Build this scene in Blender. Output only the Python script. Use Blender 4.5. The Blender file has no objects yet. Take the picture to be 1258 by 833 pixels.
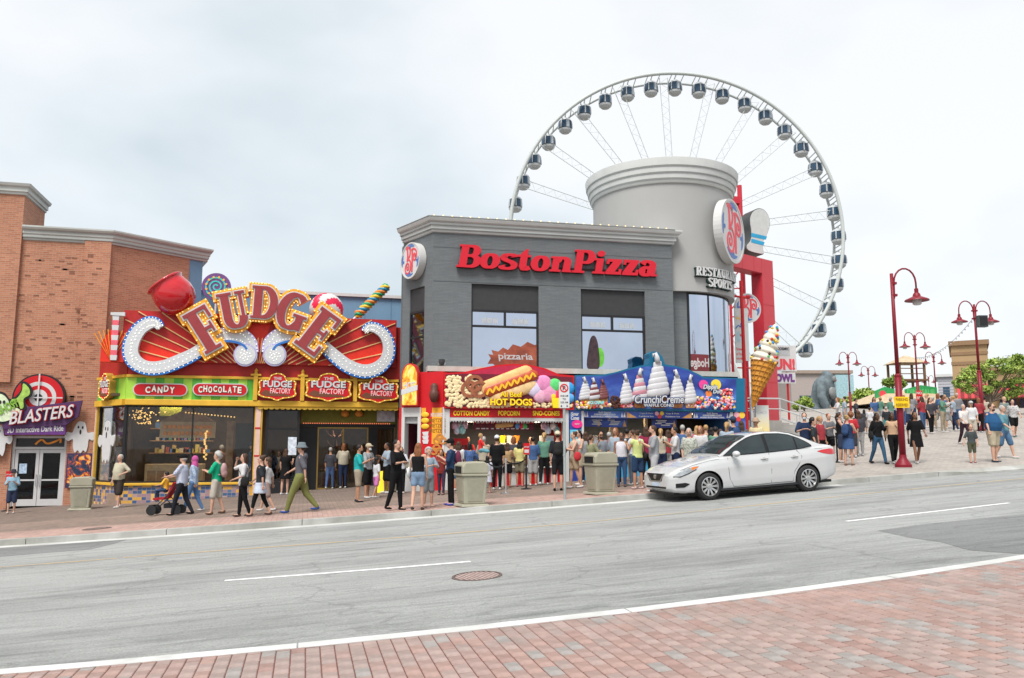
import bpy,bmesh,math,random
from mathutils import Vector,Matrix
R = math.radians
rnd = random.Random(7)
SC = bpy.context.scene
COL = SC.collection

# ---------------------------------------------------------------- camera, sky, sun, exposure
PW,PH = 1258,833                       # the photograph's size: pixel measurements below are in it
FPX,PITCH,YAW,CAMZ = 996.5,R(7.56),R(14.2),1.7
cam_d = bpy.data.cameras.new('camera'); cam = bpy.data.objects.new('camera',cam_d); COL.objects.link(cam)
cam_d.sensor_width = 36; cam_d.lens = FPX / PW * 36; cam_d.clip_end = 3000; cam_d.clip_start = .1
cam.location = (0,0,CAMZ); cam.rotation_euler = (R(90) + PITCH,0,-YAW)
SC.camera = cam
SC.view_settings.view_transform = 'Standard'; SC.view_settings.look = 'None'
SC.view_settings.exposure = 1.55; SC.view_settings.gamma = 1; SC.view_settings.use_curve_mapping = False
SC.cycles.max_bounces = 6; SC.cycles.transparent_max_bounces = 12
SC.cycles.use_denoising = True

SUN_EL,SUN_AZ = R(58),R(215)           # azimuth clockwise from +Y
world = bpy.data.worlds.new('World'); SC.world = world; world.use_nodes = True
def build_world():
    nt = world.node_tree; N = nt.nodes; L = nt.links
    for n in list(N): N.remove(n)
    out = N.new('ShaderNodeOutputWorld'); bg = N.new('ShaderNodeBackground')
    sky = N.new('ShaderNodeTexSky'); sky.sky_type = 'NISHITA'; sky.sun_disc = False
    sky.sun_elevation = SUN_EL; sky.sun_rotation = SUN_AZ; sky.dust_density = 2
    tc = N.new('ShaderNodeTexCoord')
    mp = N.new('ShaderNodeMapping'); mp.inputs['Scale'].default_value = (1.1,1.1,2.1)
    mp.inputs['Location'].default_value = (4.071,5.038,8.318)
    no = N.new('ShaderNodeTexNoise'); no.inputs['Scale'].default_value = 1.35; no.inputs['Detail'].default_value = 5
    no.inputs['Roughness'].default_value = .48; no.inputs['Distortion'].default_value = .25
    cr = N.new('ShaderNodeValToRGB'); e = cr.color_ramp.elements     # thin layered cloud: grey-blue undersides to white
    e[0].position = .355; e[0].color = (.60,.685,.73,1)
    e[1].position = .575; e[1].color = (.975,.985,1,1)
    m = cr.color_ramp.elements.new(.475); m.color = (.84,.89,.92,1)
    sc_ = N.new('ShaderNodeVectorMath'); sc_.operation = 'SCALE'; sc_.inputs['Scale'].default_value = 3.52
    mx = N.new('ShaderNodeMix'); mx.data_type = 'RGBA'; mx.inputs['Factor'].default_value = .93
    L.new(tc.outputs['Generated'],mp.inputs['Vector']); L.new(mp.outputs[0],no.inputs['Vector'])
    L.new(no.outputs['Fac'],cr.inputs['Fac']); L.new(cr.outputs['Color'],sc_.inputs[0])
    L.new(sky.outputs['Color'],mx.inputs['A']); L.new(sc_.outputs[0],mx.inputs['B'])
    L.new(mx.outputs['Result'],bg.inputs['Color']); bg.inputs['Strength'].default_value = .1
    L.new(bg.outputs[0],out.inputs['Surface'])
build_world()
sun_d = bpy.data.lights.new('sun','SUN'); sun_d.energy = 1.5; sun_d.angle = R(24); sun_d.color = (1,.965,.92)
sun = bpy.data.objects.new('sun',sun_d); COL.objects.link(sun)
_sd = Vector((math.sin(SUN_AZ) * math.cos(SUN_EL),math.cos(SUN_AZ) * math.cos(SUN_EL),math.sin(SUN_EL)))
sun.rotation_euler = _sd.to_track_quat('Z','Y').to_euler(); sun.location = (0,-20,60)

# ---------------------------------------------------------------- helpers
_fw = Vector((math.sin(YAW) * math.cos(PITCH),math.cos(YAW) * math.cos(PITCH),math.sin(PITCH)))
_rt = Vector((math.cos(YAW),-math.sin(YAW),0)); _up = _rt.cross(_fw)
CAM = Vector((0,0,CAMZ))
def ray(x,y): return (_fw + _rt * ((x - PW / 2) / FPX) - _up * ((y - PH / 2) / FPX)).normalized()
def pxpm(P): return FPX / (Vector(P) - CAM).dot(_fw)
def proj(P):
    d = Vector(P) - CAM; k = FPX / d.dot(_fw)
    return (PW / 2 + d.dot(_rt) * k,PH / 2 - d.dot(_up) * k)
SLOPE = .058
def sstep(a,b,x):
    t = min(1,max(0,(x - a) / (b - a))); return t * t * (3 - 2 * t)
def gz(X,Y,dz=0):                        # the sloping ground: rises along the street, and away from it on the plaza
    Xc = min(max(X,-40),70)
    return Xc * SLOPE + .055 * min(max(0,Y - 20),45) * sstep(11,20,X) + dz
def G(x,y,dz=0):                         # pixel -> ground point
    r = ray(x,y); t = 1.
    lo,hi = 1.,260.
    for _ in range(60):
        m = (lo + hi) / 2; P = CAM + r * m
        if P.z > gz(P.x,P.y,dz): lo = m
        else: hi = m
    return CAM + r * lo
def Zp(x,y,z):                           # pixel -> point at height z
    r = ray(x,y); return CAM + r * ((z - CAMZ) / r.z)
def Yp(x,y,Y):                           # pixel -> point on the plane Y
    r = ray(x,y); return CAM + r * (Y / r.y)

def tag(o,label=None,cat=None,group=None,kind=None):
    if label: o['label'] = label
    if cat: o['category'] = cat
    if group: o['group'] = group
    if kind: o['kind'] = kind
    return o
def empty(name,loc=(0,0,0),rz=0.,label=None,cat=None,group=None,kind=None,parent=None):
    o = bpy.data.objects.new(name,None); COL.objects.link(o); o.location = loc; o.rotation_euler = (0,0,rz)
    o.empty_display_size = .2
    if parent: o.parent = parent
    return tag(o,label,cat,group,kind)

class Frame:                               # a facade: local x along it, y into it, z up from its base
    def __init__(s,O,ang): s.O = Vector(O); s.a = ang; s.c,s.s = math.cos(ang),math.sin(ang)
    def p(s,px,py,y=0.):                # pixel -> local (x, z) on the plane at local depth y
        r = ray(px,py); n = Vector((-s.s,s.c,0)); t = ((s.O - CAM).dot(n) + y) / r.dot(n)
        P = CAM + r * t - s.O
        return (P.x * s.c + P.y * s.s,P.z)
    def loc(s,P): d = Vector(P) - s.O; return Vector((d.x * s.c + d.y * s.s,-d.x * s.s + d.y * s.c,d.z))
    def w(s,x,y,z): return Vector((s.O.x + x * s.c - y * s.s,s.O.y + x * s.s + y * s.c,s.O.z + z))
    def thing(s,name,label,cat,group=None): return empty(name,s.O,s.a,label,cat,group)

class MB:
    def __init__(s): s.v = []; s.f = []; s.m = []; s.mi = 0
    def add(s,vs,fs):
        b = len(s.v); s.v += [tuple(v) for v in vs]
        for f in fs: s.f.append([b + i for i in f]); s.m.append(s.mi)
        return s
    def box(s,x0,x1,y0,y1,z0,z1):
        return s.add([(x0,y0,z0),(x1,y0,z0),(x1,y1,z0),(x0,y1,z0),(x0,y0,z1),(x1,y0,z1),(x1,y1,z1),(x0,y1,z1)],
                     [(0,3,2,1),(4,5,6,7),(0,1,5,4),(1,2,6,5),(2,3,7,6),(3,0,4,7)])
    def cbox(s,c,d): return s.box(c[0] - d[0] / 2,c[0] + d[0] / 2,c[1] - d[1] / 2,c[1] + d[1] / 2,c[2] - d[2] / 2,c[2] + d[2] / 2)
    def prism(s,poly,y0,y1):            # polygon in x,z pushed from y0 (front) to y1
        n = len(poly)
        a = sum(poly[i][0] * poly[(i + 1) % n][1] - poly[(i + 1) % n][0] * poly[i][1] for i in range(n))
        if a < 0: poly = poly[::-1]
        vs = [(x,y0,z) for x,z in poly] + [(x,y1,z) for x,z in poly]
        return s.add(vs,[list(range(n)),list(range(2 * n - 1,n - 1,-1))] + [(i,i + n,(i + 1) % n + n,(i + 1) % n) for i in range(n)])
    def slab(s,poly,z0,z1):             # polygon in x,y pushed from z0 to z1
        n = len(poly)
        a = sum(poly[i][0] * poly[(i + 1) % n][1] - poly[(i + 1) % n][0] * poly[i][1] for i in range(n))
        if a < 0: poly = poly[::-1]
        vs = [(x,y,z0) for x,y in poly] + [(x,y,z1) for x,y in poly]
        return s.add(vs,[list(range(n - 1,-1,-1)),list(range(n,2 * n))] + [(i,(i + 1) % n,(i + 1) % n + n,i + n) for i in range(n)])
    def ring(s,outer,inner,y0,y1):     # two outlines of equal length in x,z
        n = len(outer)
        vs = [(x,y0,z) for x,z in outer] + [(x,y0,z) for x,z in inner] + [(x,y1,z) for x,z in outer] + [(x,y1,z) for x,z in inner]
        fs = []
        for i in range(n):
            j = (i + 1) % n
            fs += [(i,j,n + j,n + i),(2 * n + j,2 * n + i,3 * n + i,3 * n + j),(i,2 * n + i,2 * n + j,j),(n + j,3 * n + j,3 * n + i,n + i)]
        return s.add(vs,fs)
    def tube(s,pts,rad,seg=8,caps=True,flat=1.):
        pts = [Vector(p) for p in pts]; n = len(pts)
        rs = list(rad) if hasattr(rad,'__len__') else [rad] * n
        vs = []; ref = None
        for i,p in enumerate(pts):
            t = (pts[min(i + 1,n - 1)] - pts[max(i - 1,0)]).normalized()
            if ref is None: ref = Vector((0,0,1)) if abs(t.z) < .9 else Vector((1,0,0))
            a = t.cross(ref).normalized(); b = a.cross(t).normalized(); ref = b
            for k in range(seg):
                w = 2 * math.pi * k / seg; vs.append(p + a * math.cos(w) * rs[i] + b * math.sin(w) * rs[i] * flat)
        fs = [(i * seg + k,i * seg + (k + 1) % seg,(i + 1) * seg + (k + 1) % seg,(i + 1) * seg + k) for i in range(n - 1) for k in range(seg)]
        if caps: fs += [list(range(seg - 1,-1,-1)),list(range((n - 1) * seg,n * seg))]
        return s.add(vs,fs)
    def loft(s,rings,caps=True,closed=True):
        n = len(rings[0]); vs = [p for r in rings for p in r]; m = n if closed else n - 1
        fs = [(i * n + k,i * n + (k + 1) % n,(i + 1) * n + (k + 1) % n,(i + 1) * n + k) for i in range(len(rings) - 1) for k in range(m)]
        if caps: fs += [list(range(n - 1,-1,-1)),list(range((len(rings) - 1) * n,len(rings) * n))]
        return s.add(vs,fs)
    def lathe(s,prof,seg=16,c=(0,0,0),a0=0.,a1=2 * math.pi,sx=1.,sy=1.,caps=True):   # (radius, z) round the z axis
        full = abs(a1 - a0 - 2 * math.pi) < 1e-6; k = seg if full else seg + 1
        vs = []
        for r,z in prof:
            for i in range(k):
                w = a0 + (a1 - a0) * i / seg; vs.append((c[0] + r * sx * math.cos(w),c[1] + r * sy * math.sin(w),c[2] + z))
        m = k if full else k - 1
        fs = [(i * k + j,i * k + (j + 1) % k,(i + 1) * k + (j + 1) % k,(i + 1) * k + j) for i in range(len(prof) - 1) for j in range(m)]
        if caps and full and prof[0][0] > 1e-6: fs.append(list(range(k - 1,-1,-1)))
        if caps and full and prof[-1][0] > 1e-6: fs.append(list(range((len(prof) - 1) * k,len(prof) * k)))
        return s.add(vs,fs)
    def ball(s,c,r,seg=10,rg=6):
        r = (r,r,r) if not hasattr(r,'__len__') else r
        vs = [(c[0],c[1],c[2] - r[2])]
        for i in range(1,rg):
            t = -math.pi / 2 + math.pi * i / rg
            for k in range(seg):
                w = 2 * math.pi * k / seg; vs.append((c[0] + r[0] * math.cos(t) * math.cos(w),c[1] + r[1] * math.cos(t) * math.sin(w),c[2] + r[2] * math.sin(t)))
        vs.append((c[0],c[1],c[2] + r[2])); T = len(vs) - 1
        fs = [(0,1 + (k + 1) % seg,1 + k) for k in range(seg)]
        for i in range(rg - 2):
            for k in range(seg):
                a = 1 + i * seg; fs.append((a + k,a + (k + 1) % seg,a + seg + (k + 1) % seg,a + seg + k))
        a = 1 + (rg - 2) * seg
        fs += [(a + k,a + (k + 1) % seg,T) for k in range(seg)]
        return s.add(vs,fs)
    def disc(s,cx,cz,rx,rz,y0,y1,seg=28,a0=0.,a1=2 * math.pi):
        n = seg; return s.prism([(cx + rx * math.cos(a0 + (a1 - a0) * i / n),cz + rz * math.sin(a0 + (a1 - a0) * i / n)) for i in range(n if a1 - a0 > 6.28 else n + 1)],y0,y1)
    def xform(s,M): s.v = [tuple(M @ Vector(v)) for v in s.v]; return s
    def mesh(s,name):
        me = bpy.data.meshes.new(name); me.from_pydata(s.v,[],s.f); me.polygons.foreach_set('material_index',s.m); me.update(); return me
    def build(s,name,mats,parent=None,smooth=False,loc=None,rz=0.,bevel=0.):
        me = s.mesh(name)
        for m in (mats if isinstance(mats,(list,tuple)) else [mats]): me.materials.append(m)
        return put(name,me,parent,smooth,loc,rz,bevel)
def put(name,me,parent=None,smooth=False,loc=None,rz=0.,bevel=0.):
    o = bpy.data.objects.new(name,me); COL.objects.link(o)
    if smooth == 'auto':
        try: me.shade_auto_smooth = True
        except Exception: pass
        me.polygons.foreach_set('use_smooth',[True] * len(me.polygons))
        try: me.set_sharp_from_angle(angle=R(35))
        except Exception: pass
    elif smooth: me.polygons.foreach_set('use_smooth',[True] * len(me.polygons))
    if parent: o.parent = parent
    if loc is not None: o.location = loc
    if rz: o.rotation_euler = (0,0,rz)
    if bevel:
        b = o.modifiers.new('bevel','BEVEL'); b.width = bevel; b.segments = 2; b.limit_method = 'ANGLE'; b.angle_limit = R(40)
    return o
def kids(o): return [c for c in bpy.data.objects if c.parent == o]
def copy_tree(o,parent=None,_k=None):
    if _k is None:
        _k = {}
        for c in bpy.data.objects:
            if c.parent: _k.setdefault(c.parent.name,[]).append(c)
    c = o.copy(); COL.objects.link(c); c.parent = parent
    for ch in _k.get(o.name,[]): copy_tree(ch,c,_k)
    return c
def setup_copy(o,label,loc=None,rz=None):
    o['label'] = label
    if loc is not None: o.location = loc
    if rz is not None: o.rotation_euler = (0,0,rz)
    return o

# ---------------------------------------------------------------- materials
MATS = {}
def mat(name,col,rough=.6,metal=0.,var=.12,scale=6.,bump=0.,bscale=40.,coat=0.,emit=0.,spec=.28,coords='Object',dirt=0.):
    if name in MATS: return MATS[name]
    m = bpy.data.materials.new(name); m.use_nodes = True; nt = m.node_tree; N = nt.nodes; L = nt.links
    b = N['Principled BSDF']; b.inputs['Roughness'].default_value = rough; b.inputs['Metallic'].default_value = metal
    b.inputs['Specular IOR Level'].default_value = spec
    if coat: b.inputs['Coat Weight'].default_value = coat; b.inputs['Coat Roughness'].default_value = .05
    c = (*col,1)
    if var:
        tc = N.new('ShaderNodeTexCoord'); no = N.new('ShaderNodeTexNoise'); no.inputs['Scale'].default_value = scale; no.inputs['Detail'].default_value = 6
        no.inputs['Roughness'].default_value = .6
        rp = N.new('ShaderNodeValToRGB'); e = rp.color_ramp.elements
        e[0].position = .3; e[1].position = .7
        e[0].color = (*[x * (1 - var) for x in col],1); e[1].color = (*[min(1,x * (1 + var)) for x in col],1)
        L.new(tc.outputs[coords],no.inputs['Vector']); L.new(no.outputs['Fac'],rp.inputs['Fac']); src = rp.outputs['Color']
        if dirt:
            n3 = N.new('ShaderNodeTexNoise'); n3.inputs['Scale'].default_value = scale * .35; n3.inputs['Detail'].default_value = 8
            mp = N.new('ShaderNodeMapping'); mp.inputs['Scale'].default_value = (1,1,.35)
            r3 = N.new('ShaderNodeValToRGB'); r3.color_ramp.elements[0].position = .42; r3.color_ramp.elements[1].position = .62
            r3.color_ramp.elements[0].color = (1 - dirt,1 - dirt,1 - dirt * 1.1,1); r3.color_ramp.elements[1].color = (1,1,1,1)
            mm = N.new('ShaderNodeMix'); mm.data_type = 'RGBA'; mm.blend_type = 'MULTIPLY'; mm.inputs['Factor'].default_value = 1
            L.new(tc.outputs[coords],mp.inputs[0]); L.new(mp.outputs[0],n3.inputs['Vector']); L.new(n3.outputs['Fac'],r3.inputs['Fac'])
            L.new(src,mm.inputs['A']); L.new(r3.outputs['Color'],mm.inputs['B']); src = mm.outputs['Result']
        L.new(src,b.inputs['Base Color'])
        if bump:
            n2 = N.new('ShaderNodeTexNoise'); n2.inputs['Scale'].default_value = bscale; n2.inputs['Detail'].default_value = 4
            bp = N.new('ShaderNodeBump'); bp.inputs['Strength'].default_value = bump; bp.inputs['Distance'].default_value = .02
            L.new(tc.outputs[coords],n2.inputs['Vector']); L.new(n2.outputs['Fac'],bp.inputs['Height']); L.new(bp.outputs[0],b.inputs['Normal'])
    else: b.inputs['Base Color'].default_value = c
    if emit: b.inputs['Emission Color'].default_value = c; b.inputs['Emission Strength'].default_value = emit
    MATS[name] = m; return m
def glass(name,tint=(.8,.85,.85),refl=.16,rough=.02,opac=.0):
    """pane: part clear, part mirror"""
    if name in MATS: return MATS[name]
    m = bpy.data.materials.new(name); m.use_nodes = True; nt = m.node_tree; N = nt.nodes; L = nt.links
    for n in list(N): N.remove(n)
    o = N.new('ShaderNodeOutputMaterial'); t = N.new('ShaderNodeBsdfTransparent'); t.inputs[0].default_value = (*tint,1)
    g = N.new('ShaderNodeBsdfGlossy'); g.inputs['Roughness'].default_value = rough; g.inputs[0].default_value = (.9,.94,1,1)
    fr = N.new('ShaderNodeFresnel'); fr.inputs[0].default_value = 1.5
    ad = N.new('ShaderNodeMath'); ad.operation = 'MULTIPLY'; ad.use_clamp = True; ad.inputs[1].default_value = refl * 10
    mx = N.new('ShaderNodeMixShader')
    L.new(fr.outputs[0],ad.inputs[0]); L.new(ad.outputs[0],mx.inputs[0]); L.new(t.outputs[0],mx.inputs[1]); L.new(g.outputs[0],mx.inputs[2]); L.new(mx.outputs[0],o.inputs[0])
    MATS[name] = m; return m
def tex_mat(name,fn,rough=.75,coords='Object',spec=.4):
    """material whose colour comes from fn(N, L, vector_socket) -> colour socket (and optional height socket)"""
    if name in MATS: return MATS[name]
    m = bpy.data.materials.new(name); m.use_nodes = True; nt = m.node_tree; N = nt.nodes; L = nt.links
    b = N['Principled BSDF']; b.inputs['Roughness'].default_value = rough; b.inputs['Specular IOR Level'].default_value = spec
    tc = N.new('ShaderNodeTexCoord')
    c,h = fn(N,L,tc.outputs[coords])
    L.new(c,b.inputs['Base Color'])
    if h is not None:
        bp = N.new('ShaderNodeBump'); bp.inputs['Strength'].default_value = .5; bp.inputs['Distance'].default_value = .01
        L.new(h,bp.inputs['Height']); L.new(bp.outputs[0],b.inputs['Normal'])
    MATS[name] = m; return m
def n_map(N,L,vec,scale=(1,1,1),loc=(0,0,0),swap=False,rot=(0,0,0)):
    if swap:                                # x,z -> x,y so that wall textures lie on the wall
        s = N.new('ShaderNodeSeparateXYZ'); c = N.new('ShaderNodeCombineXYZ'); L.new(vec,s.inputs[0])
        ad = N.new('ShaderNodeMath'); ad.operation = 'ADD'; L.new(s.outputs[0],ad.inputs[0]); L.new(s.outputs[1],ad.inputs[1])
        L.new(ad.outputs[0],c.inputs[0]); L.new(s.outputs[2],c.inputs[1]); vec = c.outputs[0]
    mp = N.new('ShaderNodeMapping'); mp.inputs['Scale'].default_value = scale; mp.inputs['Location'].default_value = loc; mp.inputs['Rotation'].default_value = rot
    L.new(vec,mp.inputs[0]); return mp.outputs[0]
def n_noise(N,L,vec,scale,detail=6,rough=.6,dist=0.):
    n = N.new('ShaderNodeTexNoise'); n.inputs['Scale'].default_value = scale; n.inputs['Detail'].default_value = detail
    n.inputs['Roughness'].default_value = rough; n.inputs['Distortion'].default_value = dist; L.new(vec,n.inputs['Vector']); return n.outputs['Fac']
def n_ramp(N,L,fac,stops,interp='LINEAR'):
    r = N.new('ShaderNodeValToRGB'); r.color_ramp.interpolation = interp; e = r.color_ramp.elements
    while len(e) < len(stops): e.new(.5)
    for k,(p,c) in enumerate(stops): e[k].position = p; e[k].color = (*c,1)
    L.new(fac,r.inputs['Fac']); return r.outputs['Color']
def n_mix(N,L,a,b,fac=1.,mode='MULTIPLY'):
    m = N.new('ShaderNodeMix'); m.data_type = 'RGBA'; m.blend_type = mode
    if hasattr(fac,'node'): L.new(fac,m.inputs['Factor'])
    else: m.inputs['Factor'].default_value = fac
    for s,k in ((a,'A'),(b,'B')):
        if hasattr(s,'node'): L.new(s,m.inputs[k])
        else: m.inputs[k].default_value = (*s,1)
    return m.outputs['Result']
def brick_fn(c1,c2,mortar,w=.22,h=.075,ms=.012,swap=True,offs=.5,bias=0.,big=.25):
    def fn(N,L,vec):
        v = n_map(N,L,vec,swap=swap)
        t = N.new('ShaderNodeTexBrick'); L.new(v,t.inputs['Vector']); t.offset = offs
        t.inputs['Color1'].default_value = (*c1,1); t.inputs['Color2'].default_value = (*c2,1); t.inputs['Mortar'].default_value = (*mortar,1)
        t.inputs['Scale'].default_value = 1; t.inputs['Brick Width'].default_value = w; t.inputs['Row Height'].default_value = h
        t.inputs['Mortar Size'].default_value = ms; t.inputs['Bias'].default_value = bias
        no = n_noise(N,L,v,.6,7,.65)
        c = n_mix(N,L,t.outputs['Color'],n_ramp(N,L,no,[(.3,(1 - big,) * 3),(.7,(1 + big * .4,) * 3)]))
        return c,t.outputs['Fac']
    return fn

# ---------------------------------------------------------------- the setting: ground, road, pavements, kerbs, markings
def far_edge(X):
    Xc = max(X,-12); y = 19.72 + (.0062 * (Xc - 7.5) ** 2 if Xc < 7.5 else -.026 * (Xc - 7.5))
    return y + (.24 * (-12 - X) if X < -12 else 0)
def near_edge(X):
    Xc = min(max(X,-7),13); y = 7.45 + .0145 * (Xc - 3) ** 2
    return y + (-.29 * (X + 7) if X < -7 else 0) + (.29 * (X - 13) if X > 13 else 0)
ROAD_DZ = -.13
def sheet(name,xs,ys_fn,n,dz,m,kind='structure',zfn=gz):
    """grid between two edges: ys_fn(x) -> (y0, y1)"""
    b = MB(); vs = []
    for x in xs:
        y0,y1 = ys_fn(x)
        for k in range(n + 1):
            y = y0 + (y1 - y0) * k / n; vs.append((x,y,zfn(x,y) + dz))
    fs = [(i * (n + 1) + k,(i + 1) * (n + 1) + k,(i + 1) * (n + 1) + k + 1,i * (n + 1) + k + 1) for i in range(len(xs) - 1) for k in range(n)]
    b.add(vs,fs); o = b.build(name,m); o['kind'] = kind; return o
def asphalt_fn(base,streak=.3,dark=.5):
    def fn(N,L,vec):
        big = n_noise(N,L,n_map(N,L,vec,(.10,.55,1)),1.6,9,.66,.4)
        c = n_ramp(N,L,big,[(.30,tuple(x * (1 - streak) for x in base)),(.5,base),(.72,tuple(min(1,x * 1.13) for x in base))])
        wear = n_noise(N,L,n_map(N,L,vec,(.22,2.6,1)),1.9,10,.72,.8)
        c = n_mix(N,L,c,n_ramp(N,L,wear,[(.30,(dark,) * 3),(.42,(.80,) * 3),(.52,(1,1,1))]),.75)
        s_ = N.new('ShaderNodeSeparateXYZ'); L.new(vec,s_.inputs[0]); mr = N.new('ShaderNodeMapRange'); mr.inputs['From Min'].default_value = 11.; mr.inputs['From Max'].default_value = 7.4; L.new(s_.outputs[1],mr.inputs['Value'])
        mm = N.new('ShaderNodeMath'); mm.operation = 'MULTIPLY'; mm.use_clamp = True; L.new(mr.outputs[0],mm.inputs[0]); L.new(n_ramp(N,L,n_noise(N,L,n_map(N,L,vec,(.35,1.6,1)),2.4,9,.75,.6),[(.38,(0,0,0)),(.62,(1,1,1))]),mm.inputs[1])
        c = n_mix(N,L,c,(.52,.53,.52),mm.outputs[0])       # grit washed up against the near kerb
        grit = n_noise(N,L,vec,42,4,.75)
        c = n_mix(N,L,c,n_ramp(N,L,grit,[(.28,(.50,) * 3),(.5,(1,1,1)),(.75,(1.22,) * 3)]),.85)
        v = N.new('ShaderNodeTexVoronoi'); v.feature = 'DISTANCE_TO_EDGE'; v.inputs['Scale'].default_value = .55
        wv = N.new('ShaderNodeVectorMath'); wv.operation = 'ADD'
        n3 = N.new('ShaderNodeTexNoise'); n3.inputs['Scale'].default_value = 1.5; n3.inputs['Detail'].default_value = 6
        L.new(vec,n3.inputs['Vector']); L.new(vec,wv.inputs[0]); L.new(n3.outputs['Color'],wv.inputs[1])
        L.new(n_map(N,L,wv.outputs[0],(.5,1,1)),v.inputs['Vector'])
        c = n_mix(N,L,c,n_ramp(N,L,v.outputs['Distance'],[(.0,(.62,) * 3),(.006,(.8,) * 3),(.014,(1,1,1))]),.6)
        return c,grit
    return fn
M_road = tex_mat('worn grey asphalt',asphalt_fn((.285,.29,.28)),.88)
M_patch = tex_mat('dark patched asphalt',asphalt_fn((.185,.19,.187),.4,.5),.85)
M_earth = mat('distant ground',(.2,.19,.17),.9,var=.25,scale=.05)
xs = [-60 + 2.5 * i for i in range(61)]
b = MB()
gx = [-1600,-600,-200,-100,-60] + [-40 + 10 * i for i in range(13)] + [120,300,700,1600]
gy = [-1600,-500,-150,-40,0,20,40,65,90,150,300,700,1600]
b.add([(x,y,gz(x,y) - .35) for x in gx for y in gy],[(i * len(gy) + k,(i + 1) * len(gy) + k,(i + 1) * len(gy) + k + 1,i * len(gy) + k + 1) for i in range(len(gx) - 1) for k in range(len(gy) - 1)])
b.build('ground',M_earth)['kind'] = 'structure'
sheet('road',xs,lambda x: (near_edge(x) - .3,far_edge(x) + .3),8,ROAD_DZ,M_road)

def paving_fn(N,L,vec):
    s = N.new('ShaderNodeSeparateXYZ'); L.new(vec,s.inputs[0])
    t = N.new('ShaderNodeTexBrick'); L.new(n_map(N,L,vec,rot=(0,0,R(90))),t.inputs['Vector'])
    t.inputs['Color1'].default_value = (1.12,1.08,1.08,1); t.inputs['Color2'].default_value = (.80,.82,.84,1); t.inputs['Mortar'].default_value = (.6,.57,.55,1)
    t.inputs['Scale'].default_value = 1; t.inputs['Brick Width'].default_value = .24; t.inputs['Row Height'].default_value = .12; t.inputs['Mortar Size'].default_value = .006
    # bands of paving laid along the street: pinkish by the kerb, brown further in, pale on the plaza
    a = N.new('ShaderNodeMath'); a.operation = 'MULTIPLY_ADD'; a.inputs[1].default_value = .10; a.inputs[2].default_value = 0
    L.new(s.outputs[0],a.inputs[0])
    yy = N.new('ShaderNodeMath'); yy.operation = 'ADD'; L.new(s.outputs[1],yy.inputs[0]); L.new(a.outputs[0],yy.inputs[1])
    mr = N.new('ShaderNodeMapRange'); mr.inputs['From Min'].default_value = 19; mr.inputs['From Max'].default_value = 35; L.new(yy.outputs[0],mr.inputs['Value'])
    c = n_ramp(N,L,mr.outputs[0],[(0,(.40,.265,.225)),(.20,(.36,.245,.205)),(.23,(.20,.150,.122)),(.40,(.24,.18,.145)),(.43,(.18,.138,.112)),(1,(.17,.13,.108))])
    px = N.new('ShaderNodeMapRange'); px.inputs['From Min'].default_value = 10.5; px.inputs['From Max'].default_value = 13.5; L.new(s.outputs[0],px.inputs['Value'])
    c = n_mix(N,L,c,(.345,.315,.28),px.outputs[0],'MIX')
    no = n_noise(N,L,vec,.8,8,.65)
    c = n_mix(N,L,c,n_ramp(N,L,no,[(.28,(.78,) * 3),(.5,(1,1,1)),(.75,(1.12,) * 3)]))
    spots = n_noise(N,L,vec,7,3,.5)
    c = n_mix(N,L,c,n_ramp(N,L,spots,[(.27,(.6,) * 3),(.33,(1,1,1))]),.5)
    return n_mix(N,L,c,t.outputs['Color'],.75),t.outputs['Fac']
M_paving = tex_mat('street paving',paving_fn,.85)
sheet('sidewalk',xs,lambda x: (far_edge(x) + .13,70),26,0,M_paving)

M_kerb = mat('concrete kerb',(.40,.40,.38),.85,var=.14,scale=2.5,bump=.3,bscale=60,dirt=.28,coords='Object')
M_kerbw = mat('painted kerb edge',(.55,.55,.54),.7,var=.10,scale=5,dirt=.16)
M_gutter = mat('pale gutter concrete',(.52,.52,.50),.85,var=.12,scale=1.5,dirt=.2)
def strip(name,xs,f0,f1,z0,z1,m,parent=None):   # bar along the street, rectangular section
    b = MB(); n = len(xs); vs = []
    for x in xs:
        a,c = f0(x),f1(x); g0 = x * SLOPE
        vs += [(x,a,g0 + z0),(x,c,g0 + z0),(x,c,g0 + z1),(x,a,g0 + z1)]
    b.loft([vs[i * 4:i * 4 + 4] for i in range(n)])
    return b.build(name,m,parent)
kf = empty('far_kerb',(0,0,0),kind='structure')
x = -24.
while x < 17.2:                            # kerb stones three metres long with open joints, ramping down at the plaza
    e = min(x + 2.985,17.2)
    strip('kerb_stone',[x,(x + e) / 2,e],lambda t: far_edge(t) - .10,lambda t: far_edge(t) + .13,ROAD_DZ - .1,.003,M_kerb,kf)
    x += 3
b = MB(); g = 17.22; g2 = 21.5
b.loft([[(t,far_edge(t) - .10,t * SLOPE + ROAD_DZ - .1),(t,far_edge(t) + .13,t * SLOPE + ROAD_DZ - .1),(t,far_edge(t) + .13,t * SLOPE + h),(t,far_edge(t) - .1,t * SLOPE + h2)] for t,h,h2 in ((g,.003,.003),(18.6,.003,-.09),(g2 + 20,.003,-.115))])
b.build('kerb_ramp',M_kerb,kf)
strip('gutter',[-24 + 2 * i for i in range(20)],lambda t: far_edge(t) - .50,lambda t: far_edge(t) - .102,ROAD_DZ - .05,ROAD_DZ + .004,M_gutter)['kind'] = 'structure'
kn = empty('near_kerb',(0,0,0),kind='structure')
x = -18.
while x < 24:
    strip('kerb_stone',[x,x + 1.49,x + 2.985],lambda t: near_edge(t) - .16,lambda t: near_edge(t) + .02,ROAD_DZ - .1,.002,M_kerbw,kn)
    x += 3

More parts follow.
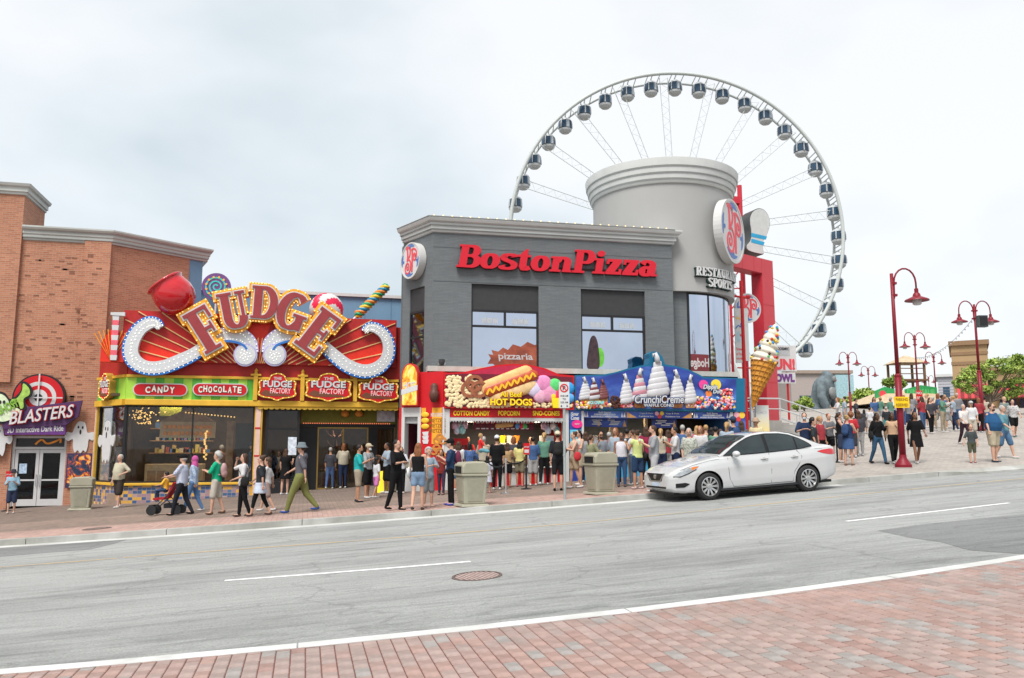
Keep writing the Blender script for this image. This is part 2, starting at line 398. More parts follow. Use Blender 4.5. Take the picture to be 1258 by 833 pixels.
# near pavement of clay and grey pavers, each one a piece
M_bed = mat('reddish joint sand',(.14,.055,.045),.95,var=.2,scale=20)
sheet('near_pavement',[-18 + 3 * i for i in range(15)],lambda x: (-14,near_edge(x) - .16),8,-.0045,M_bed)
near_pav = bpy.data.objects['near_pavement']
PAV = [mat('paver ' + n,c,.88,var=.13,scale=9,bump=.25,bscale=70,dirt=.14) for n,c in
       (('rose',(.315,.222,.198)),('pale rose',(.33,.248,.224)),('salmon',(.335,.225,.195)),('grey',(.285,.258,.243)),('taupe',(.30,.232,.21)),('deep rose',(.295,.195,.172)))]
PVW,PVL = .119,.238
pmesh = []
for k in range(6):
    b = MB(); t = .004; w,l = PVW - .007,PVL - .019; e = .006
    o_ = [(-w / 2,-l / 2),(w / 2,-l / 2),(w / 2,l / 2),(-w / 2,l / 2)]; i_ = [(-w / 2 + e,-l / 2 + e),(w / 2 - e,-l / 2 + e),(w / 2 - e,l / 2 - e),(-w / 2 + e,l / 2 - e)]
    b.add([(x,y,-.016) for x,y in o_] + [(x,y,-.003) for x,y in o_] + [(x,y,.003) for x,y in i_],
          [(0,1,5,4),(1,2,6,5),(2,3,7,6),(3,0,4,7),(4,5,9,8),(5,6,10,9),(6,7,11,10),(7,4,8,11),(8,9,10,11)])
    me = b.mesh('paver'); me.materials.append(PAV[k]); pmesh.append(me)
cells = []
for i in range(int(-4.5 / PVW),int(13 / PVW)):
    x = i * PVW
    for j in range(int(3.2 / PVL),int(9.0 / PVL) + 1):
        y = (j + (.5 if i % 2 else 0)) * PVL
        top = near_edge(x) - .165
        if y - PVL / 2 > top - .03: continue
        y1 = min(y + PVL / 2,top); cells.append((x,y - PVL / 2,y1))
def pcol(x,y):
    v = math.sin(x * 1.9 + y * .7) + .7 * math.sin(x * .8 - y * 2.3 + 1.3) + rnd.gauss(0,1.25)
    u = rnd.random()
    if u < .13: return 3
    return 2 if v > 1.7 else 0 if v > .45 else 1 if v > -.8 else 4 if u < .8 else 5
cand = []
for c in cells:
    cx_,cy_ = c[0],(c[1] + c[2]) / 2; q = proj((cx_,cy_,gz(cx_,cy_)))
    cand.append((0 if (-8 < q[0] < PW + 8 and q[1] < PH + 8) else 1,-pxpm((cx_,cy_,0)),c))
cand.sort(key=lambda t: (t[0],t[1])); rest = [MB() for _ in range(1)]; rest[0].m = []
for n_,(hid,_,(x,y0,y1)) in enumerate(cand):
    k = pcol(x,(y0 + y1) / 2); yc = (y0 + y1) / 2; fs = (y1 - y0) / PVL; dz = rnd.gauss(0,.0007)
    if n_ < 300 and not hid:
        o = bpy.data.objects.new('paver',pmesh[k]); COL.objects.link(o); o.parent = near_pav
        o.location = (x,yc,gz(x,yc) + dz); o.scale = (1,fs,1); o.rotation_euler = (rnd.gauss(0,.004),-math.atan(SLOPE) + rnd.gauss(0,.004),rnd.gauss(0,.004))
    else:
        b = rest[0]; b.mi = k; g = Matrix.Translation((x,yc,gz(x,yc) + dz)) @ Matrix.Rotation(-math.atan(SLOPE),4,'Y') @ Matrix.Rotation(rnd.gauss(0,.004),4,'Z') @ Matrix.Diagonal((1,fs,1,1))
        me = pmesh[k]; b.add([g @ v.co for v in me.vertices],[list(p.vertices) for p in me.polygons])
o = rest[0].build('pavers',PAV,near_pav); o['kind'] = 'stuff'

# painted lines follow the street
def line(name,pts,w,m,dz=.004):
    P = [G(x,y,ROAD_DZ) for x,y in pts]; b = MB(); vs = []
    for i,p in enumerate(P):
        vs += [(p.x,p.y - w / 2,gz(p.x,p.y) + ROAD_DZ + dz),(p.x,p.y + w / 2,gz(p.x,p.y) + ROAD_DZ + dz)]
    b.add(vs,[(2 * i,2 * i + 2,2 * i + 3,2 * i + 1) for i in range(len(P) - 1)])
    o = b.build(name,m); o['kind'] = 'structure'; return o
def paint_fn(col,under,thr):
    def fn(N,L,vec):
        n = n_noise(N,L,n_map(N,L,vec,(1,1,1)),22,8,.75)
        n2 = n_noise(N,L,vec,1.4,4,.6)
        a = N.new('ShaderNodeMath'); a.operation = 'MULTIPLY_ADD'; a.inputs[1].default_value = .5; L.new(n2,a.inputs[0]); L.new(n,a.inputs[2])
        return n_ramp(N,L,a.outputs[0],[(thr - .06,under),(thr + .05,col)]),None
    return fn
M_yel = tex_mat('worn yellow road paint',paint_fn((.46,.335,.17),(.30,.29,.26),.72),.8)
M_whi = tex_mat('white road paint',paint_fn((.72,.72,.71),(.36,.36,.35),.60),.8)
line('road_line',[(0,697),(100,689.5),(143,686)],.10,M_yel)
line('road_line',[(151,685.2),(300,674.5),(500,660),(700,643.5),(880,626),(1058,607),(1235,590),(1300,584)],.10,M_yel)
line('lane_dash',[(276,713.5),(400,704.4),(500,696.5),(578,690)],.10,M_whi)
line('lane_dash',[(1040,640.6),(1130,630.6),(1240,618)],.10,M_whi)
def patch(name,pts,dz):
    P = [G(x,y,ROAD_DZ) for x,y in pts]; b = MB(); b.add([(p.x,p.y,gz(p.x,p.y) + ROAD_DZ + dz) for p in P],[list(range(len(P)))[::-1]])
    o = b.build(name,M_patch); o['kind'] = 'structure'
patch('asphalt_patch',[(1078,652),(1140,643.5),(1258,632),(1330,624),(1330,668),(1258,681),(1190,676),(1156,666),(1120,661)],.003)
patch('asphalt_patch',[(-30,676),(0,672.8),(88,665),(130,661.5),(165,660),(140,668),(112,675),(60,679),(0,684),(-40,687)],.003)

# manhole cover with a pattern of raised bars
M_iron = mat('rusty cast iron',(.115,.085,.075),.8,var=.35,scale=14,bump=.4,bscale=80)
M_ironb = mat('worn cast iron bars',(.36,.27,.245),.7,var=.3,scale=20)
P = G(586,708,ROAD_DZ); rr = .335
mh = empty('manhole_cover',(P.x,P.y,gz(P.x,P.y) + ROAD_DZ),label='round cast iron manhole cover set in the grey road',cat='manhole cover')
mh.rotation_euler = (0,-math.atan(SLOPE),R(12))
MB().lathe([(rr,-.02),(rr,.010),(rr - .03,.011),(rr - .03,.004)],40).build('rim',M_iron,mh)
MB().lathe([(rr - .031,-.02),(rr - .031,.003)],40).build('plate',M_iron,mh)
for i in range(-5,6):
    h = math.sqrt(max(0,(rr - .05) ** 2 - (i * .052) ** 2))
    MB().box(i * .052 - .014,i * .052 + .014,-h,h,.0035,.009).build('bar',M_ironb,mh)
P = G(119,649.5)
mg = empty('drain_plate',(P.x,P.y,P.z),label='dark oval drain plate in the paving beside the far kerb on the left',cat='drain cover'); mg.rotation_euler = (0,-math.atan(SLOPE),0)
MB().lathe([(.33,-.02),(.33,.006),(.3,.007)],28).build('plate',M_iron,mg); MB().box(-.2,.2,-.012,.012,.0075,.012).build('bar',M_ironb,mg)

# ---------------------------------------------------------------- lettering
def catmull(P,n=6,closed=False):
    out = []; m = len(P)
    for i in range(m if closed else m - 1):
        g = lambda k: Vector(P[k % m]) if closed else Vector(P[min(max(k,0),m - 1)])
        a,b,c,d = g(i - 1),g(i),g(i + 1),g(i + 2)
        for k in range(n):
            t = k / n; out.append(tuple(.5 * ((2 * b) + (c - a) * t + (2 * a - 5 * b + 4 * c - d) * t * t + (3 * b - a - 3 * c + d) * t ** 3)))
    if not closed: out.append(tuple(P[-1]))
    return out
def arc(cx,cy,rx,ry,a0,a1,n=14): return [(cx + rx * math.cos(R(a0 + (a1 - a0) * i / n)),cy + ry * math.sin(R(a0 + (a1 - a0) * i / n))) for i in range(n + 1)]
def ribbon(pts,wfn,closed=False):
    """flat outline pair of a stroke; wfn(i, direction) -> width"""
    n = len(pts); Lf,Rt = [],[]
    for i in range(n):
        a = pts[(i - 1) % n] if closed else pts[max(i - 1,0)]; c = pts[(i + 1) % n] if closed else pts[min(i + 1,n - 1)]
        d = Vector((c[0] - a[0],c[1] - a[1])); d = d.normalized() if d.length > 1e-9 else Vector((1,0)); w = wfn(i,d) / 2
        Lf.append((pts[i][0] - d.y * w,pts[i][1] + d.x * w)); Rt.append((pts[i][0] + d.y * w,pts[i][1] - d.x * w))
    return Lf,Rt
def band(b,pts,w,y0,y1,closed=False,M=None):
    """stroke of even or given width in x,z as a solid"""
    wf = w if callable(w) else (lambda i,d: w)
    Lf,Rt = ribbon(pts,wf,closed)
    if closed: b.ring(Lf,Rt,y0,y1); return b
    n = len(pts); rings = []
    for i in range(n): rings.append([(Lf[i][0],y0,Lf[i][1]),(Rt[i][0],y0,Rt[i][1]),(Rt[i][0],y1,Rt[i][1]),(Lf[i][0],y1,Lf[i][1])])
    return b.loft(rings)
GT,Gt = .27,.11
def bx(*a): return ('b',a)
def rb(p,**k): return ('r',p,k)
def pg(p): return ('p',p)
_S = [(.60,.80),(.56,.90),(.36,.95),(.16,.86),(.14,.70),(.30,.57),(.50,.47),(.63,.32),(.58,.13),(.36,.05),(.14,.10),(.08,.24)]
GLY = {
 'A': (.86,[pg([(.10,0),(.22,0),(.50,1),(.38,1)]),pg([(.50,0),(.78,0),(.52,1),(.34,1)]),bx(.24,.58,.26,.36),bx(0,.32,0,.09),bx(.42,.88,0,.09)]),
 'B': (.80,[bx(.08,.35,0,1),bx(0,.3,0,.09),bx(0,.3,.91,1),rb([(.3,.945)] + arc(.44,.735,.21,.21,90,-90) + [(.3,.525)]),rb([(.3,.515)] + arc(.46,.285,.25,.235,90,-90) + [(.3,.05)])]),
 'D': (.84,[bx(.08,.35,0,1),bx(0,.3,0,.09),bx(0,.3,.91,1),rb([(.3,.945)] + arc(.38,.5,.34,.445,90,-90) + [(.3,.055)])]),
 'E': (.74,[bx(.08,.35,0,1),bx(0,.68,0,.10),bx(0,.66,.90,1),bx(.3,.56,.46,.55),bx(.58,.68,0,.27),bx(.56,.66,.74,1),bx(.48,.56,.38,.63)]),
 'F': (.70,[bx(.08,.35,0,1),bx(0,.48,0,.09),bx(0,.66,.90,1),bx(.3,.56,.46,.55),bx(.56,.66,.70,1),bx(.48,.56,.38,.63)]),
 'G': (.86,[rb(arc(.42,.5,.32,.445,48,330,22)),bx(.56,.80,.04,.44),bx(.46,.88,.38,.47)]),
 'H': (.9,[bx(.08,.32,0,1),bx(.56,.80,0,1),bx(.3,.6,.44,.54),bx(0,.4,0,.09),bx(.48,.88,0,.09),bx(0,.4,.91,1),bx(.48,.88,.91,1)]),
 'N': (.92,[bx(.1,.22,0,1),bx(.68,.8,0,1),pg([(.08,1),(.34,1),(.82,0),(.56,0)]),bx(0,.32,0,.09),bx(.58,.9,.91,1)]),
 'O': (.86,[('c',arc(.43,.5,.31,.445,0,345,23))]),
 'P': (.76,[bx(.08,.35,0,1),bx(0,.46,0,.09),bx(0,.3,.91,1),rb([(.3,.945)] + arc(.44,.70,.23,.245,90,-90) + [(.3,.455)])]),
 'R': (.86,[bx(.08,.35,0,1),bx(0,.44,0,.09),bx(0,.3,.91,1),rb([(.3,.945)] + arc(.44,.72,.21,.225,90,-90) + [(.3,.495)]),pg([(.34,.5),(.54,.5),(.80,0),(.54,0)]),bx(.56,.88,0,.09)]),
 'S': (.72,[rb(catmull(_S,4))]),
 'T': (.80,[bx(.27,.54,0,1),bx(0,.81,.90,1),bx(0,.10,.70,1),bx(.71,.81,.70,1),bx(.17,.64,0,.09)]),
 'U': (.88,[bx(.10,.37,.3,1),bx(.64,.76,.3,1),rb(arc(.467,.32,.232,.265,180,360)),bx(0,.46,.91,1),bx(.54,.86,.91,1)]),
 'a': (.70,[('c',arc(.28,.2,.16,.16,0,340,16)),rb(catmull([(.10,.50),(.18,.60),(.34,.62),(.49,.52),(.50,.36),(.50,.05)],4)),bx(.48,.72,0,.09)]),
 'i': (.46,[bx(.10,.36,0,.66),bx(0,.46,0,.09),bx(.0,.2,.57,.66),('d',(.23,.87,.15,.13))]),
 'n': (.84,[bx(.08,.33,0,.66),bx(0,.42,0,.09),bx(0,.2,.57,.66),rb(catmull([(.26,.46),(.36,.58),(.50,.60),(.62,.50),(.63,.30),(.63,.02)],4)),bx(.48,.82,0,.09)]),
 'o': (.70,[('c',arc(.35,.33,.23,.28,0,345,23))]),
 's': (.58,[rb(catmull([(x * .80 + .02,y * .68) for x,y in _S],4))]),
 't': (.54,[pg([(.13,.12),(.39,.12),(.39,.92),(.30,.92),(.13,.72)]),bx(0,.52,.57,.66),rb(catmull([(.27,.2),(.3,.07),(.4,.05),(.52,.13)],4))]),
 'z': (.64,[bx(.02,.60,.54,.66),bx(.02,.62,0,.12),pg([(.02,.10),(.36,.10),(.60,.56),(.26,.56)]),bx(.02,.12,.44,.66),bx(.52,.62,0,.24)]),
}
def glyph(b,ch,M,y0,y1,grow=0.):
    """one letter as solids; M maps glyph (x, y) to local x,z"""
    step = 0
    def solid(poly):
        nonlocal step
        b.prism([M(*p) for p in poly],y0 - .0016 * step,y1); step += 1
    for pr in GLY[ch][1]:
        if pr[0] == 'b':
            x0,x1,z0,z1 = pr[1]; g = grow; solid([(x0 - g,z0 - g),(x1 + g,z0 - g),(x1 + g,z1 + g),(x0 - g,z1 + g)])
        elif pr[0] == 'p':
            c = (sum(p[0] for p in pr[1]) / len(pr[1]),sum(p[1] for p in pr[1]) / len(pr[1]))
            solid([(p[0] + grow * (1 if p[0] > c[0] else -1),p[1] + grow * (1 if p[1] > c[1] else -1)) for p in pr[1]])
        elif pr[0] == 'd':
            x,z,rx,rz = pr[1]; solid(arc(x,z,rx + grow,rz + grow,0,345,23))
        else:
            pts = pr[1]; wf = lambda i,d: Gt + (GT - Gt) * abs(d.y) ** 1.3 + 2 * grow
            Lf,Rt = ribbon(pts,wf,pr[0] == 'c')
            if pr[0] == 'c': b.ring([M(*p) for p in Rt],[M(*p) for p in Lf],y0 - .0016 * step,y1)
            else:
                rings = []
                for i in range(len(pts)):
                    l,r = M(*Lf[i]),M(*Rt[i]); yy = y0 - .0016 * step; rings.append([(l[0],yy,l[1]),(r[0],yy,r[1]),(r[0],y1,r[1]),(l[0],y1,l[1])])
                b.loft(rings)
            step += 1
    return b
def slab_word(word,parent,x0,x1,za,zb,h,y0,y1,m,name='letter',shear=0.,gap=.04,grow=0.,space=.35,h1=None):
    """slab-serif letters, each a part, from x0 to x1 with the baseline running from za to zb"""
    adv = sum((GLY[c][0] if c != ' ' else space) + gap for c in word) - gap; k = (x1 - x0) / adv; x = 0.
    for c in word:
        if c == ' ': x += space + gap; continue
        hh = h if h1 is None else h + (h1 - h) * x / adv
        def M(u,v,x=x,hh=hh):
            X = x0 + (x + u) * k; return (X + shear * v * hh,za + (zb - za) * (X - x0) / (x1 - x0) + v * hh)
        b = MB(); glyph(b,c,M,y0,y1,grow); b.build(name,m,parent); x += GLY[c][0] + gap
_TXT = {}
def text(s,parent,x,z,w,h,y,m,depth=.012,bold=.0,shear=0.,rot=0.,name='lettering',mb=None):
    """sans lettering fitted into w by h, centred on x, z, its front at y"""
    key = (s,bold,shear)
    if key not in _TXT:
        cu = bpy.data.curves.new('t','FONT'); cu.body = s; cu.align_x = 'CENTER'; cu.shear = shear; cu.offset = bold; cu.resolution_u = 3; cu.extrude = .5
        ob = bpy.data.objects.new('t',cu); me = bpy.data.meshes.new_from_object(ob)
        _TXT[key] = ([tuple(v.co) for v in me.vertices],[list(p.vertices) for p in me.polygons])
        bpy.data.objects.remove(ob); bpy.data.meshes.remove(me); bpy.data.curves.remove(cu)
    vs,fs = _TXT[key]
    xa,xb = min(v[0] for v in vs),max(v[0] for v in vs); ya,yb = min(v[1] for v in vs),max(v[1] for v in vs)
    kx,kz = w / (xb - xa),h / (yb - ya); c,s_ = math.cos(rot),math.sin(rot); out = []
    for v in vs:
        u = (v[0] - (xa + xb) / 2) * kx; q = (v[1] - (ya + yb) / 2) * kz
        out.append((x + u * c - q * s_,y + (.5 - v[2]) * depth,z + u * s_ + q * c))
    b = mb or MB(); b.add(out,fs)
    return b if mb else b.build(name,m,parent)

# ---------------------------------------------------------------- common materials
M_brick = tex_mat('orange brick',brick_fn((.49,.21,.12),(.37,.145,.082),(.41,.27,.195),.23,.078,.010,big=.16),.85)
M_brick_dark = mat('dark burnt brick',(.22,.095,.06),.85,var=.2)
M_cream = mat('weathered cream moulding',(.50,.515,.49),.7,var=.06,scale=1.2,dirt=.14)
M_cornice_d = mat('grey moulding shadow line',(.33,.345,.335),.7,var=.05)
M_blue = mat('sky blue render',(.155,.285,.42),.75,var=.07,scale=.8,dirt=.1)
M_white = mat('white paint',(.55,.55,.54),.55,var=.04,scale=2,dirt=.06)
M_black = mat('black metal',(.018,.018,.02),.45,var=.1)
M_red = mat('red enamel',(.50,.022,.026),.42,var=.10,scale=2.5)
M_redbright = mat('bright red sign face',(.52,.010,.016),.45,var=.06,scale=2)
M_yellow = mat('yellow trim paint',(.72,.42,.045),.5,var=.10,scale=3,dirt=.1)
M_purple = mat('dark purple sign edge',(.075,.03,.10),.45,var=.1)
M_steel = mat('brushed aluminium',(.55,.56,.57),.35,metal=.85,var=.08)
M_dkglass = glass('dark shop glass',(.62,.64,.64),.07)
M_shopglass = glass('clear shop glass',(.93,.94,.93),.065)
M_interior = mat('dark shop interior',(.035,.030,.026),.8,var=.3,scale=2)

def cornice(b,path,prof,closed=False):
    """sweep a profile of (out, z) along a plan path; outward is to the right of travel"""
    n = len(path); rings = []
    for i in range(n):
        p = Vector(path[i]); d0 = (p - Vector(path[i - 1])).normalized() if i > 0 else None; d1 = (Vector(path[i + 1]) - p).normalized() if i < n - 1 else None
        d0 = d0 or d1; d1 = d1 or d0; n0 = Vector((d0.y,-d0.x)); n1 = Vector((d1.y,-d1.x)); m = (n0 + n1).normalized(); k = 1 / max(.3,m.dot(n0))
        rings.append([(p.x + m.x * o * k,p.y + m.y * o * k,z) for o,z in prof])
    return b.loft(rings)

# ---------------------------------------------------------------- brick building on the left
BR = Frame((-9.5,34.6,gz(-9.5,34.6)),0)
bb = BR.thing('brick_building','tall orange brick building with pale cornice at the left edge','building')
zt = BR.p(30,276.5,-.2)[1]; zw = BR.p(60,296)[1]                        # cornice top and wall top
xA = BR.p(136,300)[0]; xP = BR.p(105,300)[0]; xT = BR.p(32,243)[0]
Bp = BR.loc(Zp(234,303.2,zt + BR.O.z)); Cp = BR.loc(Zp(250.5,306.5,zt + BR.O.z))
zT0 = BR.p(20,240)[1]; zT1 = BR.p(20,225.5,-.25)[1]
dx0,dx1 = BR.p(10,600)[0],BR.p(78,600)[0]; dz1 = BR.p(40,535)[1]      # door opening
b = MB(); b.box(-9,dx0,0,.4,-1.2,zw); b.box(dx1,xA,0,.4,-1.2,zw); b.box(dx0,dx1,0,.4,dz1,zw)
b.build('front_wall',M_brick,bb)
MB().box(xP,xA + .05,-.09,-.001,-1.2,zw + .12).build('pilaster',M_brick,bb)
MB().box(-9,xT,-.14,2.4,zw - .6,zT0).build('tower_wall',M_brick,bb)
MB().box(xT - 1.3,xT,-.14,-.002,BR.p(30,470)[1],zw - .61).build('pilaster',M_brick,bb)
d = Vector((Bp.x - xA,Bp.y)); ln = d.length; an = math.atan2(d.y,d.x)
MB().box(0,ln,0,.4,4.4,zw + .02).build('angled_wall',M_brick,bb,loc=(xA,0,0),rz=an)
d2 = Vector((Cp.x - Bp.x,Cp.y - Bp.y))
MB().box(0,d2.length,.03,6,4.4,zw + .02).build('blue_wall',M_blue,bb,loc=(Bp.x,Bp.y,0),rz=math.atan2(d2.y,d2.x))
H_ = zt - zw
prof = [(0,zw - .02),(.05,zw),(.05,zw + .10),(.10,zw + .12),(.10,zw + .2),(.14,zw + .24),(.14,zt - .16),(.22,zt - .13),(.26,zt - .06),(.26,zt),(0,zt),(-.3,zt)]
b = MB(); cornice(b,[(xT + .02,0),(xA + .05,-.0),(Bp.x,Bp.y),(Cp.x + .12,Cp.y + .05),(Cp.x - 1,Cp.y + 4)],prof)
b.build('cornice',M_cream,bb)
for zz,o_ in ((zw + .11,.103),(zt - .17,.143)):
    b = MB(); cornice(b,[(xT + .02,0),(xA + .05,0),(Bp.x,Bp.y),(Cp.x + .12,Cp.y + .05)],[(o_,zz - .018),(o_ + .01,zz - .018),(o_ + .01,zz + .018),(o_,zz + .018)])
    b.build('cornice_line',M_cornice_d,bb)
prof = [(0,zT0 - .02),(.06,zT0),(.06,zT0 + .08),(.12,zT0 + .10),(.12,zT1 - .14),(.2,zT1 - .1),(.24,zT1),(0,zT1),(-.3,zT1)]
b = MB(); cornice(b,[(-9,-.14),(xT,-.14),(xT,2.4)],prof); b.build('tower_cornice',M_cream,bb)
r2 = random.Random(3)                       # scattered burnt bricks, a little proud
for k in range(120):
    x = r2.uniform(-2.6,xA - .3); z = round(r2.uniform(3.9,9.8) / .078) * .078 - .005
    if r2.random() < .25: x = r2.gauss(.9,.8); z = round(r2.gauss(5.9,.7) / .078) * .078
    if not (-2.7 < x < xA - .25): continue
    yy = -.092 if x > xP - .23 else (0 if x > xT + .02 else None)
    if yy is None: continue
    MB().box(x,x + .2,yy - .003,yy + .05,z + .006,z + .072).build('brick',M_brick_dark,bb)

# double door
M_doorw = mat('white door frame',(.5,.5,.5),.5,var=.05)
dr = MB(); X0,X1 = dx0 + .01,dx1 - .01; w_ = .09; zm = BR.p(40,550)[1]; zf = .02
dr.box(X0,X0 + w_,.1,.25,zf,dz1 - .01); dr.box(X1 - w_,X1,.1,.25,zf,dz1 - .01); dr.box(X0 + w_,X1 - w_,.1,.25,dz1 - .10,dz1 - .01); dr.box(X0 + w_,X1 - w_,.1,.25,zm - .06,zm + .03)
dro = dr.build('door_frame',M_doorw,bb)
MB().box(X0 + w_,X1 - w_,.16,.18,zm + .03,dz1 - .10).build('transom_pane',mat('dark transom',(.03,.028,.03),.2),dro)
xm = (X0 + X1) / 2; zr = BR.p(40,590)[1]
for s,(a,c) in enumerate(((X0 + w_ + .01,xm - .008),(xm + .008,X1 - w_ - .01))):
    b = MB(); b.box(a,a + .11,.13,.19,zf + .01,zm - .07); b.box(c - .11,c,.13,.19,zf + .01,zm - .07); b.box(a + .11,c - .11,.13,.19,zm - .2,zm - .07); b.box(a + .11,c - .11,.13,.19,zf + .01,zf + .26); b.box(a + .11,c - .11,.13,.19,zr - .03,zr + .03)
    dl = b.build('door',M_doorw,bb)
    MB().box(a + .11,c - .11,.155,.165,zf + .26,zr - .03).build('pane',M_dkglass,dl); MB().box(a + .11,c - .11,.155,.165,zr + .03,zm - .2).build('pane',M_dkglass,dl)
    hx = c - .05 if s == 0 else a + .05
    MB().tube([(hx,.13,zr - .2),(hx,.07,zr - .2),(hx,.07,zr + .2),(hx,.13,zr + .2)],.014,6).build('handle',M_steel,dl)
    if s == 0: MB().box(a + .16,a + .42,.148,.153,zr + .25,zr + .62).build('notice',mat('blue white notice',(.40,.52,.66),.6,var=.5,scale=14),dl)
M_orange = mat('orange flame paint',(.75,.26,.03),.5,var=.35,scale=6)
b = MB(); band(b,catmull([(X0 + .75,zm + .12),(X0 + .95,zm + .3),(X0 + 1.15,zm + .16),(X0 + 1.4,zm + .22),(X0 + 1.6,zm + .32),(X1 - .25,zm + .18)],5),.07,.145,.155)
b.build('swirl',M_orange,dro)
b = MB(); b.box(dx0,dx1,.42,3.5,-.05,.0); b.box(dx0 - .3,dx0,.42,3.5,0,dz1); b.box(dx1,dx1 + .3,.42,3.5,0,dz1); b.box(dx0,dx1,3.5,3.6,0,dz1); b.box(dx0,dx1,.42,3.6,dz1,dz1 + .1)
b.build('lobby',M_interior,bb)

# the ride's sign: target, ghostly word and slanted word over a purple plate
sg = BR.thing('ride_sign','red target sign reading Ghost Blasters over the white double door','sign')
def q(x,y,d=0): return BR.p(x,y,d)
M_signw = mat('white sign face',(.56,.56,.56),.45,var=.05)
cx_,cz_ = q(47,488.5,-.3); k_ = abs(q(77,488)[0] - q(47,488)[0])
MB().disc(cx_,cz_,k_ * 1.07,k_ * 1.07,-.25,-.02,48).build('backing',M_black,sg)
for j,(rr,mm) in enumerate(((1.,M_redbright),(.72,M_signw),(.55,M_redbright),(.37,M_signw),(.17,M_black))):
    MB().disc(cx_,cz_,k_ * rr,k_ * rr,-.26 - .012 * j,-.245,48).build('target_ring',mm,sg)
b = MB(); b.box(cx_ - .025,cx_ + .025,-.35,-.33,cz_ - k_ * .4,cz_ + k_ * 1.07); b.box(cx_ - .5,cx_ + k_ * 1.0,-.353,-.335,cz_ - .022,cz_ + .022); b.build('crosshair',M_signw,sg)
def quad_px(name,pts,d,th,m,par=sg,fr=BR): return MB().prism([fr.p(x,y,d) for x,y in pts],d,d + th).build(name,m,par)
quad_px('name_board',[(2,517),(26,501),(101,492),(96,512),(81,522),(4,527)],-.42,.12,M_purple)
quad_px('name_plate',[(5,523),(81,517),(80,534),(6,534)],-.36,.1,mat('violet plate',(.13,.04,.20),.4))
M_green = mat('ghost green',(.33,.52,.10),.5,var=.3,scale=8)
M_pale = mat('pale ghost green',(.62,.72,.50),.5,var=.2,scale=6)
b = MB(); b.prism([q(*p,-.45) for p in catmull([(-14,500),(-8,487),(-2,481),(6,483),(12,490),(20,486),(26,478),(26,470),(32,469),(40,478),(38,487),(31,492),(32,502),(26,505),(20,500),(4,520),(-6,518)],4,True)],-.45,-.40); b.build('ghost_board',M_black,sg)
b = MB(); b.prism([q(*p,-.47) for p in catmull([(-12,500),(-6,489),(-1,484),(5,486),(10,492),(13,499),(24,503),(20,512),(4,518),(-5,514)],4,True)],-.47,-.452); b.build('ghost_body',M_pale,sg)
b = MB(); b.prism([q(*p,-.475) for p in catmull([(14,491),(21,489),(27,480),(28,472),(31,472),(36,478),(36,485),(29,490),(29,500),(25,502),(22,494),(16,497)],4,True)],-.475,-.455); b.build('ghost_arm',M_green,sg)
b = MB()
for ex,ey in ((0,494),(5,494)): b.disc(*q(ex,ey,-.48),.045,.07,-.49,-.47,12)
b.build('ghost_eyes',M_black,sg)
a0 = q(10,515,-.5); a1 = q(93,505,-.5)
rot = math.atan2(a1[1] - a0[1],a1[0] - a0[0]); h_ = .48
text('BLASTERS',sg,(a0[0] + a1[0]) / 2,(a0[1] + a1[1]) / 2 + .02,(a1[0] - a0[0]),h_ * 1.1,-.52,M_redbright,.06,.035,.35,rot)
text('BLASTERS',sg,(a0[0] + a1[0]) / 2 - .01,(a0[1] + a1[1]) / 2 + .025,(a1[0] - a0[0]) * .985,h_,-.545,M_signw,.03,.012,.35,rot)
g0 = q(2,512,-.5)
text('GHOST',sg,q(8,490,-.5)[0] + .05,q(8,500,-.5)[1],.78,.32,-.51,mat('ghost letter green',(.20,.40,.05),.5),.03,.03,.1,rot + .35)
p0,p1 = q(9,528.5,-.37),q(78,526,-.37)
text('3D Interactive Dark Ride',sg,(p0[0] + p1[0]) / 2,(p0[1] + p1[1]) / 2,p1[0] - p0[0],.22,-.372,M_signw,.014,.02,0,math.atan2(p1[1] - p0[1],p1[0] - p0[0]))

# white ghost cut-outs on the brick
def ghost(cx,cz,s,fr,y,label,par_frame=None):
    g = fr.thing('ghost_cutout',label,'cutout','white ghost cut-outs')
    o_ = catmull([(-.08,.52),(.10,.50),(.17,.34),(.22,.16),(.42,.18),(.45,.02),(.38,-.10),(.27,-.06),(.25,-.3),(.20,-.48),(.12,-.42),(.04,-.52),(-.05,-.42),(-.13,-.50),(-.20,-.3),(-.22,-.06),(-.36,-.12),(-.47,.0),(-.42,.18),(-.25,.16),(-.19,.32)],4,True)
    MB().prism([(cx + x * s,cz + z * s) for x,z in o_],y - .04,y - .002).build('body',M_signw,g)
    b = MB(); b.disc(cx - .07 * s,cz + .34 * s,.028 * s,.045 * s,y - .048,y - .03,12); b.disc(cx + .06 * s,cz + .33 * s,.028 * s,.05 * s,y - .048,y - .03,12); b.disc(cx + .0 * s,cz + .18 * s,.03 * s,.08 * s,y - .048,y - .03,12)
    b.build('face',M_black,g); return g
gc = q(99.5,537.5); s_ = abs(q(99,519)[1] - q(99,556)[1])
ghost(gc[0],gc[1],s_,BR,-.092 if gc[0] > xP else 0,'white ghost cut-out on brick above the flame poster')
gc = q(-2,542); ghost(gc[0],gc[1],s_,BR,-.142 if gc[0] < xT else 0,'white ghost cut-out at the left edge of the picture')
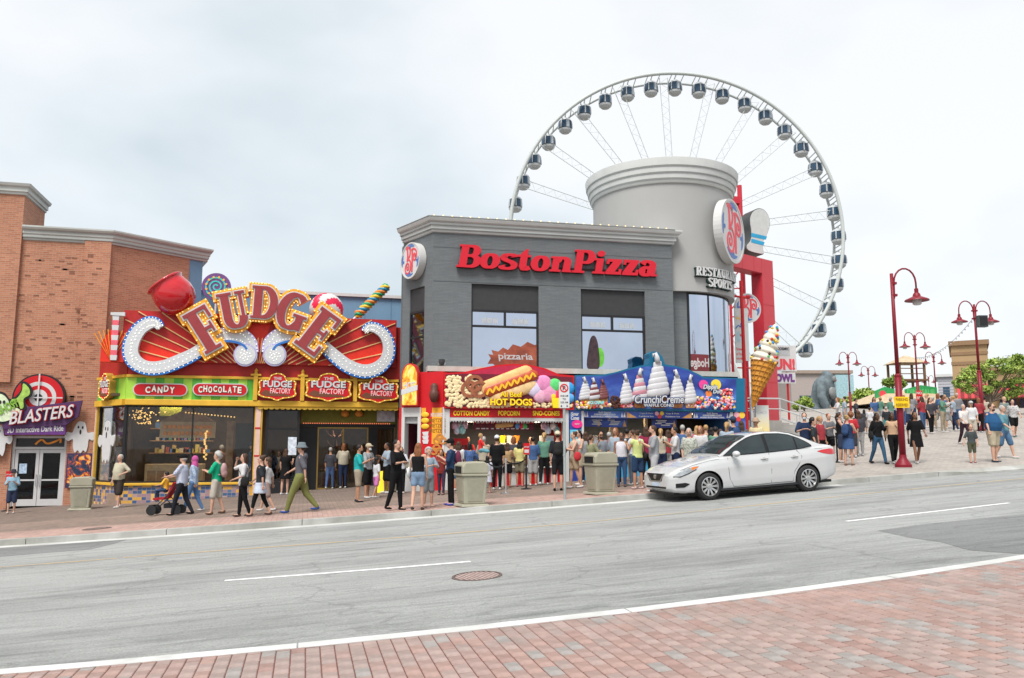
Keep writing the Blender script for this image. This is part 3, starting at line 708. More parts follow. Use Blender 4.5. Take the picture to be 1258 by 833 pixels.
# poster
po = BR.thing('ride_poster','dark framed poster of orange flames beside the white double door','poster')
x0,z1 = q(84,557); x1,z0 = q(112,599); yy = -.092 if x0 > xP - .1 else 0.
yy = -.095
MB().box(x0,x1,yy - .06,yy,z0,z1).build('frame',mat('purple frame',(.06,.03,.09),.5),po)
def flame_fn(N,L,vec):
    v = n_map(N,L,vec,(1,1,1)); n = n_noise(N,L,v,3.2,5,.6,1.2)
    return n_ramp(N,L,n,[(.36,(.012,.02,.045)),(.47,(.03,.05,.10)),(.52,(.5,.06,.01)),(.58,(.85,.36,.03)),(.64,(.75,.55,.30)),(.7,(.10,.05,.04))]),None
MB().box(x0 + .05,x1 - .05,yy - .066,yy - .061,z0 + .05,z1 - .05).build('print',tex_mat('flame poster print',flame_fn,.35),po)

# ---------------------------------------------------------------- the fudge shop
FU = Frame((-2,32.4,gz(-2,32.4)),0)
fu = FU.thing('fudge_shop','red fronted fudge shop with green striped band, yellow trim and big sunburst sign board','shop')
f = FU.p
xl = f(155,497)[0]; xr = f(489,497)[0]; zb1,zb0 = f(300,465)[1],f(300,496)[1]       # band top / bottom
zt_ = f(400,388)[1]; zs = f(400,446)[1]                                                  # sunburst board
xpost = f(316,540)[0]
# left return, angled back to the brick wall
Lp = Vector((f(122,480)[0] - .42,1.9)); d = Vector((Lp.x - xl,Lp.y)); rl = d.length; ra = math.atan2(-d.y,-d.x)   # its frame: origin at Lp, x towards the front corner
RT = Frame(FU.w(Lp.x,Lp.y,0),ra)
M_dred = mat('dark red fascia',(.40,.024,.020),.5,var=.12,scale=1.5,dirt=.1)
M_gr1 = mat('lime green panel',(.36,.62,.07),.5,var=.06); M_gr2 = mat('mid green panel',(.10,.42,.05),.5,var=.06)
M_pinkpost = mat('pale pink post',(.70,.48,.40),.55,var=.08,dirt=.1)
M_ochre = mat('ochre window frame',(.58,.36,.045),.55,var=.1)
def part_box(name,m,x0,x1,y0,y1,z0,z1,par=fu,bevel=0.): return MB().box(x0,x1,y0,y1,z0,z1).build(name,m,par,bevel=bevel)
# body behind
part_box('upper_wall',M_dred,xl,xr + .1,.06,5,zb1 - .02,zt_ - .35)
part_box('fascia',M_dred,xl,xr + .1,-.05,.05,zb1 + .06,zs + .05)
MB().box(0,rl,-.05,.05,zb1 + .06,zs + .05).build('fascia',M_dred,fu,loc=(Lp.x,Lp.y,0),rz=ra)
# green band of separate boards
edges = [155,167.5,178.8,190.6,201.6,213.4,225,236,248,260,271,281,292.5,303.5,312]
for k in range(len(edges) - 1):
    part_box('striped_board',(M_gr1,M_gr2)[k % 2],f(edges[k],480)[0] + .002,f(edges[k + 1],480)[0] - .002,-.06,.05,zb0 + .12,zb1 - .04)
nb = 4
for k in range(nb):
    MB().box(rl * k / nb + .002,rl * (k + 1) / nb - .002,-.06,.05,zb0 + .12,zb1 - .04).build('striped_board',(M_gr2,M_gr1)[k % 2],fu,loc=(Lp.x,Lp.y,0),rz=ra)
part_box('top_trim',M_yellow,xl - .02,xr,-.14,.05,zb1 - .04,zb1 + .06,bevel=.012)
MB().box(0,rl - .01,-.14,.05,zb1 - .04,zb1 + .06).build('top_trim',M_yellow,fu,loc=(Lp.x,Lp.y,0),rz=ra)
part_box('beam',M_yellow,xl - .02,xr,-.16,.05,zb0 - .10,zb0 + .12,bevel=.02)
MB().box(0,rl - .01,-.16,.05,zb0 - .10,zb0 + .12).build('beam',M_yellow,fu,loc=(Lp.x,Lp.y,0),rz=ra)
xb = [f(x,480)[0] for x in (314,371.5,436)]
for k,x in enumerate(xb):
    part_box('post',M_yellow,x - .08,x + .08,-.19,.05,zb0 + .12,zb1 + .10,bevel=.015)
    b = MB(); b.box(x - .19,x + .19,-.2,.04,zb1 + .10,zb1 + .17); b.lathe([(.1,0),(.05,.08),(.075,.13),(.03,.2),(.001,.24)],10,(x,-.08,zb1 + .17)); b.build('finial',M_yellow,fu)
for a,c in ((xb[0] + .09,xb[1] - .09),(xb[1] + .09,xb[2] - .09),(xb[2] + .09,xr)):
    part_box('red_panel',M_dred,a,c,-.045,.05,zb0 + .125,zb1 - .045)
for k in range(26):                          # scalloped fringe under the beam
    x = xb[0] + .1 + (xr - xb[0] - .1) * k / 26; w = (xr - xb[0] - .1) / 26
    MB().prism([(x,zb0 - .101),(x,zb0 - .16),(x + w * .2,zb0 - .2),(x + w * .5,zb0 - .215),(x + w * .8,zb0 - .2),(x + w,zb0 - .16),(x + w,zb0 - .101)],-.12,-.09).build('scallop',M_ochre,fu)
# pill signs with letters
M_gold = mat('gold outline',(.72,.47,.10),.4,var=.12,scale=8)
def pill(x0,x1,z0,z1,y0,y1,n=8):
    r = (z1 - z0) / 2; c = (z0 + z1) / 2
    return MB().prism([(x1 - r + r * math.cos(R(-90 + 180 * i / n)),c + r * math.sin(R(-90 + 180 * i / n))) for i in range(n + 1)] + [(x0 + r + r * math.cos(R(90 + 180 * i / n)),c + r * math.sin(R(90 + 180 * i / n))) for i in range(n + 1)],y0,y1)
M_cand = mat('cream letters',(.74,.74,.66),.5,var=.05)
for word,xa,xc in (('CANDY',163.5,230),('CHOCOLATE',236.8,304)):
    x0,z1 = f(xa,470.3,-.15); x1,z0 = f(xc,487,-.15)
    pl = pill(x0,x1,z0,z1,-.15,-.062).build('word_board',M_signw,fu)
    pill(x0 + .04,x1 - .04,z0 + .04,z1 - .04,-.165,-.149).build('board_face',M_redbright,pl)
    n = len(word); pad = .42 if n == 5 else .2
    for i,ch in enumerate(word):
        xx = x0 + pad + (x1 - x0 - 2 * pad) * (i + .5) / n; zz = (z0 + z1) / 2 + (.03 if i % 2 else -.02) * (1 if n == 5 else .6)
        text(ch,pl,xx,zz,.20 if n == 5 else .165,.27,-.172,M_black,.02,.05); text(ch,pl,xx - .004,zz + .006,.17 if n == 5 else .14,.24,-.182,M_cand,.03,.035,name='letter')
# plaques
M_rimg = mat('ochre plaque rim',(.42,.26,.045),.45,var=.15)
def plaque(name,label,fr,x0,x1,z0,z1,y,par_y):
    t = fr.thing(name,label,'sign','oval fudge plaques on the yellow trim')
    w,h = x1 - x0,z1 - z0; cx_ = (x0 + x1) / 2
    ol = catmull([(.02,.66),(.10,.74),(.26,.74),(.33,.92),(.5,1.0),(.67,.92),(.74,.74),(.90,.74),(.98,.66),(.96,.4),(.99,.22),(.86,.12),(.66,.08),(.5,.0),(.34,.08),(.14,.12),(.01,.22),(.04,.4)],4,True)
    def sh(g): return [(cx_ + (u - .5) * w * g,z0 + h / 2 + (v - .5) * h * g) for u,v in ol]
    MB().prism(sh(1.),y,par_y).build('body',M_rimg,t)
    MB().ring(sh(.985),sh(.90),y - .03,y - .002).build('rim',M_yellow,t)
    MB().prism(sh(.90),y - .012,y - .001).build('face',M_redbright,t)
    b = MB()
    for u,v in ol[::3]: b.ball((cx_ + (u - .5) * w * .945,y - .035,z0 + h / 2 + (v - .5) * h * .945),.018,6,4)
    b.build('bulbs',mat('warm bulbs',(1,.75,.35),.4,var=0,emit=.35),t)['kind'] = 'stuff'
    text('THE',t,cx_,z0 + h * .80,w * .2,h * .10,y - .02,M_signw,.014,.02)
    zz = z0 + h * .60
    text('FUDGE',t,cx_ + .01,zz - .006,w * .76,h * .27,y - .022,M_black,.02,.05); text('FUDGE',t,cx_,zz,w * .72,h * .24,y - .034,M_signw,.02,.035)
    text('FACTORY',t,cx_ + w * .08,z0 + h * .36,w * .52,h * .19,y - .024,mat('pink letters',(.80,.50,.50),.5),.02,.02)
    MB().prism([(cx_ - w * .42,z0 + h * .26),(cx_ - w * .30,z0 + h * .40),(cx_ - w * .12,z0 + h * .30),(cx_ + w * .3,z0 + h * .22),(cx_ + w * .36,z0 + h * .16),(cx_ - w * .3,z0 + h * .17)],y - .018,y - .011).build('fudge_slab',mat('fudge brown',(.16,.06,.03),.5),t)
    return t
for (xa,xc,ya,yc),lb in (((317,364.5,457.5,493),'fudge plaque with red face beside the green striped band'),((374.5,432.5,457.5,494),'middle fudge plaque with red face over the shop entrance'),((439.5,490.5,461,496),'fudge plaque with red face next to the hot dog booth')):
    a = f(xa,ya,-.3); c = f(xc,yc,-.3); plaque('shop_plaque',lb,FU,a[0],c[0],c[1],a[1],-.3,-.05)
a = RT.p(123,459,-.3); c = RT.p(147,491,-.3)
plaque('shop_plaque','small fudge plaque on the angled left corner of the fudge shop',RT,a[0],a[0] + .95,c[1],a[1],-.3,-.065)

# shop windows, tiled base and posts
def tile_fn(N,L,vec):
    v = n_map(N,L,vec,(1,1,1),swap=True)
    t = N.new('ShaderNodeTexBrick'); t.offset = 0; L.new(v,t.inputs['Vector']); t.inputs['Scale'].default_value = 1; t.inputs['Brick Width'].default_value = .155; t.inputs['Row Height'].default_value = .115
    t.inputs['Mortar Size'].default_value = .006; t.inputs['Mortar'].default_value = (.35,.30,.24,1); t.inputs['Color1'].default_value = (0,0,0,1); t.inputs['Color2'].default_value = (1,1,1,1)
    w = N.new('ShaderNodeTexWhiteNoise'); w.noise_dimensions = '3D'
    fl = N.new('ShaderNodeVectorMath'); fl.operation = 'FLOOR'; L.new(n_map(N,L,v,(1 / .155,1 / .115,1)),fl.inputs[0]); L.new(fl.outputs[0],w.inputs['Vector'])
    c = n_ramp(N,L,w.outputs['Value'],[(0,(.05,.10,.22)),(.30,(.09,.16,.26)),(.36,(.62,.34,.06)),(.62,(.66,.42,.13)),(.66,(.32,.20,.24)),(.84,(.40,.27,.25)),(.88,(.08,.07,.10))],'CONSTANT')
    return n_mix(N,L,c,(.35,.30,.24),t.outputs['Fac'],'MIX'),None
M_tile = tex_mat('mixed blue and yellow tiles',tile_fn,.35)
zs0 = f(220,595)[1]; z_low = f(160,625)[1] - .6
xw1 = f(311,560)[0]
part_box('tile_base',M_tile,xl,xw1,-.02,.25,z_low,zs0 - .03); part_box('sill',M_yellow,xl - .03,xw1,-.10,.28,zs0 - .03,zs0 + .06,bevel=.015)
MB().box(0,rl,-.02,.25,z_low,zs0 - .03).build('tile_base',M_tile,fu,loc=(Lp.x,Lp.y,0),rz=ra); MB().box(0,rl - .02,-.10,.28,zs0 - .03,zs0 + .06).build('sill',M_yellow,fu,loc=(Lp.x,Lp.y,0),rz=ra)
def window(x0,x1,z0,z1,y,mull=(),rails=(),par=fu,m=M_black,w=.06,gm=M_shopglass,loc=None,rz=0.,name='window'):
    b = MB(); b.box(x0,x0 + w,y - .04,y + .06,z0,z1); b.box(x1 - w,x1,y - .04,y + .06,z0,z1); b.box(x0 + w,x1 - w,y - .04,y + .06,z0,z0 + w); b.box(x0 + w,x1 - w,y - .04,y + .06,z1 - w,z1)
    xs_ = [x0 + w] + [v for v in mull] + [x1 - w]; zs_ = [z0 + w] + [v for v in rails] + [z1 - w]
    for v in mull: b.box(v - w / 2,v + w / 2,y - .037,y + .057,z0 + w,z1 - w)
    for v in rails: b.box(x0 + w,x1 - w,y - .034,y + .054,v - w / 2,v + w / 2)
    fr = b.build(name,m,par,loc=loc,rz=rz)
    for i in range(len(xs_) - 1):
        for j in range(len(zs_) - 1):
            MB().box(xs_[i] + (w / 2 if i else 0),xs_[i + 1] - (w / 2 if i < len(xs_) - 2 else 0),y,y + .012,zs_[j] + (w / 2 if j else 0),zs_[j + 1] - (w / 2 if j < len(zs_) - 2 else 0)).build('pane',gm,fr)
    return fr
window(xl + .05,xw1 - .02,zs0 + .07,zb0 - .11,.05,[f(235,550)[0]],[],w=.05)
window(.12,rl - .06,zs0 + .07,zb0 - .11,.05,loc=(Lp.x,Lp.y,0),rz=ra,w=.05)
part_box('corner_post',M_black,xl - .05,xl + .05,-.02,.12,zs0 + .06,zb0 - .10)
MB().box(-.05,.12,-.08,.16,z_low,zb0 - .10).build('side_post',M_ochre,fu,loc=(Lp.x,Lp.y,0),rz=ra)
MB().box(.01,.07,-.10,-.081,z_low,zb0 - .10).build('side_post_face',M_pinkpost,fu,loc=(Lp.x,Lp.y,0),rz=ra)
xq = f(321,550)[0]
part_box('pillar',M_ochre,xw1,xq,-.05,.3,z_low,zb0 - .10); part_box('pillar_face',M_pinkpost,xw1 + .04,xq - .06,-.075,-.051,z_low,zb0 - .12)
for zz in (f(316,526)[1],f(316,560)[1]): part_box('pillar_band',M_red,xw1 + .03,xq - .05,-.085,-.076,zz - .03,zz + .03)
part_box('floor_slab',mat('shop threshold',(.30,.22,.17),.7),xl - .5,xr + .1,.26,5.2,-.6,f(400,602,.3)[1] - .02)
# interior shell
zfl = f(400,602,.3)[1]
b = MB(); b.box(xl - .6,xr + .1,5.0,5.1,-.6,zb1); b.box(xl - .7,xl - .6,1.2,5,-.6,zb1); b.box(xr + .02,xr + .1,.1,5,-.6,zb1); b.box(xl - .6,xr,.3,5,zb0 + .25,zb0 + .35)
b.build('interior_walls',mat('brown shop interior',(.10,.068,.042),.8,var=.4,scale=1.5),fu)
# entrance side: side window, door wall, glazed doors
xe0,xe1 = f(325,550)[0],f(367,550)[0]
window(xe0,xe1,zfl + .35,zb0 - .16,.12,[],[f(346,527)[1]],w=.09,gm=M_dkglass); part_box('stall_riser',M_black,xe0,xe1,.08,.16,zfl - .3,zfl + .34)
part_box('notice',mat('blue and white notice',(.62,.68,.78),.6,var=.35,scale=7),f(354,540)[0],f(364.5,540)[0],.02,.05,f(358,559)[1],f(358,537)[1])
M_olive = mat('olive soffit panel',(.20,.19,.03),.6,var=.15)
z_tr = f(420,521,1.)[1]
part_box('lintel',M_olive,xe1 + .05,xr,.9,1.0,z_tr,zb0 - .05); part_box('transom_rail',M_black,xe1,xr,.84,1.02,z_tr - .12,z_tr - .001)
b = MB()
for k in range(40): b.ball((xe1 + .15 + (xr - xe1 - .3) * k / 40,.86,z_tr + .02),.022,6,4)
b.build('bulb_row',mat('small red bulbs',(.9,.22,.12),.4,var=0,emit=.4),fu)['kind'] = 'stuff'
xd0,xd1 = f(389,560,1.)[0],f(452,560,1.)[0]
part_box('door_wall',M_black,xe1,xd0,.9,1.0,zfl - .1,z_tr - .13); part_box('door_wall',M_black,xd1,f(461,560,1)[0],.9,1.0,zfl - .1,z_tr - .13)
window(xd0 + .01,xd1 - .01,zfl,z_tr - .13,.94,[(xd0 + xd1) / 2],[],m=mat('brass door frame',(.34,.22,.06),.4,metal=.5),w=.05,gm=M_dkglass,name='entrance_door')
window(f(461,560,1)[0],xr - .05,zfl + .3,z_tr - .13,.94,[],[],w=.06,gm=M_dkglass)
part_box('window_sticker',mat('white window lettering',(.62,.60,.66),.6,var=.3,scale=5),f(463,512,.9)[0],f(485,512,.9)[0],.87,.885,f(470,518,.9)[1],f(470,505,.9)[1])
for sx in (424,441): MB().ball((f(sx,508,.8)[0],.75,f(sx,508,.8)[1]),(.16,.12,.14),10,7).build('pumpkin',mat('warm orange lantern',(.75,.28,.05),.5,var=.2),fu)
# plant-like wire display inside the door
b = MB()
xc_ = f(412,570,1.6)[0]
for k in range(3):
    z0 = zfl + 1.15 + .42 * k
    for a in range(6):
        w = a * math.pi / 3 + k * .4
        b.tube([(xc_,1.9,z0),(xc_ + .28 * math.cos(w),1.9 + .28 * math.sin(w),z0 + .16),(xc_ + .42 * math.cos(w),1.9 + .42 * math.sin(w),z0 + .36)],[.05,.045,.01],6,flat=.4)
b.tube([(xc_,1.9,zfl),(xc_,1.9,zfl + 2.4)],.035,6)
b.build('display_tree',mat('copper leaves',(.34,.15,.10),.5,metal=.3,var=.3),fu)
for sx in (-.35,.3):
    MB().box(xc_ + sx - .2,xc_ + sx + .2,1.2,1.6,zfl,zfl + .75).build('display_box',M_ochre,fu); MB().box(xc_ + sx - .15,xc_ + sx + .15,1.19,1.199,zfl + .1,zfl + .62).build('box_front',M_dred,fu)
# inside the candy window: counters, shelves with stock, kiosk sign, lamps
M_wood = mat('warm shop wood',(.30,.17,.08),.55,var=.3,scale=5); M_woodl = mat('pale cabinet wood',(.50,.36,.20),.55,var=.2,scale=5)
cz = f(220,570,2.2)[1]
cab = part_box('counter',M_woodl,f(178,570,2)[0],f(250,570,2)[0],2.0,2.7,zfl - .2,cz,bevel=.02)
for k in range(2):
    a = f(181 + 12 * k,580,2)[0]; MB().box(a,a + .3,1.985,1.999,zfl + .1,cz - .25).build('cabinet_door',M_wood,cab)
for k,(py,n) in enumerate(((556,15),(541,15),(526,13))):
    zz = f(220,py,4.)[1]; sh_ = part_box('shelf',M_wood,xl + .2,f(262,540,4)[0],3.9,4.4,zz - .04,zz)
    for i in range(n):
        x = xl + .35 + (f(260,540,4)[0] - xl - .5) * i / n + rnd.uniform(0,.1); hh = rnd.uniform(.12,.34)
        MB().box(x,x + rnd.uniform(.1,.26),4.0,4.2,zz,zz + hh).build('packet',mat('packet %d' % (k * 5 + i % 5),[(.42,.30,.1),(.34,.07,.05),(.07,.18,.13),(.5,.42,.3),(.2,.12,.3),(.55,.45,.1),(.1,.2,.42)][(k * 3 + i * 5) % 7],.5),sh_)
a = f(197,518,1.6); c = f(264,538,1.6)
MB().box(a[0],c[0],1.6,1.68,c[1],a[1]).build('hanging_sign',M_woodl,fu)
MB().prism([(a[0],a[1]),(a[0] + .5,a[1] + .3),((a[0] + c[0]) / 2,a[1] + .52),(c[0] - .5,a[1] + .3),(c[0],a[1])],1.58,1.7).build('sign_crest',M_wood,fu)
b = MB()
for row in range(2):
    for i in range(11): b.disc(a[0] + .2 + (c[0] - a[0] - .4) * i / 10,a[1] - .2 - .25 * row,.075,.085,1.57,1.599,8)
b.build('sign_pattern',M_orange,fu)['kind'] = 'stuff'
b = MB()
for i in range(16): b.ball((f(228 + 4 * i,510,1.5)[0],1.5,f(260,507 + i * .35,1.5)[1]),.03,6,4)
for i in range(70): b.ball((f(rnd.gauss(172,9),510,1.8)[0],1.6 + rnd.random(),f(170,min(520,max(501,rnd.gauss(512,6))),1.8)[1]),.026,6,4)
for i in range(14): b.ball((f(252.5 + rnd.uniform(-1.5,1.5),550,1.5)[0],1.45,f(252,530 + i * 2.6,1.5)[1]),.045,6,4)
b.build('fairy_lights',mat('warm fairy lights',(1,.62,.20),.4,var=0,emit=.3),fu)['kind'] = 'stuff'
part_box('yellow_hanger',mat('lime hanging panel',(.26,.28,.03),.6),f(194,505,2)[0],f(221,505,2)[0],2.4,2.44,f(205,511,2.4)[1],f(205,499,2.4)[1])
part_box('orange_post',M_wood,f(278,530,1.)[0],f(287,530,1.)[0],1.2,1.6,zfl,f(280,517,1.2)[1]); part_box('dark_case',M_interior,f(289,540,.8)[0],f(309,540,.8)[0],.8,1.3,zfl,f(300,520,.8)[1])
# added fill lights under made-up glowing panels, to brighten the interiors
def added_glow(par,fr,x,y,z,w,l,power,col=(1,.80,.55)):
    MB().box(x - w / 2,x + w / 2,y - l / 2,y + l / 2,z,z + .05).build('added_glow',mat('added glow panel',(1,.86,.66),.5,var=0,emit=1.),par)
    d = bpy.data.lights.new('fill light','AREA'); d.shape = 'RECTANGLE'; d.size = w; d.size_y = l; d.energy = power; d.color = col
    o = bpy.data.objects.new('fill_light',d); COL.objects.link(o); o.parent = par; o.location = (x,y,z - .01)
for x_,y_,pw_ in ((xl + 1.3,2.4,20),(xl + 3.4,2.4,16),((xd0 + xd1) / 2,2.6,20)): added_glow(fu,FU,x_,y_,zb0 + .18,1.2,.3,pw_)
gh = RT.p(140,540,.02)
ghost(.95,gh[1] - .1,1.5,RT,.0,'white ghost cut-out stuck inside the angled corner window of the fudge shop')

# ---------------------------------------------------------------- the big FUDGE sign on top of the shop
sgn = FU.thing('fudge_sign','huge arched sign reading FUDGE with gold bulbs, white scrolls and red sunburst','sign')
M_ray = mat('gold ray',(.70,.46,.20),.45,var=.1,scale=10)
M_sb1 = mat('deep red sunburst',(.40,.022,.020),.5,var=.12); M_sb2 = mat('red sunburst',(.50,.022,.018),.48,var=.1); M_sb3 = mat('bright red sunburst',(.68,.03,.015),.45,var=.1)
M_bulb = mat('lit warm bulb',(1,.70,.28),.4,var=0,emit=.40)
M_bulbw = mat('lit white bulb',(1,.95,.82),.4,var=0,emit=.28)
ys = -.22
xL,xR = f(150,420,ys)[0],f(487,420,ys)[0]; zB = f(300,447,ys)[1]
top = lambda x: zt_ - .12 - (.25 if x < xL + .4 else 0)
part_box('board',M_sb1,xL,xR,ys + .03,.05,zB,zt_ - .10,sgn)
C = f(315,468,ys)
def clip(th):                                # where a ray from C leaves the board
    dx,dz = math.cos(th),math.sin(th); t = (zt_ - .12 - C[1]) / max(dz,1e-6)
    if dx > 0: t = min(t,(xR - .02 - C[0]) / dx)
    if dx < 0: t = min(t,(xL + .02 - C[0]) / dx)
    t0 = (zB + .01 - C[1]) / max(dz,1e-6); return t0,t
ths = [R(8.5 + i * (163 / 30)) for i in range(31)]
for i in range(30):
    a,c = ths[i],ths[i + 1]; p = []
    t0,t1 = clip(a); s0,s1 = clip(c)
    if t1 <= t0 or s1 <= s0: continue
    P = [(C[0] + math.cos(a) * t0,C[1] + math.sin(a) * t0),(C[0] + math.cos(a) * t1,C[1] + math.sin(a) * t1),(C[0] + math.cos(c) * s1,C[1] + math.sin(c) * s1),(C[0] + math.cos(c) * s0,C[1] + math.sin(c) * s0)]
    MB().prism(P,ys + .005 + .003 * (i % 3),ys + .028).build('sunburst_panel',(M_sb2 if i % 2 else M_sb1) if abs(math.degrees(a) - 86) > 10 and 16 < math.degrees(a) < 160 else M_sb3,sgn)
    if 0 < i:
        dx,dz = math.cos(a),math.sin(a); b = MB()
        g0,g1 = t0 + .03,t1 - .05
        if abs(math.degrees(a) - 90) < 32: g1 = min(g1,t0 + 1.0)
        b.prism([(C[0] + dx * g0 - dz * .018,C[1] + dz * g0 + dx * .018),(C[0] + dx * g0 + dz * .018,C[1] + dz * g0 - dx * .018),(C[0] + dx * g1 + dz * .018,C[1] + dz * g1 - dx * .018),(C[0] + dx * g1 - dz * .018,C[1] + dz * g1 + dx * .018)],ys - .03,ys + .006)
        b.build('gold_ray',M_ray,sgn)
# left end: fan and candy-striped column
q0 = f(137,443,ys); q1 = f(137,388,ys)
for k in range(9):
    t = R(58 + 8 * k); dx,dz = math.cos(t),math.sin(t); L_ = 1.15
    MB().prism([(q0[0] - .01,q0[1]),(q0[0] + dx * L_ - dz * .02,q0[1] + dz * L_ + dx * .02),(q0[0] + dx * L_ + dz * .02,q0[1] + dz * L_ - dx * .02)],ys - .08 - .004 * k,ys - .06).build('gold_ray',M_orange,sgn)
MB().prism([(f(123,446,ys)[0],q0[1] - .05),(f(152,446,ys)[0],q0[1] - .05),(f(152,420,ys)[0],q0[1] + .9),(f(140,400,ys)[0],q0[1] + 1.25),(f(126,412,ys)[0],q0[1] + .7)],ys - .055,ys + .3).build('fan_board',M_sb3,sgn)
c0 = f(139.5,443,-.35)[0]; c1 = f(143,388,-.35)[0]; zA,zZ = q0[1],q1[1]
b = MB()
for k in range(9):
    u = k / 9; b.mi = k % 2; x = c0 + (c1 - c0) * u; x2 = c0 + (c1 - c0) * (u + 1 / 9)
    b.prism([(x - .10,zA + (zZ - zA) * u),(x + .10,zA + (zZ - zA) * u),(x2 + .12,zA + (zZ - zA) * (u + 1 / 9)),(x2 - .12,zA + (zZ - zA) * (u + 1 / 9))],-.42,-.3)
b.prism([(c1 - .18,zZ),(c1 + .3,zZ - .02),(c1 + .3,zZ + .12),(c1 - .18,zZ + .1)],-.44,-.28)
b.build('striped_column',[M_signw,mat('pink stripe',(.70,.12,.16),.5)],sgn)

# lit scrolls: white band with blue edge and bulbs
M_blueedge = mat('blue scroll edge',(.03,.16,.50),.4,var=.1); M_scroll = mat('white glitter scroll',(.56,.58,.60),.4,var=.12,scale=25)
M_lav = mat('lavender scroll edge',(.42,.40,.62),.4,var=.1)
def scroll(pts,ws,edge_side,em=None):
    P = [f(x,y,-.42) for x,y in pts]; P2 = catmull(P,7); W_ = catmull([(w,0) for w in ws],7); W_ = [w[0] * .031 for w in W_]
    b = MB(); band(b,P2,lambda i,d: W_[i],-.46,-.23); so = b.build('scroll',M_scroll,sgn)
    Lf,Rt = ribbon(P2,lambda i,d: W_[i] + .06); E_ = Lf if edge_side > 0 else Rt
    b = MB(); band(b,E_,.10,-.45,-.235); b.build('scroll_edge',em or M_blueedge,so)
    b = MB()
    for i in range(0,len(E_),2): b.ball((E_[i][0],-.462,E_[i][1]),.02,6,4)
    for i in range(1,len(P2) - 1,2):
        for k in (-.25,.25): b.ball((P2[i][0] + rnd.uniform(-.03,.03),-.468,P2[i][1] + k * W_[i]),.017,6,4)
    b.build('scroll_bulbs',M_bulbw,so)['kind'] = 'stuff'
    return so
scroll([(196,403),(191,397.5),(182,398),(171,406),(163,420),(161.5,434),(168,445),(182,451),(200,450),(219,443),(238,434),(252,424)],[7,10,13,14,15,15,15,14,14,14,13,12],-1)
for sx in (1,-1):
    mx = lambda p: (p[0] if sx > 0 else 639 - p[0],p[1])
    so = scroll([mx(p) for p in ((255,423),(266,416),(281,412.5),(295,414),(306,422),(310,434))],[9,14,17,17,14,10],sx,M_lav)
    b = MB(); band(b,catmull([f(*mx(p),-.5) for p in ((258,427),(268,421),(280,419),(292,421),(300,425),(303.5,430))],5),.08,-.51,-.47); b.build('scroll_line',M_blueedge,so)
scroll([(398,424),(412,437),(428,449),(446,455),(462,452),(474,441),(477,426),(472,412),(462,404),(453,403),(449,408)],[12,14,15,15,15,14,13,12,11,9,7],-1)
for x in (301.5,337.5):
    c = f(x,436,-.47); b = MB(); b.disc(c[0],c[1],.37,.37,-.50,-.24,28); so = b.build('scroll_end',M_scroll,sgn)
    MB().ring([(c[0] + .43 * math.cos(i * .2094),c[1] + .43 * math.sin(i * .2094)) for i in range(30)],[(c[0] + .37 * math.cos(i * .2094),c[1] + .37 * math.sin(i * .2094)) for i in range(30)],-.48,-.25).build('scroll_edge',M_lav,so)
    b = MB()
    for i in range(16): b.ball((c[0] + .3 * math.cos(i * 2.4) * math.sqrt(i / 26),-.505,c[1] + .3 * math.sin(i * 2.4) * math.sqrt(i / 26)),.018,6,4)
    b.build('scroll_bulbs',M_bulbw,so)['kind'] = 'stuff'

# letters
M_lface = mat('maroon letter face',(.29,.045,.05),.45,var=.08); M_lgold = mat('gold letter body',(.78,.36,.035),.38,var=.2,scale=8); M_lred = mat('red letter infill',(.50,.02,.02),.5)
for ch,px,py,hpx,deg,wk in (('F',253,404,56,33,.84),('U',287,381,46,13,.86),('D',325,371.5,41,-2,.92),('G',360,382.5,47,-18,.88),('E',392,408,57,-35,.80)):
    c = f(px,py,-.7); k = pxpm(FU.w(c[0],-.7,c[1])); h = hpx / k; th = R(deg); w = GLY[ch][0] * h * wk
    def M(u,v,c=c,h=h,th=th,w=w,a=GLY[ch][0]):
        X,Z = (u / a - .5) * w,(v - .5) * h; return (c[0] + X * math.cos(th) - Z * math.sin(th),c[1] + X * math.sin(th) + Z * math.cos(th))
    b = MB(); glyph(b,ch,M,-.62,-.30,.10); lo = b.build('letter',M_lgold,sgn)
    b = MB(); glyph(b,ch,M,-.70,-.60,.022); b.build('letter_outline',M_signw,lo)
    b = MB(); glyph(b,ch,M,-.735,-.69,-.012); b.build('letter_face',M_lface,lo)
    b = MB(); pts = []
    for pr in GLY[ch][1]:
        if pr[0] == 'b':
            x0,x1,z0,z1 = pr[1]; g = .075
            n = 5
            for i in range(n + 1):
                t = i / n; pts += [(x0 - g,z0 - g + (z1 - z0 + 2 * g) * t),(x1 + g,z0 - g + (z1 - z0 + 2 * g) * t)] if z1 - z0 > x1 - x0 else [(x0 - g + (x1 - x0 + 2 * g) * t,z0 - g),(x0 - g + (x1 - x0 + 2 * g) * t,z1 + g)]
        elif pr[0] in 'rc':
            Lf,Rt = ribbon(pr[1],lambda i,d: Gt + (GT - Gt) * abs(d.y) ** 1.3 + .17,pr[0] == 'c'); pts += Lf[::2] + Rt[::2]
    for p in pts:
        x,z = M(*p); b.ball((x,-.645,z),.022,6,4)
    b.build('letter_bulbs',M_bulb,lo)['kind'] = 'stuff'

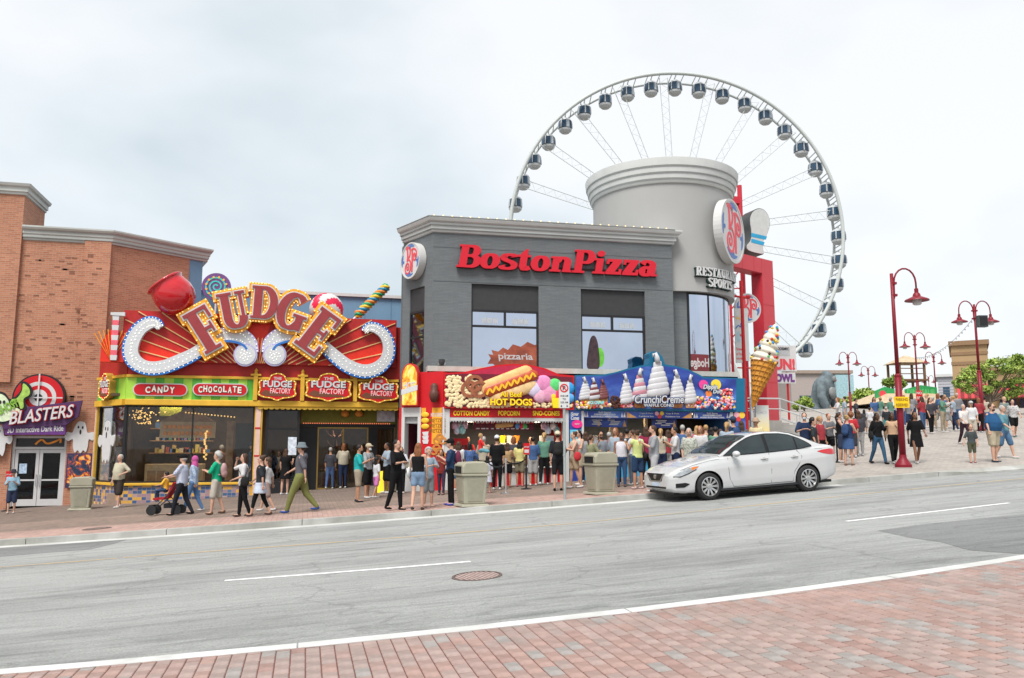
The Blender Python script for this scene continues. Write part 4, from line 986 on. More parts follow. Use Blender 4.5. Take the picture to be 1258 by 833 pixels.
# candy props standing on the sign
M_apple = mat('glossy candy red',(.50,.005,.012),.10,var=.04,coat=1.)
M_stick = mat('white stick',(.75,.74,.72),.5,var=.05)
A = f(214,363,-.3); ap = empty('candy_apple',FU.w(A[0],-.3,zt_ - .2),0,'giant glossy red candy apple on a stick above the fudge shop','candy apple')
Ma = Matrix.Translation((0,0,A[1] - zt_ + .2)) @ Matrix.Rotation(R(34),4,'Y')
ra_ = 24 / pxpm(FU.w(A[0],-.3,A[1]))
b = MB().lathe([(.001,-1.0 * ra_),(.45 * ra_,-.96 * ra_),(.80 * ra_,-.70 * ra_),(.98 * ra_,-.3 * ra_),(1.02 * ra_,.1 * ra_),(.97 * ra_,.4 * ra_),(.9 * ra_,.62 * ra_),(.93 * ra_,.70 * ra_),(1.0 * ra_,.76 * ra_),(.96 * ra_,.82 * ra_),(.5 * ra_,.86 * ra_),(.001,.88 * ra_)],32)
M_b = Matrix.Translation((0,0,A[1] - zt_ + .2)) @ Matrix.Rotation(R(-38),4,'Y')
b.xform(M_b).build('apple',M_apple,ap,smooth=True)
MB().tube([(0,0,-ra_ * .95),(0,0,-ra_ * 1.9)],.06,10).xform(M_b).build('stick',M_stick,ap)
# spiral lollipop
A = f(266,352.5,.3); lp = empty('spiral_lollipop',FU.w(A[0],.3,zt_ - .4),0,'flat purple and turquoise spiral lollipop behind the letter U','lollipop')
zc_ = A[1] - zt_ + .4; rl_ = 17 / pxpm(FU.w(A[0],.3,A[1]))
MB().disc(0,zc_,rl_,rl_,-.06,.06,36).build('disc',mat('purple candy',(.16,.07,.22),.35),lp)
sp = [((.03 + rl_ * .8 * t / 40) * math.cos(t * .47),zc_ + (.03 + rl_ * .8 * t / 40) * math.sin(t * .47)) for t in range(1,41)]
band(MB(),sp,.055,-.075,-.059).build('spiral',mat('turquoise candy',(.05,.55,.50),.35),lp)
b = MB()
for k in range(12): b.disc(rl_ * .70 * math.cos(k * .524 + .3),zc_ + rl_ * .70 * math.sin(k * .524 + .3),.045,.045,-.085,-.0755,10)
b.build('dots',mat('amber candy',(.75,.45,.08),.35),lp); MB().tube([(0,0,zc_ - rl_ * .9),(0,0,-.3)],.035,8).build('stick',M_stick,lp)
# peppermint
A = f(401,380,.2); pp = empty('peppermint',FU.w(A[0],.2,zt_ - .3),0,'large red and white striped peppermint candy beside the letter E','candy')
zc_ = A[1] - zt_ + .3; rp_ = 20.5 / pxpm(FU.w(A[0],.2,A[1])); b = MB()
n = 36
rings_ = 10
for i in range(rings_):
    for k in range(n):
        def P_(i,k):
            t = math.pi / 2 * i / rings_; w = 2 * math.pi * k / n; r = rp_ * math.sin(t); return (r * math.cos(w),-.5 * rp_ * math.cos(t),zc_ + r * math.sin(w))
        b.mi = int(((k + i * 1.3) % n) / 6) % 2; b.add([P_(i,k),P_(i,k + 1),P_(i + 1,k + 1),P_(i + 1,k)],[(0,3,2,1)])
b.mi = 0; b.add([(rp_ * math.cos(2 * math.pi * k / n),0.02,zc_ + rp_ * math.sin(2 * math.pi * k / n)) for k in range(n)],[list(range(n))])
b.build('candy',[M_signw,mat('peppermint red',(.62,.02,.07),.3)],pp,smooth=True)
MB().tube([(0,-.02,zc_ - rp_ * .8),(0,.1,-.2)],.05,8).build('stick',M_stick,pp)
# twisted lollipop
a = f(427,399,0); c = f(477,350,0); base = FU.w(a[0],.1,a[1] - .3)
tw = empty('twist_lollipop',base,0,'long twisted green, yellow and blue candy stick pointing up right','candy stick')
v0 = Vector((0,0,.3)); v1 = Vector((c[0] - a[0],0,c[1] - a[1] + .3)); ax = (v1 - v0); ln_ = ax.length; ax.normalize()
MB().tube([v0 - ax * .3,v0 + ax * ln_ * .25],.04,8).build('stick',M_stick,tw)
b = MB(); e1 = ax.cross(Vector((0,1,0))).normalized(); e2 = ax.cross(e1); ns,nk = 60,20
rad = lambda t: .17 * (min(1,.35 + t * 9) if t < .07 else 1) * (1 if t < .9 else .55 + .45 * math.sqrt(max(0,1 - ((t - .9) / .1) ** 2)))
tc_ = [mat('twist green',(.02,.30,.14),.3),mat('twist yellow',(.70,.45,.03),.3),mat('twist blue',(.03,.22,.36),.3),mat('twist orange',(.70,.24,.04),.3)]
vs = []
for i in range(ns + 1):
    t = i / ns
    for k in range(nk):
        w = 2 * math.pi * k / nk; rr = rad(t) * (1 + .16 * math.cos(4 * (w - t * 20))); vs.append(v0 + ax * ln_ * (.2 + .8 * t) + (e1 * math.cos(w) + e2 * math.sin(w)) * rr)
b.add(vs,[])
for i in range(ns):
    for k in range(nk):
        w = 2 * math.pi * (k + .5) / nk; b.f.append([i * nk + k,i * nk + (k + 1) % nk,(i + 1) * nk + (k + 1) % nk,(i + 1) * nk + k]); b.m.append(int(((w - (i + .5) / ns * 20) / (2 * math.pi) * 4 + .5) % 4))
b.build('candy',tc_,tw,smooth=True)
# blue building behind
P = Yp(440,365,38.5); P0 = Yp(246,352,38.5)
bl = empty('blue_building',(P.x,38.5,gz(P.x,38.5)),0,'plain sky blue building behind the fudge sign','building')
x0 = P0.x - P.x; x1 = Yp(497,365,38.5).x - P.x + .6; zt2 = P.z - gz(P.x,38.5)
MB().box(x0,x1,0,6,-1,zt2).build('wall',M_blue,bl); MB().box(x0 - .05,x1,-.12,.5,zt2,zt2 + .14).build('coping',M_white,bl)
for k in range(1,8): MB().box(x0 + (x1 - x0) * k / 8 - .012,x0 + (x1 - x0) * k / 8 + .012,-.012,-.001,0,zt2 - .01).build('joint',mat('blue joint',(.09,.19,.30),.8),bl)

# ---------------------------------------------------------------- grey restaurant building with round tower
GF = Frame((8.7,27.0,gz(8.7,27)),R(-2.36)); g = GF.p; WY = .9           # the booths' front is the frame's plane; the grey wall stands WY behind it
def grey_fn(N,L,vec):
    c,h = brick_fn((.150,.165,.172),(.128,.142,.150),(.118,.132,.14),.34,.052,.005,big=.10)(N,L,vec); return c,h
M_grey = tex_mat('slate grey split face',grey_fn,.8)
M_lgrey = mat('light grey render',(.365,.365,.36),.8,var=.035,scale=.7,dirt=.05)
M_corn = mat('off white cornice',(.56,.575,.565),.65,var=.04,scale=2,dirt=.08)
M_cline = mat('cornice groove',(.30,.325,.32),.7,var=.05)
M_dpanel = mat('charcoal panel',(.040,.041,.043),.55,var=.1)
M_mirror = mat('sky reflecting glass',(.50,.55,.66),.06,metal=1.,var=.10,scale=.35)
gb = GF.thing('grey_restaurant','slate grey two storey restaurant with white cornice and round light grey tower','building')
def pb(name,m,x0,x1,y0,y1,z0,z1,par=None,bevel=0.): return MB().box(x0,x1,y0,y1,z0,z1).build(name,m,par or gb,bevel=bevel)
def zat(P,py):                            # height above a plan point that shows at picture row py
    lo,hi = -5.,60.
    for _ in range(50):
        m = (lo + hi) / 2
        if proj((P[0],P[1],m))[1] > py: lo = m
        else: hi = m
    return lo
xg0 = g(531,380,WY)[0]; xg1 = g(826,330,WY)[0]; zW = g(531.5,284.6,WY)[1]; zC = g(527,265,WY - .3)[1]; z2 = g(700,457,WY)[1]
S0 = GF.loc(Zp(496,298.7,zW + GF.O.z)); sd = Vector((S0.x - xg0,S0.y - WY)); sl = sd.length; sa = math.atan2(-sd.y,-sd.x)
wins = [(579,662,350,380,401,621),(714,793,356.5,386,406,753)]
op = [(g(a,400,WY)[0],g(c,400,WY)[0],g((a + c) / 2,t,WY)[1]) for a,c,t,*_ in wins]
b = MB(); cur = xg0
for a,c,zt0 in op:
    b.box(cur,a,WY,WY + .35,z2 - .6,zW); b.box(a,c,WY,WY + .35,zt0,zW); b.box(a,c,WY,WY + .35,z2 - .6,z2 - .05); cur = c
b.box(cur,xg1,WY,WY + .35,z2 - .6,zW); b.build('front_wall',M_grey,gb)
pb('right_return',M_grey,xg1 - .3,xg1 - .002,WY + .351,WY + 3,z2 - .6,zW); pb('roof',M_cline,xg0,xg1 - .01,WY + .36,WY + 9,zW - .2,zW + .1)
SF = Frame(GF.w(S0.x,S0.y,0),GF.a + sa)   # the side wall's own frame
s0,s1 = SF.p(503.5,370)[0],SF.p(521.5,370)[0]; zsw = SF.p(512,354)[1]
b = MB(); b.box(0,s0,0,.3,z2 - 4,zW); b.box(s1,sl,0,.3,z2 - 4,zW); b.box(s0,s1,0,.3,zsw,zW); b.box(s0,s1,0,.3,z2 - 4,z2 - .05)
b.build('side_wall',M_grey,gb,loc=(S0.x,S0.y,0),rz=sa)
pb('back_wall',M_grey,S0.x - .0,xg1 - .4,S0.y + .5,S0.y + .8,-1,zW)
zsp = SF.p(512,382)[1]
sw = MB().box(s0,s1,.05,.12,zsp,zsw).build('window',M_dpanel,gb,loc=(S0.x,S0.y,0),rz=sa)
b = MB(); b.box(s0,s0 + .06,.02,.1,z2 - .05,zsp); b.box(s1 - .06,s1,.02,.1,z2 - .05,zsp); b.box(s0 + .06,s1 - .06,.02,.1,zsp - .08,zsp); b.box(s0 + .06,s1 - .06,.02,.1,zsp - 1.0,zsp - .93); b.build('window_frame',M_black,sw)
MB().box(s0 + .06,s1 - .06,.06,.07,z2 - .05,zsp - .08).build('pane',mat('deep blue glass',(.16,.25,.33),.05,metal=1.,var=.4,scale=1.2),sw)
for (a,c,zt0),(pa,pc,t,pt,pm,ps) in zip(op,wins):
    zp = g((pa + pc) / 2,pt + 1,WY)[1]; zm_ = g((pa + pc) / 2,pm,WY)[1]; xm_ = g(ps,392,WY)[0]; zb_ = z2 - .05
    wn = pb('window',M_dpanel,a + .002,c - .002,WY + .10,WY + .2,zp,zt0 - .002)
    b = MB(); w = .06
    b.box(a + .002,a + w,WY + .06,WY + .18,zb_,zp); b.box(c - w,c - .002,WY + .06,WY + .18,zb_,zp); b.box(a + w,c - w,WY + .06,WY + .18,zp - .07,zp - .001); b.box(a + w,c - w,WY + .06,WY + .18,zm_ - .035,zm_ + .035); b.box(xm_ - .035,xm_ + .035,WY + .06,WY + .18,zm_ + .035,zp - .07); b.box(a + w,c - w,WY + .06,WY + .18,zb_,zb_ + .05)
    b.build('window_frame',M_black,wn)
    for x0,x1,z0,z1 in ((a + w,xm_ - .035,zm_ + .035,zp - .07),(xm_ + .035,c - w,zm_ + .035,zp - .07),(a + w,c - w,zb_ + .05,zm_ - .035)):
        MB().box(x0,x1,WY + .12,WY + .13,z0,z1).build('pane',M_mirror,wn)
    for k in (-1,1):                      # pale bars on the upper panes, the glow of lamps put into their colour
        x = xm_ + k * (c - a) * .23; b = MB()
        for i in range(3): b.box(x - .28 + .2 * i,x - .1 + .2 * i,WY + .112,WY + .118,zm_ + .11,zm_ + .30)
        b.build('added_glow',mat('painted lamp glow',(.40,.43,.46),.3,var=.1,emit=.0),wn)
def splash_fn(N,L,vec):
    n = n_noise(N,L,n_map(N,L,vec,(1,1,1.4)),1.6,6,.6,.6); return n_ramp(N,L,n,[(.3,(.15,.035,.02)),(.5,(.27,.06,.03)),(.7,(.36,.11,.06))]),None
M_splash = tex_mat('red brown sauce print',splash_fn,.3)
p_ = [(599,447),(603,440),(600,435),(606,436),(604,430),(612,432),(618,427),(624,430),(630,423),(640,426),(648,420),(657,424),(661,422),(661,451),(610,451),(606,447)]
MB().prism([g(x,y,WY + .11) for x,y in p_],WY + .105,WY + .118).build('sauce_print',M_splash,gb)
a = g(612,438,WY + .1); c = g(655,438,WY + .1)
text('pizzaria',gb,(a[0] + c[0]) / 2,a[1] - .02,c[0] - a[0],.30,WY + .10,mat('pale print letters',(.42,.40,.40),.4),.004,.02,-.1)
# poster figure behind the right window: green and black shape
b = MB(); b.disc(*g(737,439,WY + .11),.17,.36,WY + .108,WY + .119,20); b.build('green_poster',mat('green print',(.12,.42,.05),.4,var=.3,scale=5),gb)
b = MB(); b.prism([g(x,y,WY + .1) for x,y in catmull([(722,452),(723,430),(726,415),(731,413),(735,425),(736,452)],4,True)],WY + .1,WY + .107); b.build('dark_poster',mat('dark print',(.05,.03,.035),.4,var=.4,scale=5),gb)
# cornice round the front and side, with a string of bulbs on top
path = [(S0.x,S0.y),(xg0,WY),(xg1 + .02,WY),(xg1 + .02,WY + 2.5)]
prof = [(0,zW - .02),(.06,zW),(.06,zW + .09),(.12,zW + .11),(.12,zW + .22),(.17,zW + .25),(.17,zC - .17),(.26,zC - .13),(.30,zC - .05),(.30,zC),(0,zC),(-.5,zC)]
b = MB(); cornice(b,path,prof); b.build('cornice',M_corn,gb)
for zz,o_ in ((zW + .10,.123),(zW + .235,.173),(zC - .16,.185)):
    b = MB(); cornice(b,path[:3],[(o_ - .06,zz - .014),(o_,zz - .014),(o_,zz + .014),(o_ - .06,zz + .014)]); b.build('cornice_line',M_cline,gb)
def bulbs_on(name,pts,r,par,m=M_bulb,z0=0.):
    b = MB()
    for p in pts: b.tube([(p[0],p[1],p[2] - .05),(p[0],p[1],p[2])],.012,5); b.ball(p,r,6,4)
    o = b.build(name,m,par); o['kind'] = 'stuff'; return o
pts = []
for (ax_,ay_),(bx_,by_) in zip(path[:2],path[1:3]):
    n = int(math.hypot(bx_ - ax_,by_ - ay_) / .32)
    for i in range(n): t = i / n; pts.append((ax_ + (bx_ - ax_) * t,ay_ + (by_ - ay_) * t - .25,zC + .04))
bulbs_on('bulb_string',pts,.032,gb)
b = MB(); cornice(b,path[:3],[(.26,zC + .001),(.33,zC + .001),(.33,zC + .02),(.26,zC + .02)]); b.build('bulb_rail',M_cline,gb)
for zz in (g(690,351.5,WY)[1],zW - .55): MB().box(xg0 + .02,xg1 - .02,WY - .006,WY - .001,zz - .012,zz + .012).build('wall_joint',mat('dark wall joint',(.085,.095,.10),.8),gb)
MB().box(xg0 + .2,xg0 + .42,WY - .5,WY - .02,z2 + .12,z2 + .22).build('camera_arm',M_steel,gb)
MB().lathe([(.001,-.1),(.09,-.07),(.11,0),(.11,.1),(.0,.12)],12,(xg0 + .3,WY - .5,z2 + .2)).build('security_camera',M_dpanel,gb)
# ledge over the booths
MB().box(xg0 - .2,g(907,458,.3)[0],.25,WY - .001,z2 - .12,z2 + .06).build('ledge',mat('stone ledge',(.48,.46,.42),.75,var=.08,dirt=.15),gb)

# tower
dT = 33.0; Tc = CAM + ray(819.5,548) * (dT / ray(819.5,548).dot(_fw)); TR = 2.86
tl = GF.loc(Tc); tx,ty = tl.x,tl.y
near = Vector((Tc.x,Tc.y,0)) - Vector((Tc.x,Tc.y,0)).normalized() * TR
zb_t = zat(near,357.5) - GF.O.z; zt_b = zat(near,225) - GF.O.z; zt_t = zat(near - Vector((Tc.x,Tc.y,0)).normalized() * .3,193) - GF.O.z
a_cam = math.atan2(-tl.y + GF.loc(CAM).y,-tl.x + GF.loc(CAM).x)            # direction from the tower to the camera, in the local frame
MB().lathe([(TR,zb_t),(TR,zt_b)],96,(tx,ty,0)).build('tower_wall',M_lgrey,gb,smooth='auto')
MB().lathe([(TR - .25,zb_t + .001),(TR - .001,zb_t + .001),(TR - .001,zb_t + .004)],96,(tx,ty,0)).build('tower_soffit',M_lgrey,gb)
hT = zt_t - zt_b; pr = [(TR - .1,zt_b)]
for k in range(4):
    r0 = TR + .05 + .075 * k; z0 = zt_b + hT * (0,.16,.40,.66)[k]; z1 = zt_b + hT * (.16,.40,.66,1.)[k]; pr += [(r0,z0),(r0 + .02,z0 + .02),(r0 + .05,z1 - .03),(r0 + .05,z1)]
pr += [(TR - .6,zt_t)]
MB().lathe(pr,96,(tx,ty,0)).build('tower_cornice',M_corn,gb,smooth='auto')
for k in (1,2,3):
    z0 = zt_b + hT * (0,.16,.40,.66)[k]; r0 = TR + .05 + .075 * (k - 1) + .05
    MB().lathe([(r0 - .03,z0 - .028),(r0 + .024,z0 - .028),(r0 + .024,z0 - .004),(r0 - .03,z0 - .004)],96,(tx,ty,0)).build('cornice_line',M_cline,gb)
bulbs_on('bulb_string',[(tx + (TR + .22) * math.cos(a_cam + t * .04),ty + (TR + .22) * math.sin(a_cam + t * .04),zt_t + .03) for t in range(-40,41)],.026,gb,mat('unlit bulb',(.55,.56,.54),.3,var=.1))
# glazing under the tower: grey pier then curved panes
RG = TR - .22
def tower_ang(px):                         # the angle on the tower's surface seen at picture column px
    best = None
    for i in range(400):
        a = a_cam - 1.55 + 3.1 * i / 399; P = GF.w(tx + RG * math.cos(a),ty + RG * math.sin(a),5); e = abs(proj(P)[0] - px)
        if best is None or e < best[0]: best = (e,a)
    return best[1]
zg1 = zb_t - .02; zg0 = z2
a0,a1,a2,a3,a4 = [tower_ang(v) for v in (815,845,872.5,892,904)]
def curved(name,m,u,v,r,z0,z1,th=.05,par=gb,n=10):
    return MB().lathe([(r - th,z0),(r,z0),(r,z1),(r - th,z1),(r - th,z0)],n,(tx,ty,0),u,v).build(name,m,par,smooth='auto')
curved('tower_pier',M_grey,a0,a1,RG,zg0 - .6,zg1,.3)
tw_ = curved('tower_window',M_black,a1,a1 + .035,RG + .01,zg0,zg1,.1,n=3)
for u,v in ((a1 + .035,a2),(a2,a3),(a3,a4 + .25)):
    curved('pane',M_mirror,u + .008,v - .008,RG - .03,zg0 + .05,zg1 - .06,.02,tw_); curved('mullion',M_black,v - .008,v + .008,RG,zg0,zg1,.08,tw_,2)
curved('head_rail',M_black,a1,a4 + .25,RG,zg1 - .06,zg1,.08,tw_); curved('sill_rail',M_black,a1,a4 + .25,RG,zg0 - .02,zg0 + .05,.08,tw_)
MB().lathe([(RG - .4,zg0 - .4),(RG + .12,zg0 - .4),(RG + .12,zg0 - .02),(RG - .4,zg0 - .02)],48,(tx,ty,0)).build('tower_ledge',MATS['stone ledge'],gb)
MB().lathe([(RG - .6,zg0),(RG - .6,zg1)],48,(tx,ty,0)).build('tower_core',M_interior,gb)
# reflected shop lettering seen in the curved panes
def curve_text(s,parent,uL,uR,r,zc,h,m,depth,bold,word_serif=None,name='lettering',flip=False):
    """letters wrapped round the tower between two angles"""
    b = text(s,None,0,0,1.,h,0,m,depth,bold,mb=MB()) if not word_serif else word_serif
    out = []
    for x,y,z in b.v:
        t = (x + .5) if not flip else (.5 - x); a = uL + (uR - uL) * t; rr = r - y
        out.append((tx + rr * math.cos(a),ty + rr * math.sin(a),zc + z))
    b.v = out; return b.build(name,m,parent)
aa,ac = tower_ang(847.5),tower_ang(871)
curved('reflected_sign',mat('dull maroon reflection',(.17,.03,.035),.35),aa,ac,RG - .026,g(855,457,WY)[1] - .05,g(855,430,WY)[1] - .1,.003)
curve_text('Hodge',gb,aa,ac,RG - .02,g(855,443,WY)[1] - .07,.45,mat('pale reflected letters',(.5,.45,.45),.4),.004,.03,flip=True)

# channel letters BostonPizza
bl_ = GF.thing('restaurant_lettering','big red letters reading Boston Pizza on the grey wall','sign')
M_chan = mat('red letter face',(.56,.014,.030),.4,var=.03); M_chs = mat('black letter return',(.03,.02,.022),.5)
p0 = g(560,328.3,WY - .12); p1 = g(811.5,340.4,WY - .12); hB = g(600,301.5,WY)[1] - g(600,329,WY)[1]; hB1 = g(800,311.5,WY)[1] - g(800,340,WY)[1]
slab_word('BostonPizza',bl_,p0[0],p1[0] - .2,p0[1],p1[1],hB,WY - .20,WY - .12,M_chan,shear=.17,gap=.01,h1=hB1)
slab_word('BostonPizza',bl_,p0[0] + .015,p1[0] - .185,p0[1] - .02,p1[1] - .02,hB,WY - .118,WY - .03,M_chs,name='letter_back',shear=.17,gap=.01,grow=-.01,h1=hB1)
pb('raceway',M_chs,p0[0] + .1,p1[0] - .3,WY - .03,WY - .001,(p0[1] + p1[1]) / 2 + .12,(p0[1] + p1[1]) / 2 + .2,bl_)

# round BP signs
M_bpred = mat('coral red logo',(.66,.07,.09),.4,var=.04); M_bpblue = mat('logo blue',(.09,.17,.42),.4,var=.06)
def bp_sign(name,label,loc,rz,r,th=.3,tilt=0.,face_glow=True):
    t = empty(name,loc,rz,label,'sign','round logo signs')
    n = 48; MB().disc(0,0,r,r,-th,0,n).build('drum',M_white,t)
    MB().ring([(r * math.cos(i * 2 * math.pi / n),r * math.sin(i * 2 * math.pi / n)) for i in range(n)],[(r * .93 * math.cos(i * 2 * math.pi / n),r * .93 * math.sin(i * 2 * math.pi / n)) for i in range(n)],-th - .03,-th - .001).build('rim',M_white,t)
    MB().disc(0,0,r * .93,r * .93,-th - .012,-th - .001,n).build('face',M_signw,t)
    y0,y1 = -th - .022,-th - .011; k = r
    def st(pts,w,name,m,sub=5,step=0): band(MB(),[(x * k,z * k) for x,z in catmull(pts,sub)],lambda i,d: w * k,y0 - .003 * step,y1).build(name,m,t)
    def spiral(cx,cz,r0,turns,a0,sgn=1,n=26): return [(cx + r0 * (1 - .86 * i / n) * math.cos(R(a0) + sgn * turns * 2 * math.pi * i / n),cz + r0 * (1 - .86 * i / n) * math.sin(R(a0) + sgn * turns * 2 * math.pi * i / n)) for i in range(n + 1)]
    st([(-.30,-.02),(-.27,.34),(-.31,.70)],.15,'logo_letter',M_bpred)
    st([(-.46,.72),(-.20,.76),(-.02,.60),(-.04,.30),(-.24,.10)],.12,'logo_letter',M_bpred,step=1)
    st([(-.24,.10),(-.02,.0),(.07,-.22),(.02,-.50),(-.16,-.68),(-.40,-.62),(-.50,-.40),(-.42,-.18),(-.24,-.12),(-.12,-.26),(-.16,-.44),(-.30,-.46),(-.33,-.33),(-.25,-.28)],.095,'logo_letter',M_bpred,step=2)
    st([(.20,.52),(.22,.0),(.19,-.66)],.15,'logo_letter',M_bpred,step=1)
    st([(.10,.56),(.34,.60),(.60,.46),(.66,.18),(.52,-.04),(.36,.02),(.33,.20),(.43,.32),(.53,.22),(.46,.13)],.10,'logo_letter',M_bpred,step=2)
    for a0,a1,rr in ((60,112,.82),(150,196,.84),(-34,8,.82),(-132,-68,.80)):
        p = arc(0,0,rr,rr,a0,a1,10); band(MB(),[(x * k,z * k) for x,z in p],lambda i,d: k * (.03 + .13 * math.sin(math.pi * i / 10)),y0,y1).build('logo_wave',M_bpblue,t)
        am = R((a0 * .4 + a1 * .6)); st(spiral(.70 * math.cos(am),.70 * math.sin(am),.08,1.2,a0,1,14),.045,'logo_curl',M_bpblue,2,1)
    return t
c = SF.p(512.5,321.5); bp_sign('round_sign','round white BP logo sign on the left side wall',SF.w(c[0],-.02,c[1]),SF.a,22.5 / pxpm(SF.w(c[0],0,c[1])),.26)
aS = tower_ang(889) ; rS = 39.5 / pxpm(GF.w(tx,ty,8)) * 1.0
Pn = GF.w(tx + (TR + .02) * math.cos(aS),ty + (TR + .02) * math.sin(aS),0); zS = zat(Pn,285.5)
bp_sign('round_sign','largest round BP logo sign, high on the light grey tower',(Pn.x,Pn.y,zS),GF.a + aS + R(96),rS * .96,.30)
# tower words
def serif_flat(word,gap=.05):
    adv = sum(GLY[c][0] + gap for c in word) - gap; b = MB(); x = 0.
    for c in word:
        glyph(b,c,lambda u,v,x=x: ((x + u) / adv - .5,v),-.05,0); x += GLY[c][0] + gap
    return b
tl_ = GF.thing('tower_lettering','white raised letters reading RESTAURANT SPORTS BAR wrapped round the tower','sign')
for word,pL,py,hpx in (('RESTAURANT',852.5,339.0,11.5),('SPORTS',865.5,352.6,11.5)):
    uL = tower_ang(pL); hh = hpx / pxpm(near); dA = (.97 if word != 'SPORTS' else .66)
    Pm = GF.w(tx + TR * math.cos(uL),ty + TR * math.sin(uL),0); zb2 = zat(Pm,py) - GF.O.z
    adv_ = sum(GLY[c][0] + .05 for c in word); dA = hh * adv_ * .80 / TR
    for bk in (1,0):
        x = 0.
        for ch in word:
            b = MB(); glyph(b,ch,lambda u,v,x=x: ((x + u) / adv_,v * hh),-.16 if not bk else -.12,-.06 if not bk else 0,.02 if bk else 0.)
            o_ = []
            for X,Y,Z in b.v: a = uL + dA * X - (.006 if bk else 0); o_.append((tx + (TR - Y) * math.cos(a),ty + (TR - Y) * math.sin(a),zb2 + Z - (.03 if bk else 0)))
            b.v = o_; b.build('letter' if not bk else 'letter_back',M_signw if not bk else mat('dark green letter return',(.02,.05,.045),.5),tl_); x += GLY[ch][0] + .05

# ---------------------------------------------------------------- food booths under the restaurant
def npz(name,pts,d,th,m,par,fr=GF): return MB().prism([fr.p(x,y,d) for x,y in pts],d,d + th).build(name,m,par)
M_magenta = mat('raspberry sign field',(.44,.02,.06),.45,var=.12); M_burg = mat('burgundy sign field',(.14,.015,.03),.45,var=.15)
M_bun = mat('bread bun',(.68,.40,.16),.55,var=.2,scale=7); M_sau = mat('sausage',(.42,.07,.03),.35,var=.2,scale=7); M_must = mat('mustard',(.80,.46,.03),.4,var=.1)
M_pop = mat('popcorn cream',(.76,.62,.36),.6,var=.22,scale=12); M_choc = mat('chocolate brown',(.13,.045,.03),.5,var=.25,scale=9)
M_yel = mat('yellow letters',(.85,.66,.02),.45,var=.04)
hb = GF.thing('hot_dog_booth','red snack booth with hot dog sign board and striped counter','booth')
def hbx(name,m,x0,x1,y0,y1,z0,z1,par=hb,bevel=0.): return MB().box(x0,x1,y0,y1,z0,z1).build(name,m,par,bevel=bevel)
xh0,xh1 = g(545,480)[0],g(705.6,480)[0]; zs1,zs0_ = g(545,458)[1],g(620,501)[1]
sb = npz('sign_board',[(545.5,501.5),(545.5,458),(570,457),(590,452.5),(610,448.5),(630,447),(650,448),(670,452.5),(686,459.5),(705.5,461.5),(705.5,503.5)],-.12,.5,M_redbright,hb)
npz('sign_field',[(547.5,499.5),(547.5,460),(571,459),(600,459.5),(650,461),(685,462.5),(703.5,463.5),(703.5,501)],-.135,.014,M_burg,sb)
npz('sign_arch',[(572,459.3),(592,454),(612,450.3),(630,449),(650,450),(668,454),(684,461.8)],-.134,.013,M_magenta,sb)
r3 = random.Random(11)
b = MB()
for k in range(190):                       # popcorn heap
    x,y = r3.uniform(548,606),r3.uniform(462,499)
    if y < 461 + max(0,(x - 575)) * .55 : continue
    p = g(x,y,-.15); b.ball((p[0],-.145,p[1]),(r3.uniform(.05,.10),.035,r3.uniform(.05,.09)),7,5)
o = b.build('popcorn',M_pop,sb); o['kind'] = 'stuff'
b = MB()
for k in range(120):
    p = g(r3.uniform(575,704),r3.uniform(495,500),-.15); b.ball((p[0],-.14,p[1]),(.06,.03,.05),6,4)
o = b.build('popcorn',M_pop,sb); o['kind'] = 'stuff'
for k in range(3):
    c = g(583,476,-.2); band(MB(),arc(c[0] + (k - 1) * .16,c[1] + (.14 if k == 1 else -.06),.26,.24,0,345,16),.11,-.20 - .008 * k,-.14,True).build('pretzel_loop',mat('dark pretzel',(.30,.10,.05),.45,var=.3,scale=8),sb)
def capsule(b,p0,p1,r,y,fl=.35,n=10):
    A,B = Vector((p0[0],y,p0[1])),Vector((p1[0],y,p1[1])); d = (B - A).normalized(); L_ = (B - A).length; P = []; rr = []
    for i in range(7): t = i / 6; P.append(A + d * (r * (1 - math.cos(t * math.pi / 2)))); rr.append(r * math.sin(t * math.pi / 2) * .999 + .001)
    for i in range(7): t = 1 - i / 6; P.append(B - d * (r * (1 - math.cos(t * math.pi / 2)))); rr.append(r * math.sin(t * math.pi / 2) * .999 + .001)
    up = Vector((0,1,0)); e = d.cross(up); rings = [[p + e * math.cos(2 * math.pi * k / n) * q + up * math.sin(2 * math.pi * k / n) * q * fl for k in range(n)] for p,q in zip(P,rr)]
    return b.loft(rings)
px2 = lambda x,y: g(x,y,-.2)
hd = capsule(MB(),px2(591,480),px2(655,455),.27,-.15).build('bun',M_bun,sb,smooth=True)
capsule(MB(),px2(602,490),px2(660,470),.27,-.155).build('bun',mat('pale bun',(.74,.52,.26),.55,var=.15,scale=7),sb,smooth=True)
capsule(MB(),px2(595,483),px2(661,459),.20,-.21).build('sausage',M_sau,sb,smooth=True)
zz = [(598 + 60 * i / 16,482 - 22 * i / 16 + (-3 if i % 2 else 3)) for i in range(17)]
band(MB(),[g(x,y,-.29) for x,y in catmull(zz,3)],.07,-.295,-.265).build('mustard_line',M_must,sb)
for (x,y),r,c in (((650,470),.30,(.42,.58,.80)),((657,478),.28,(.62,.55,.72)),((668,472),.32,(.66,.24,.44)),((675,482),.34,(.70,.30,.46)),((664,486),.26,(.72,.38,.50)),((682,474),.26,(.10,.55,.16)),((690,484),.28,(.66,.03,.08)),((699,477),.22,(.03,.28,.62)),((679,486),.15,(.8,.62,.05)),((700,489),.18,(.10,.35,.70))):
    p = g(x,y,-.2); MB().ball((p[0],-.15,p[1]),(r,.09,r),14,9).build('candy_ball',mat('floss %.2f %.2f %.2f' % c,c,.7,var=.15,scale=9,bump=.4,bscale=30),sb,smooth=True)
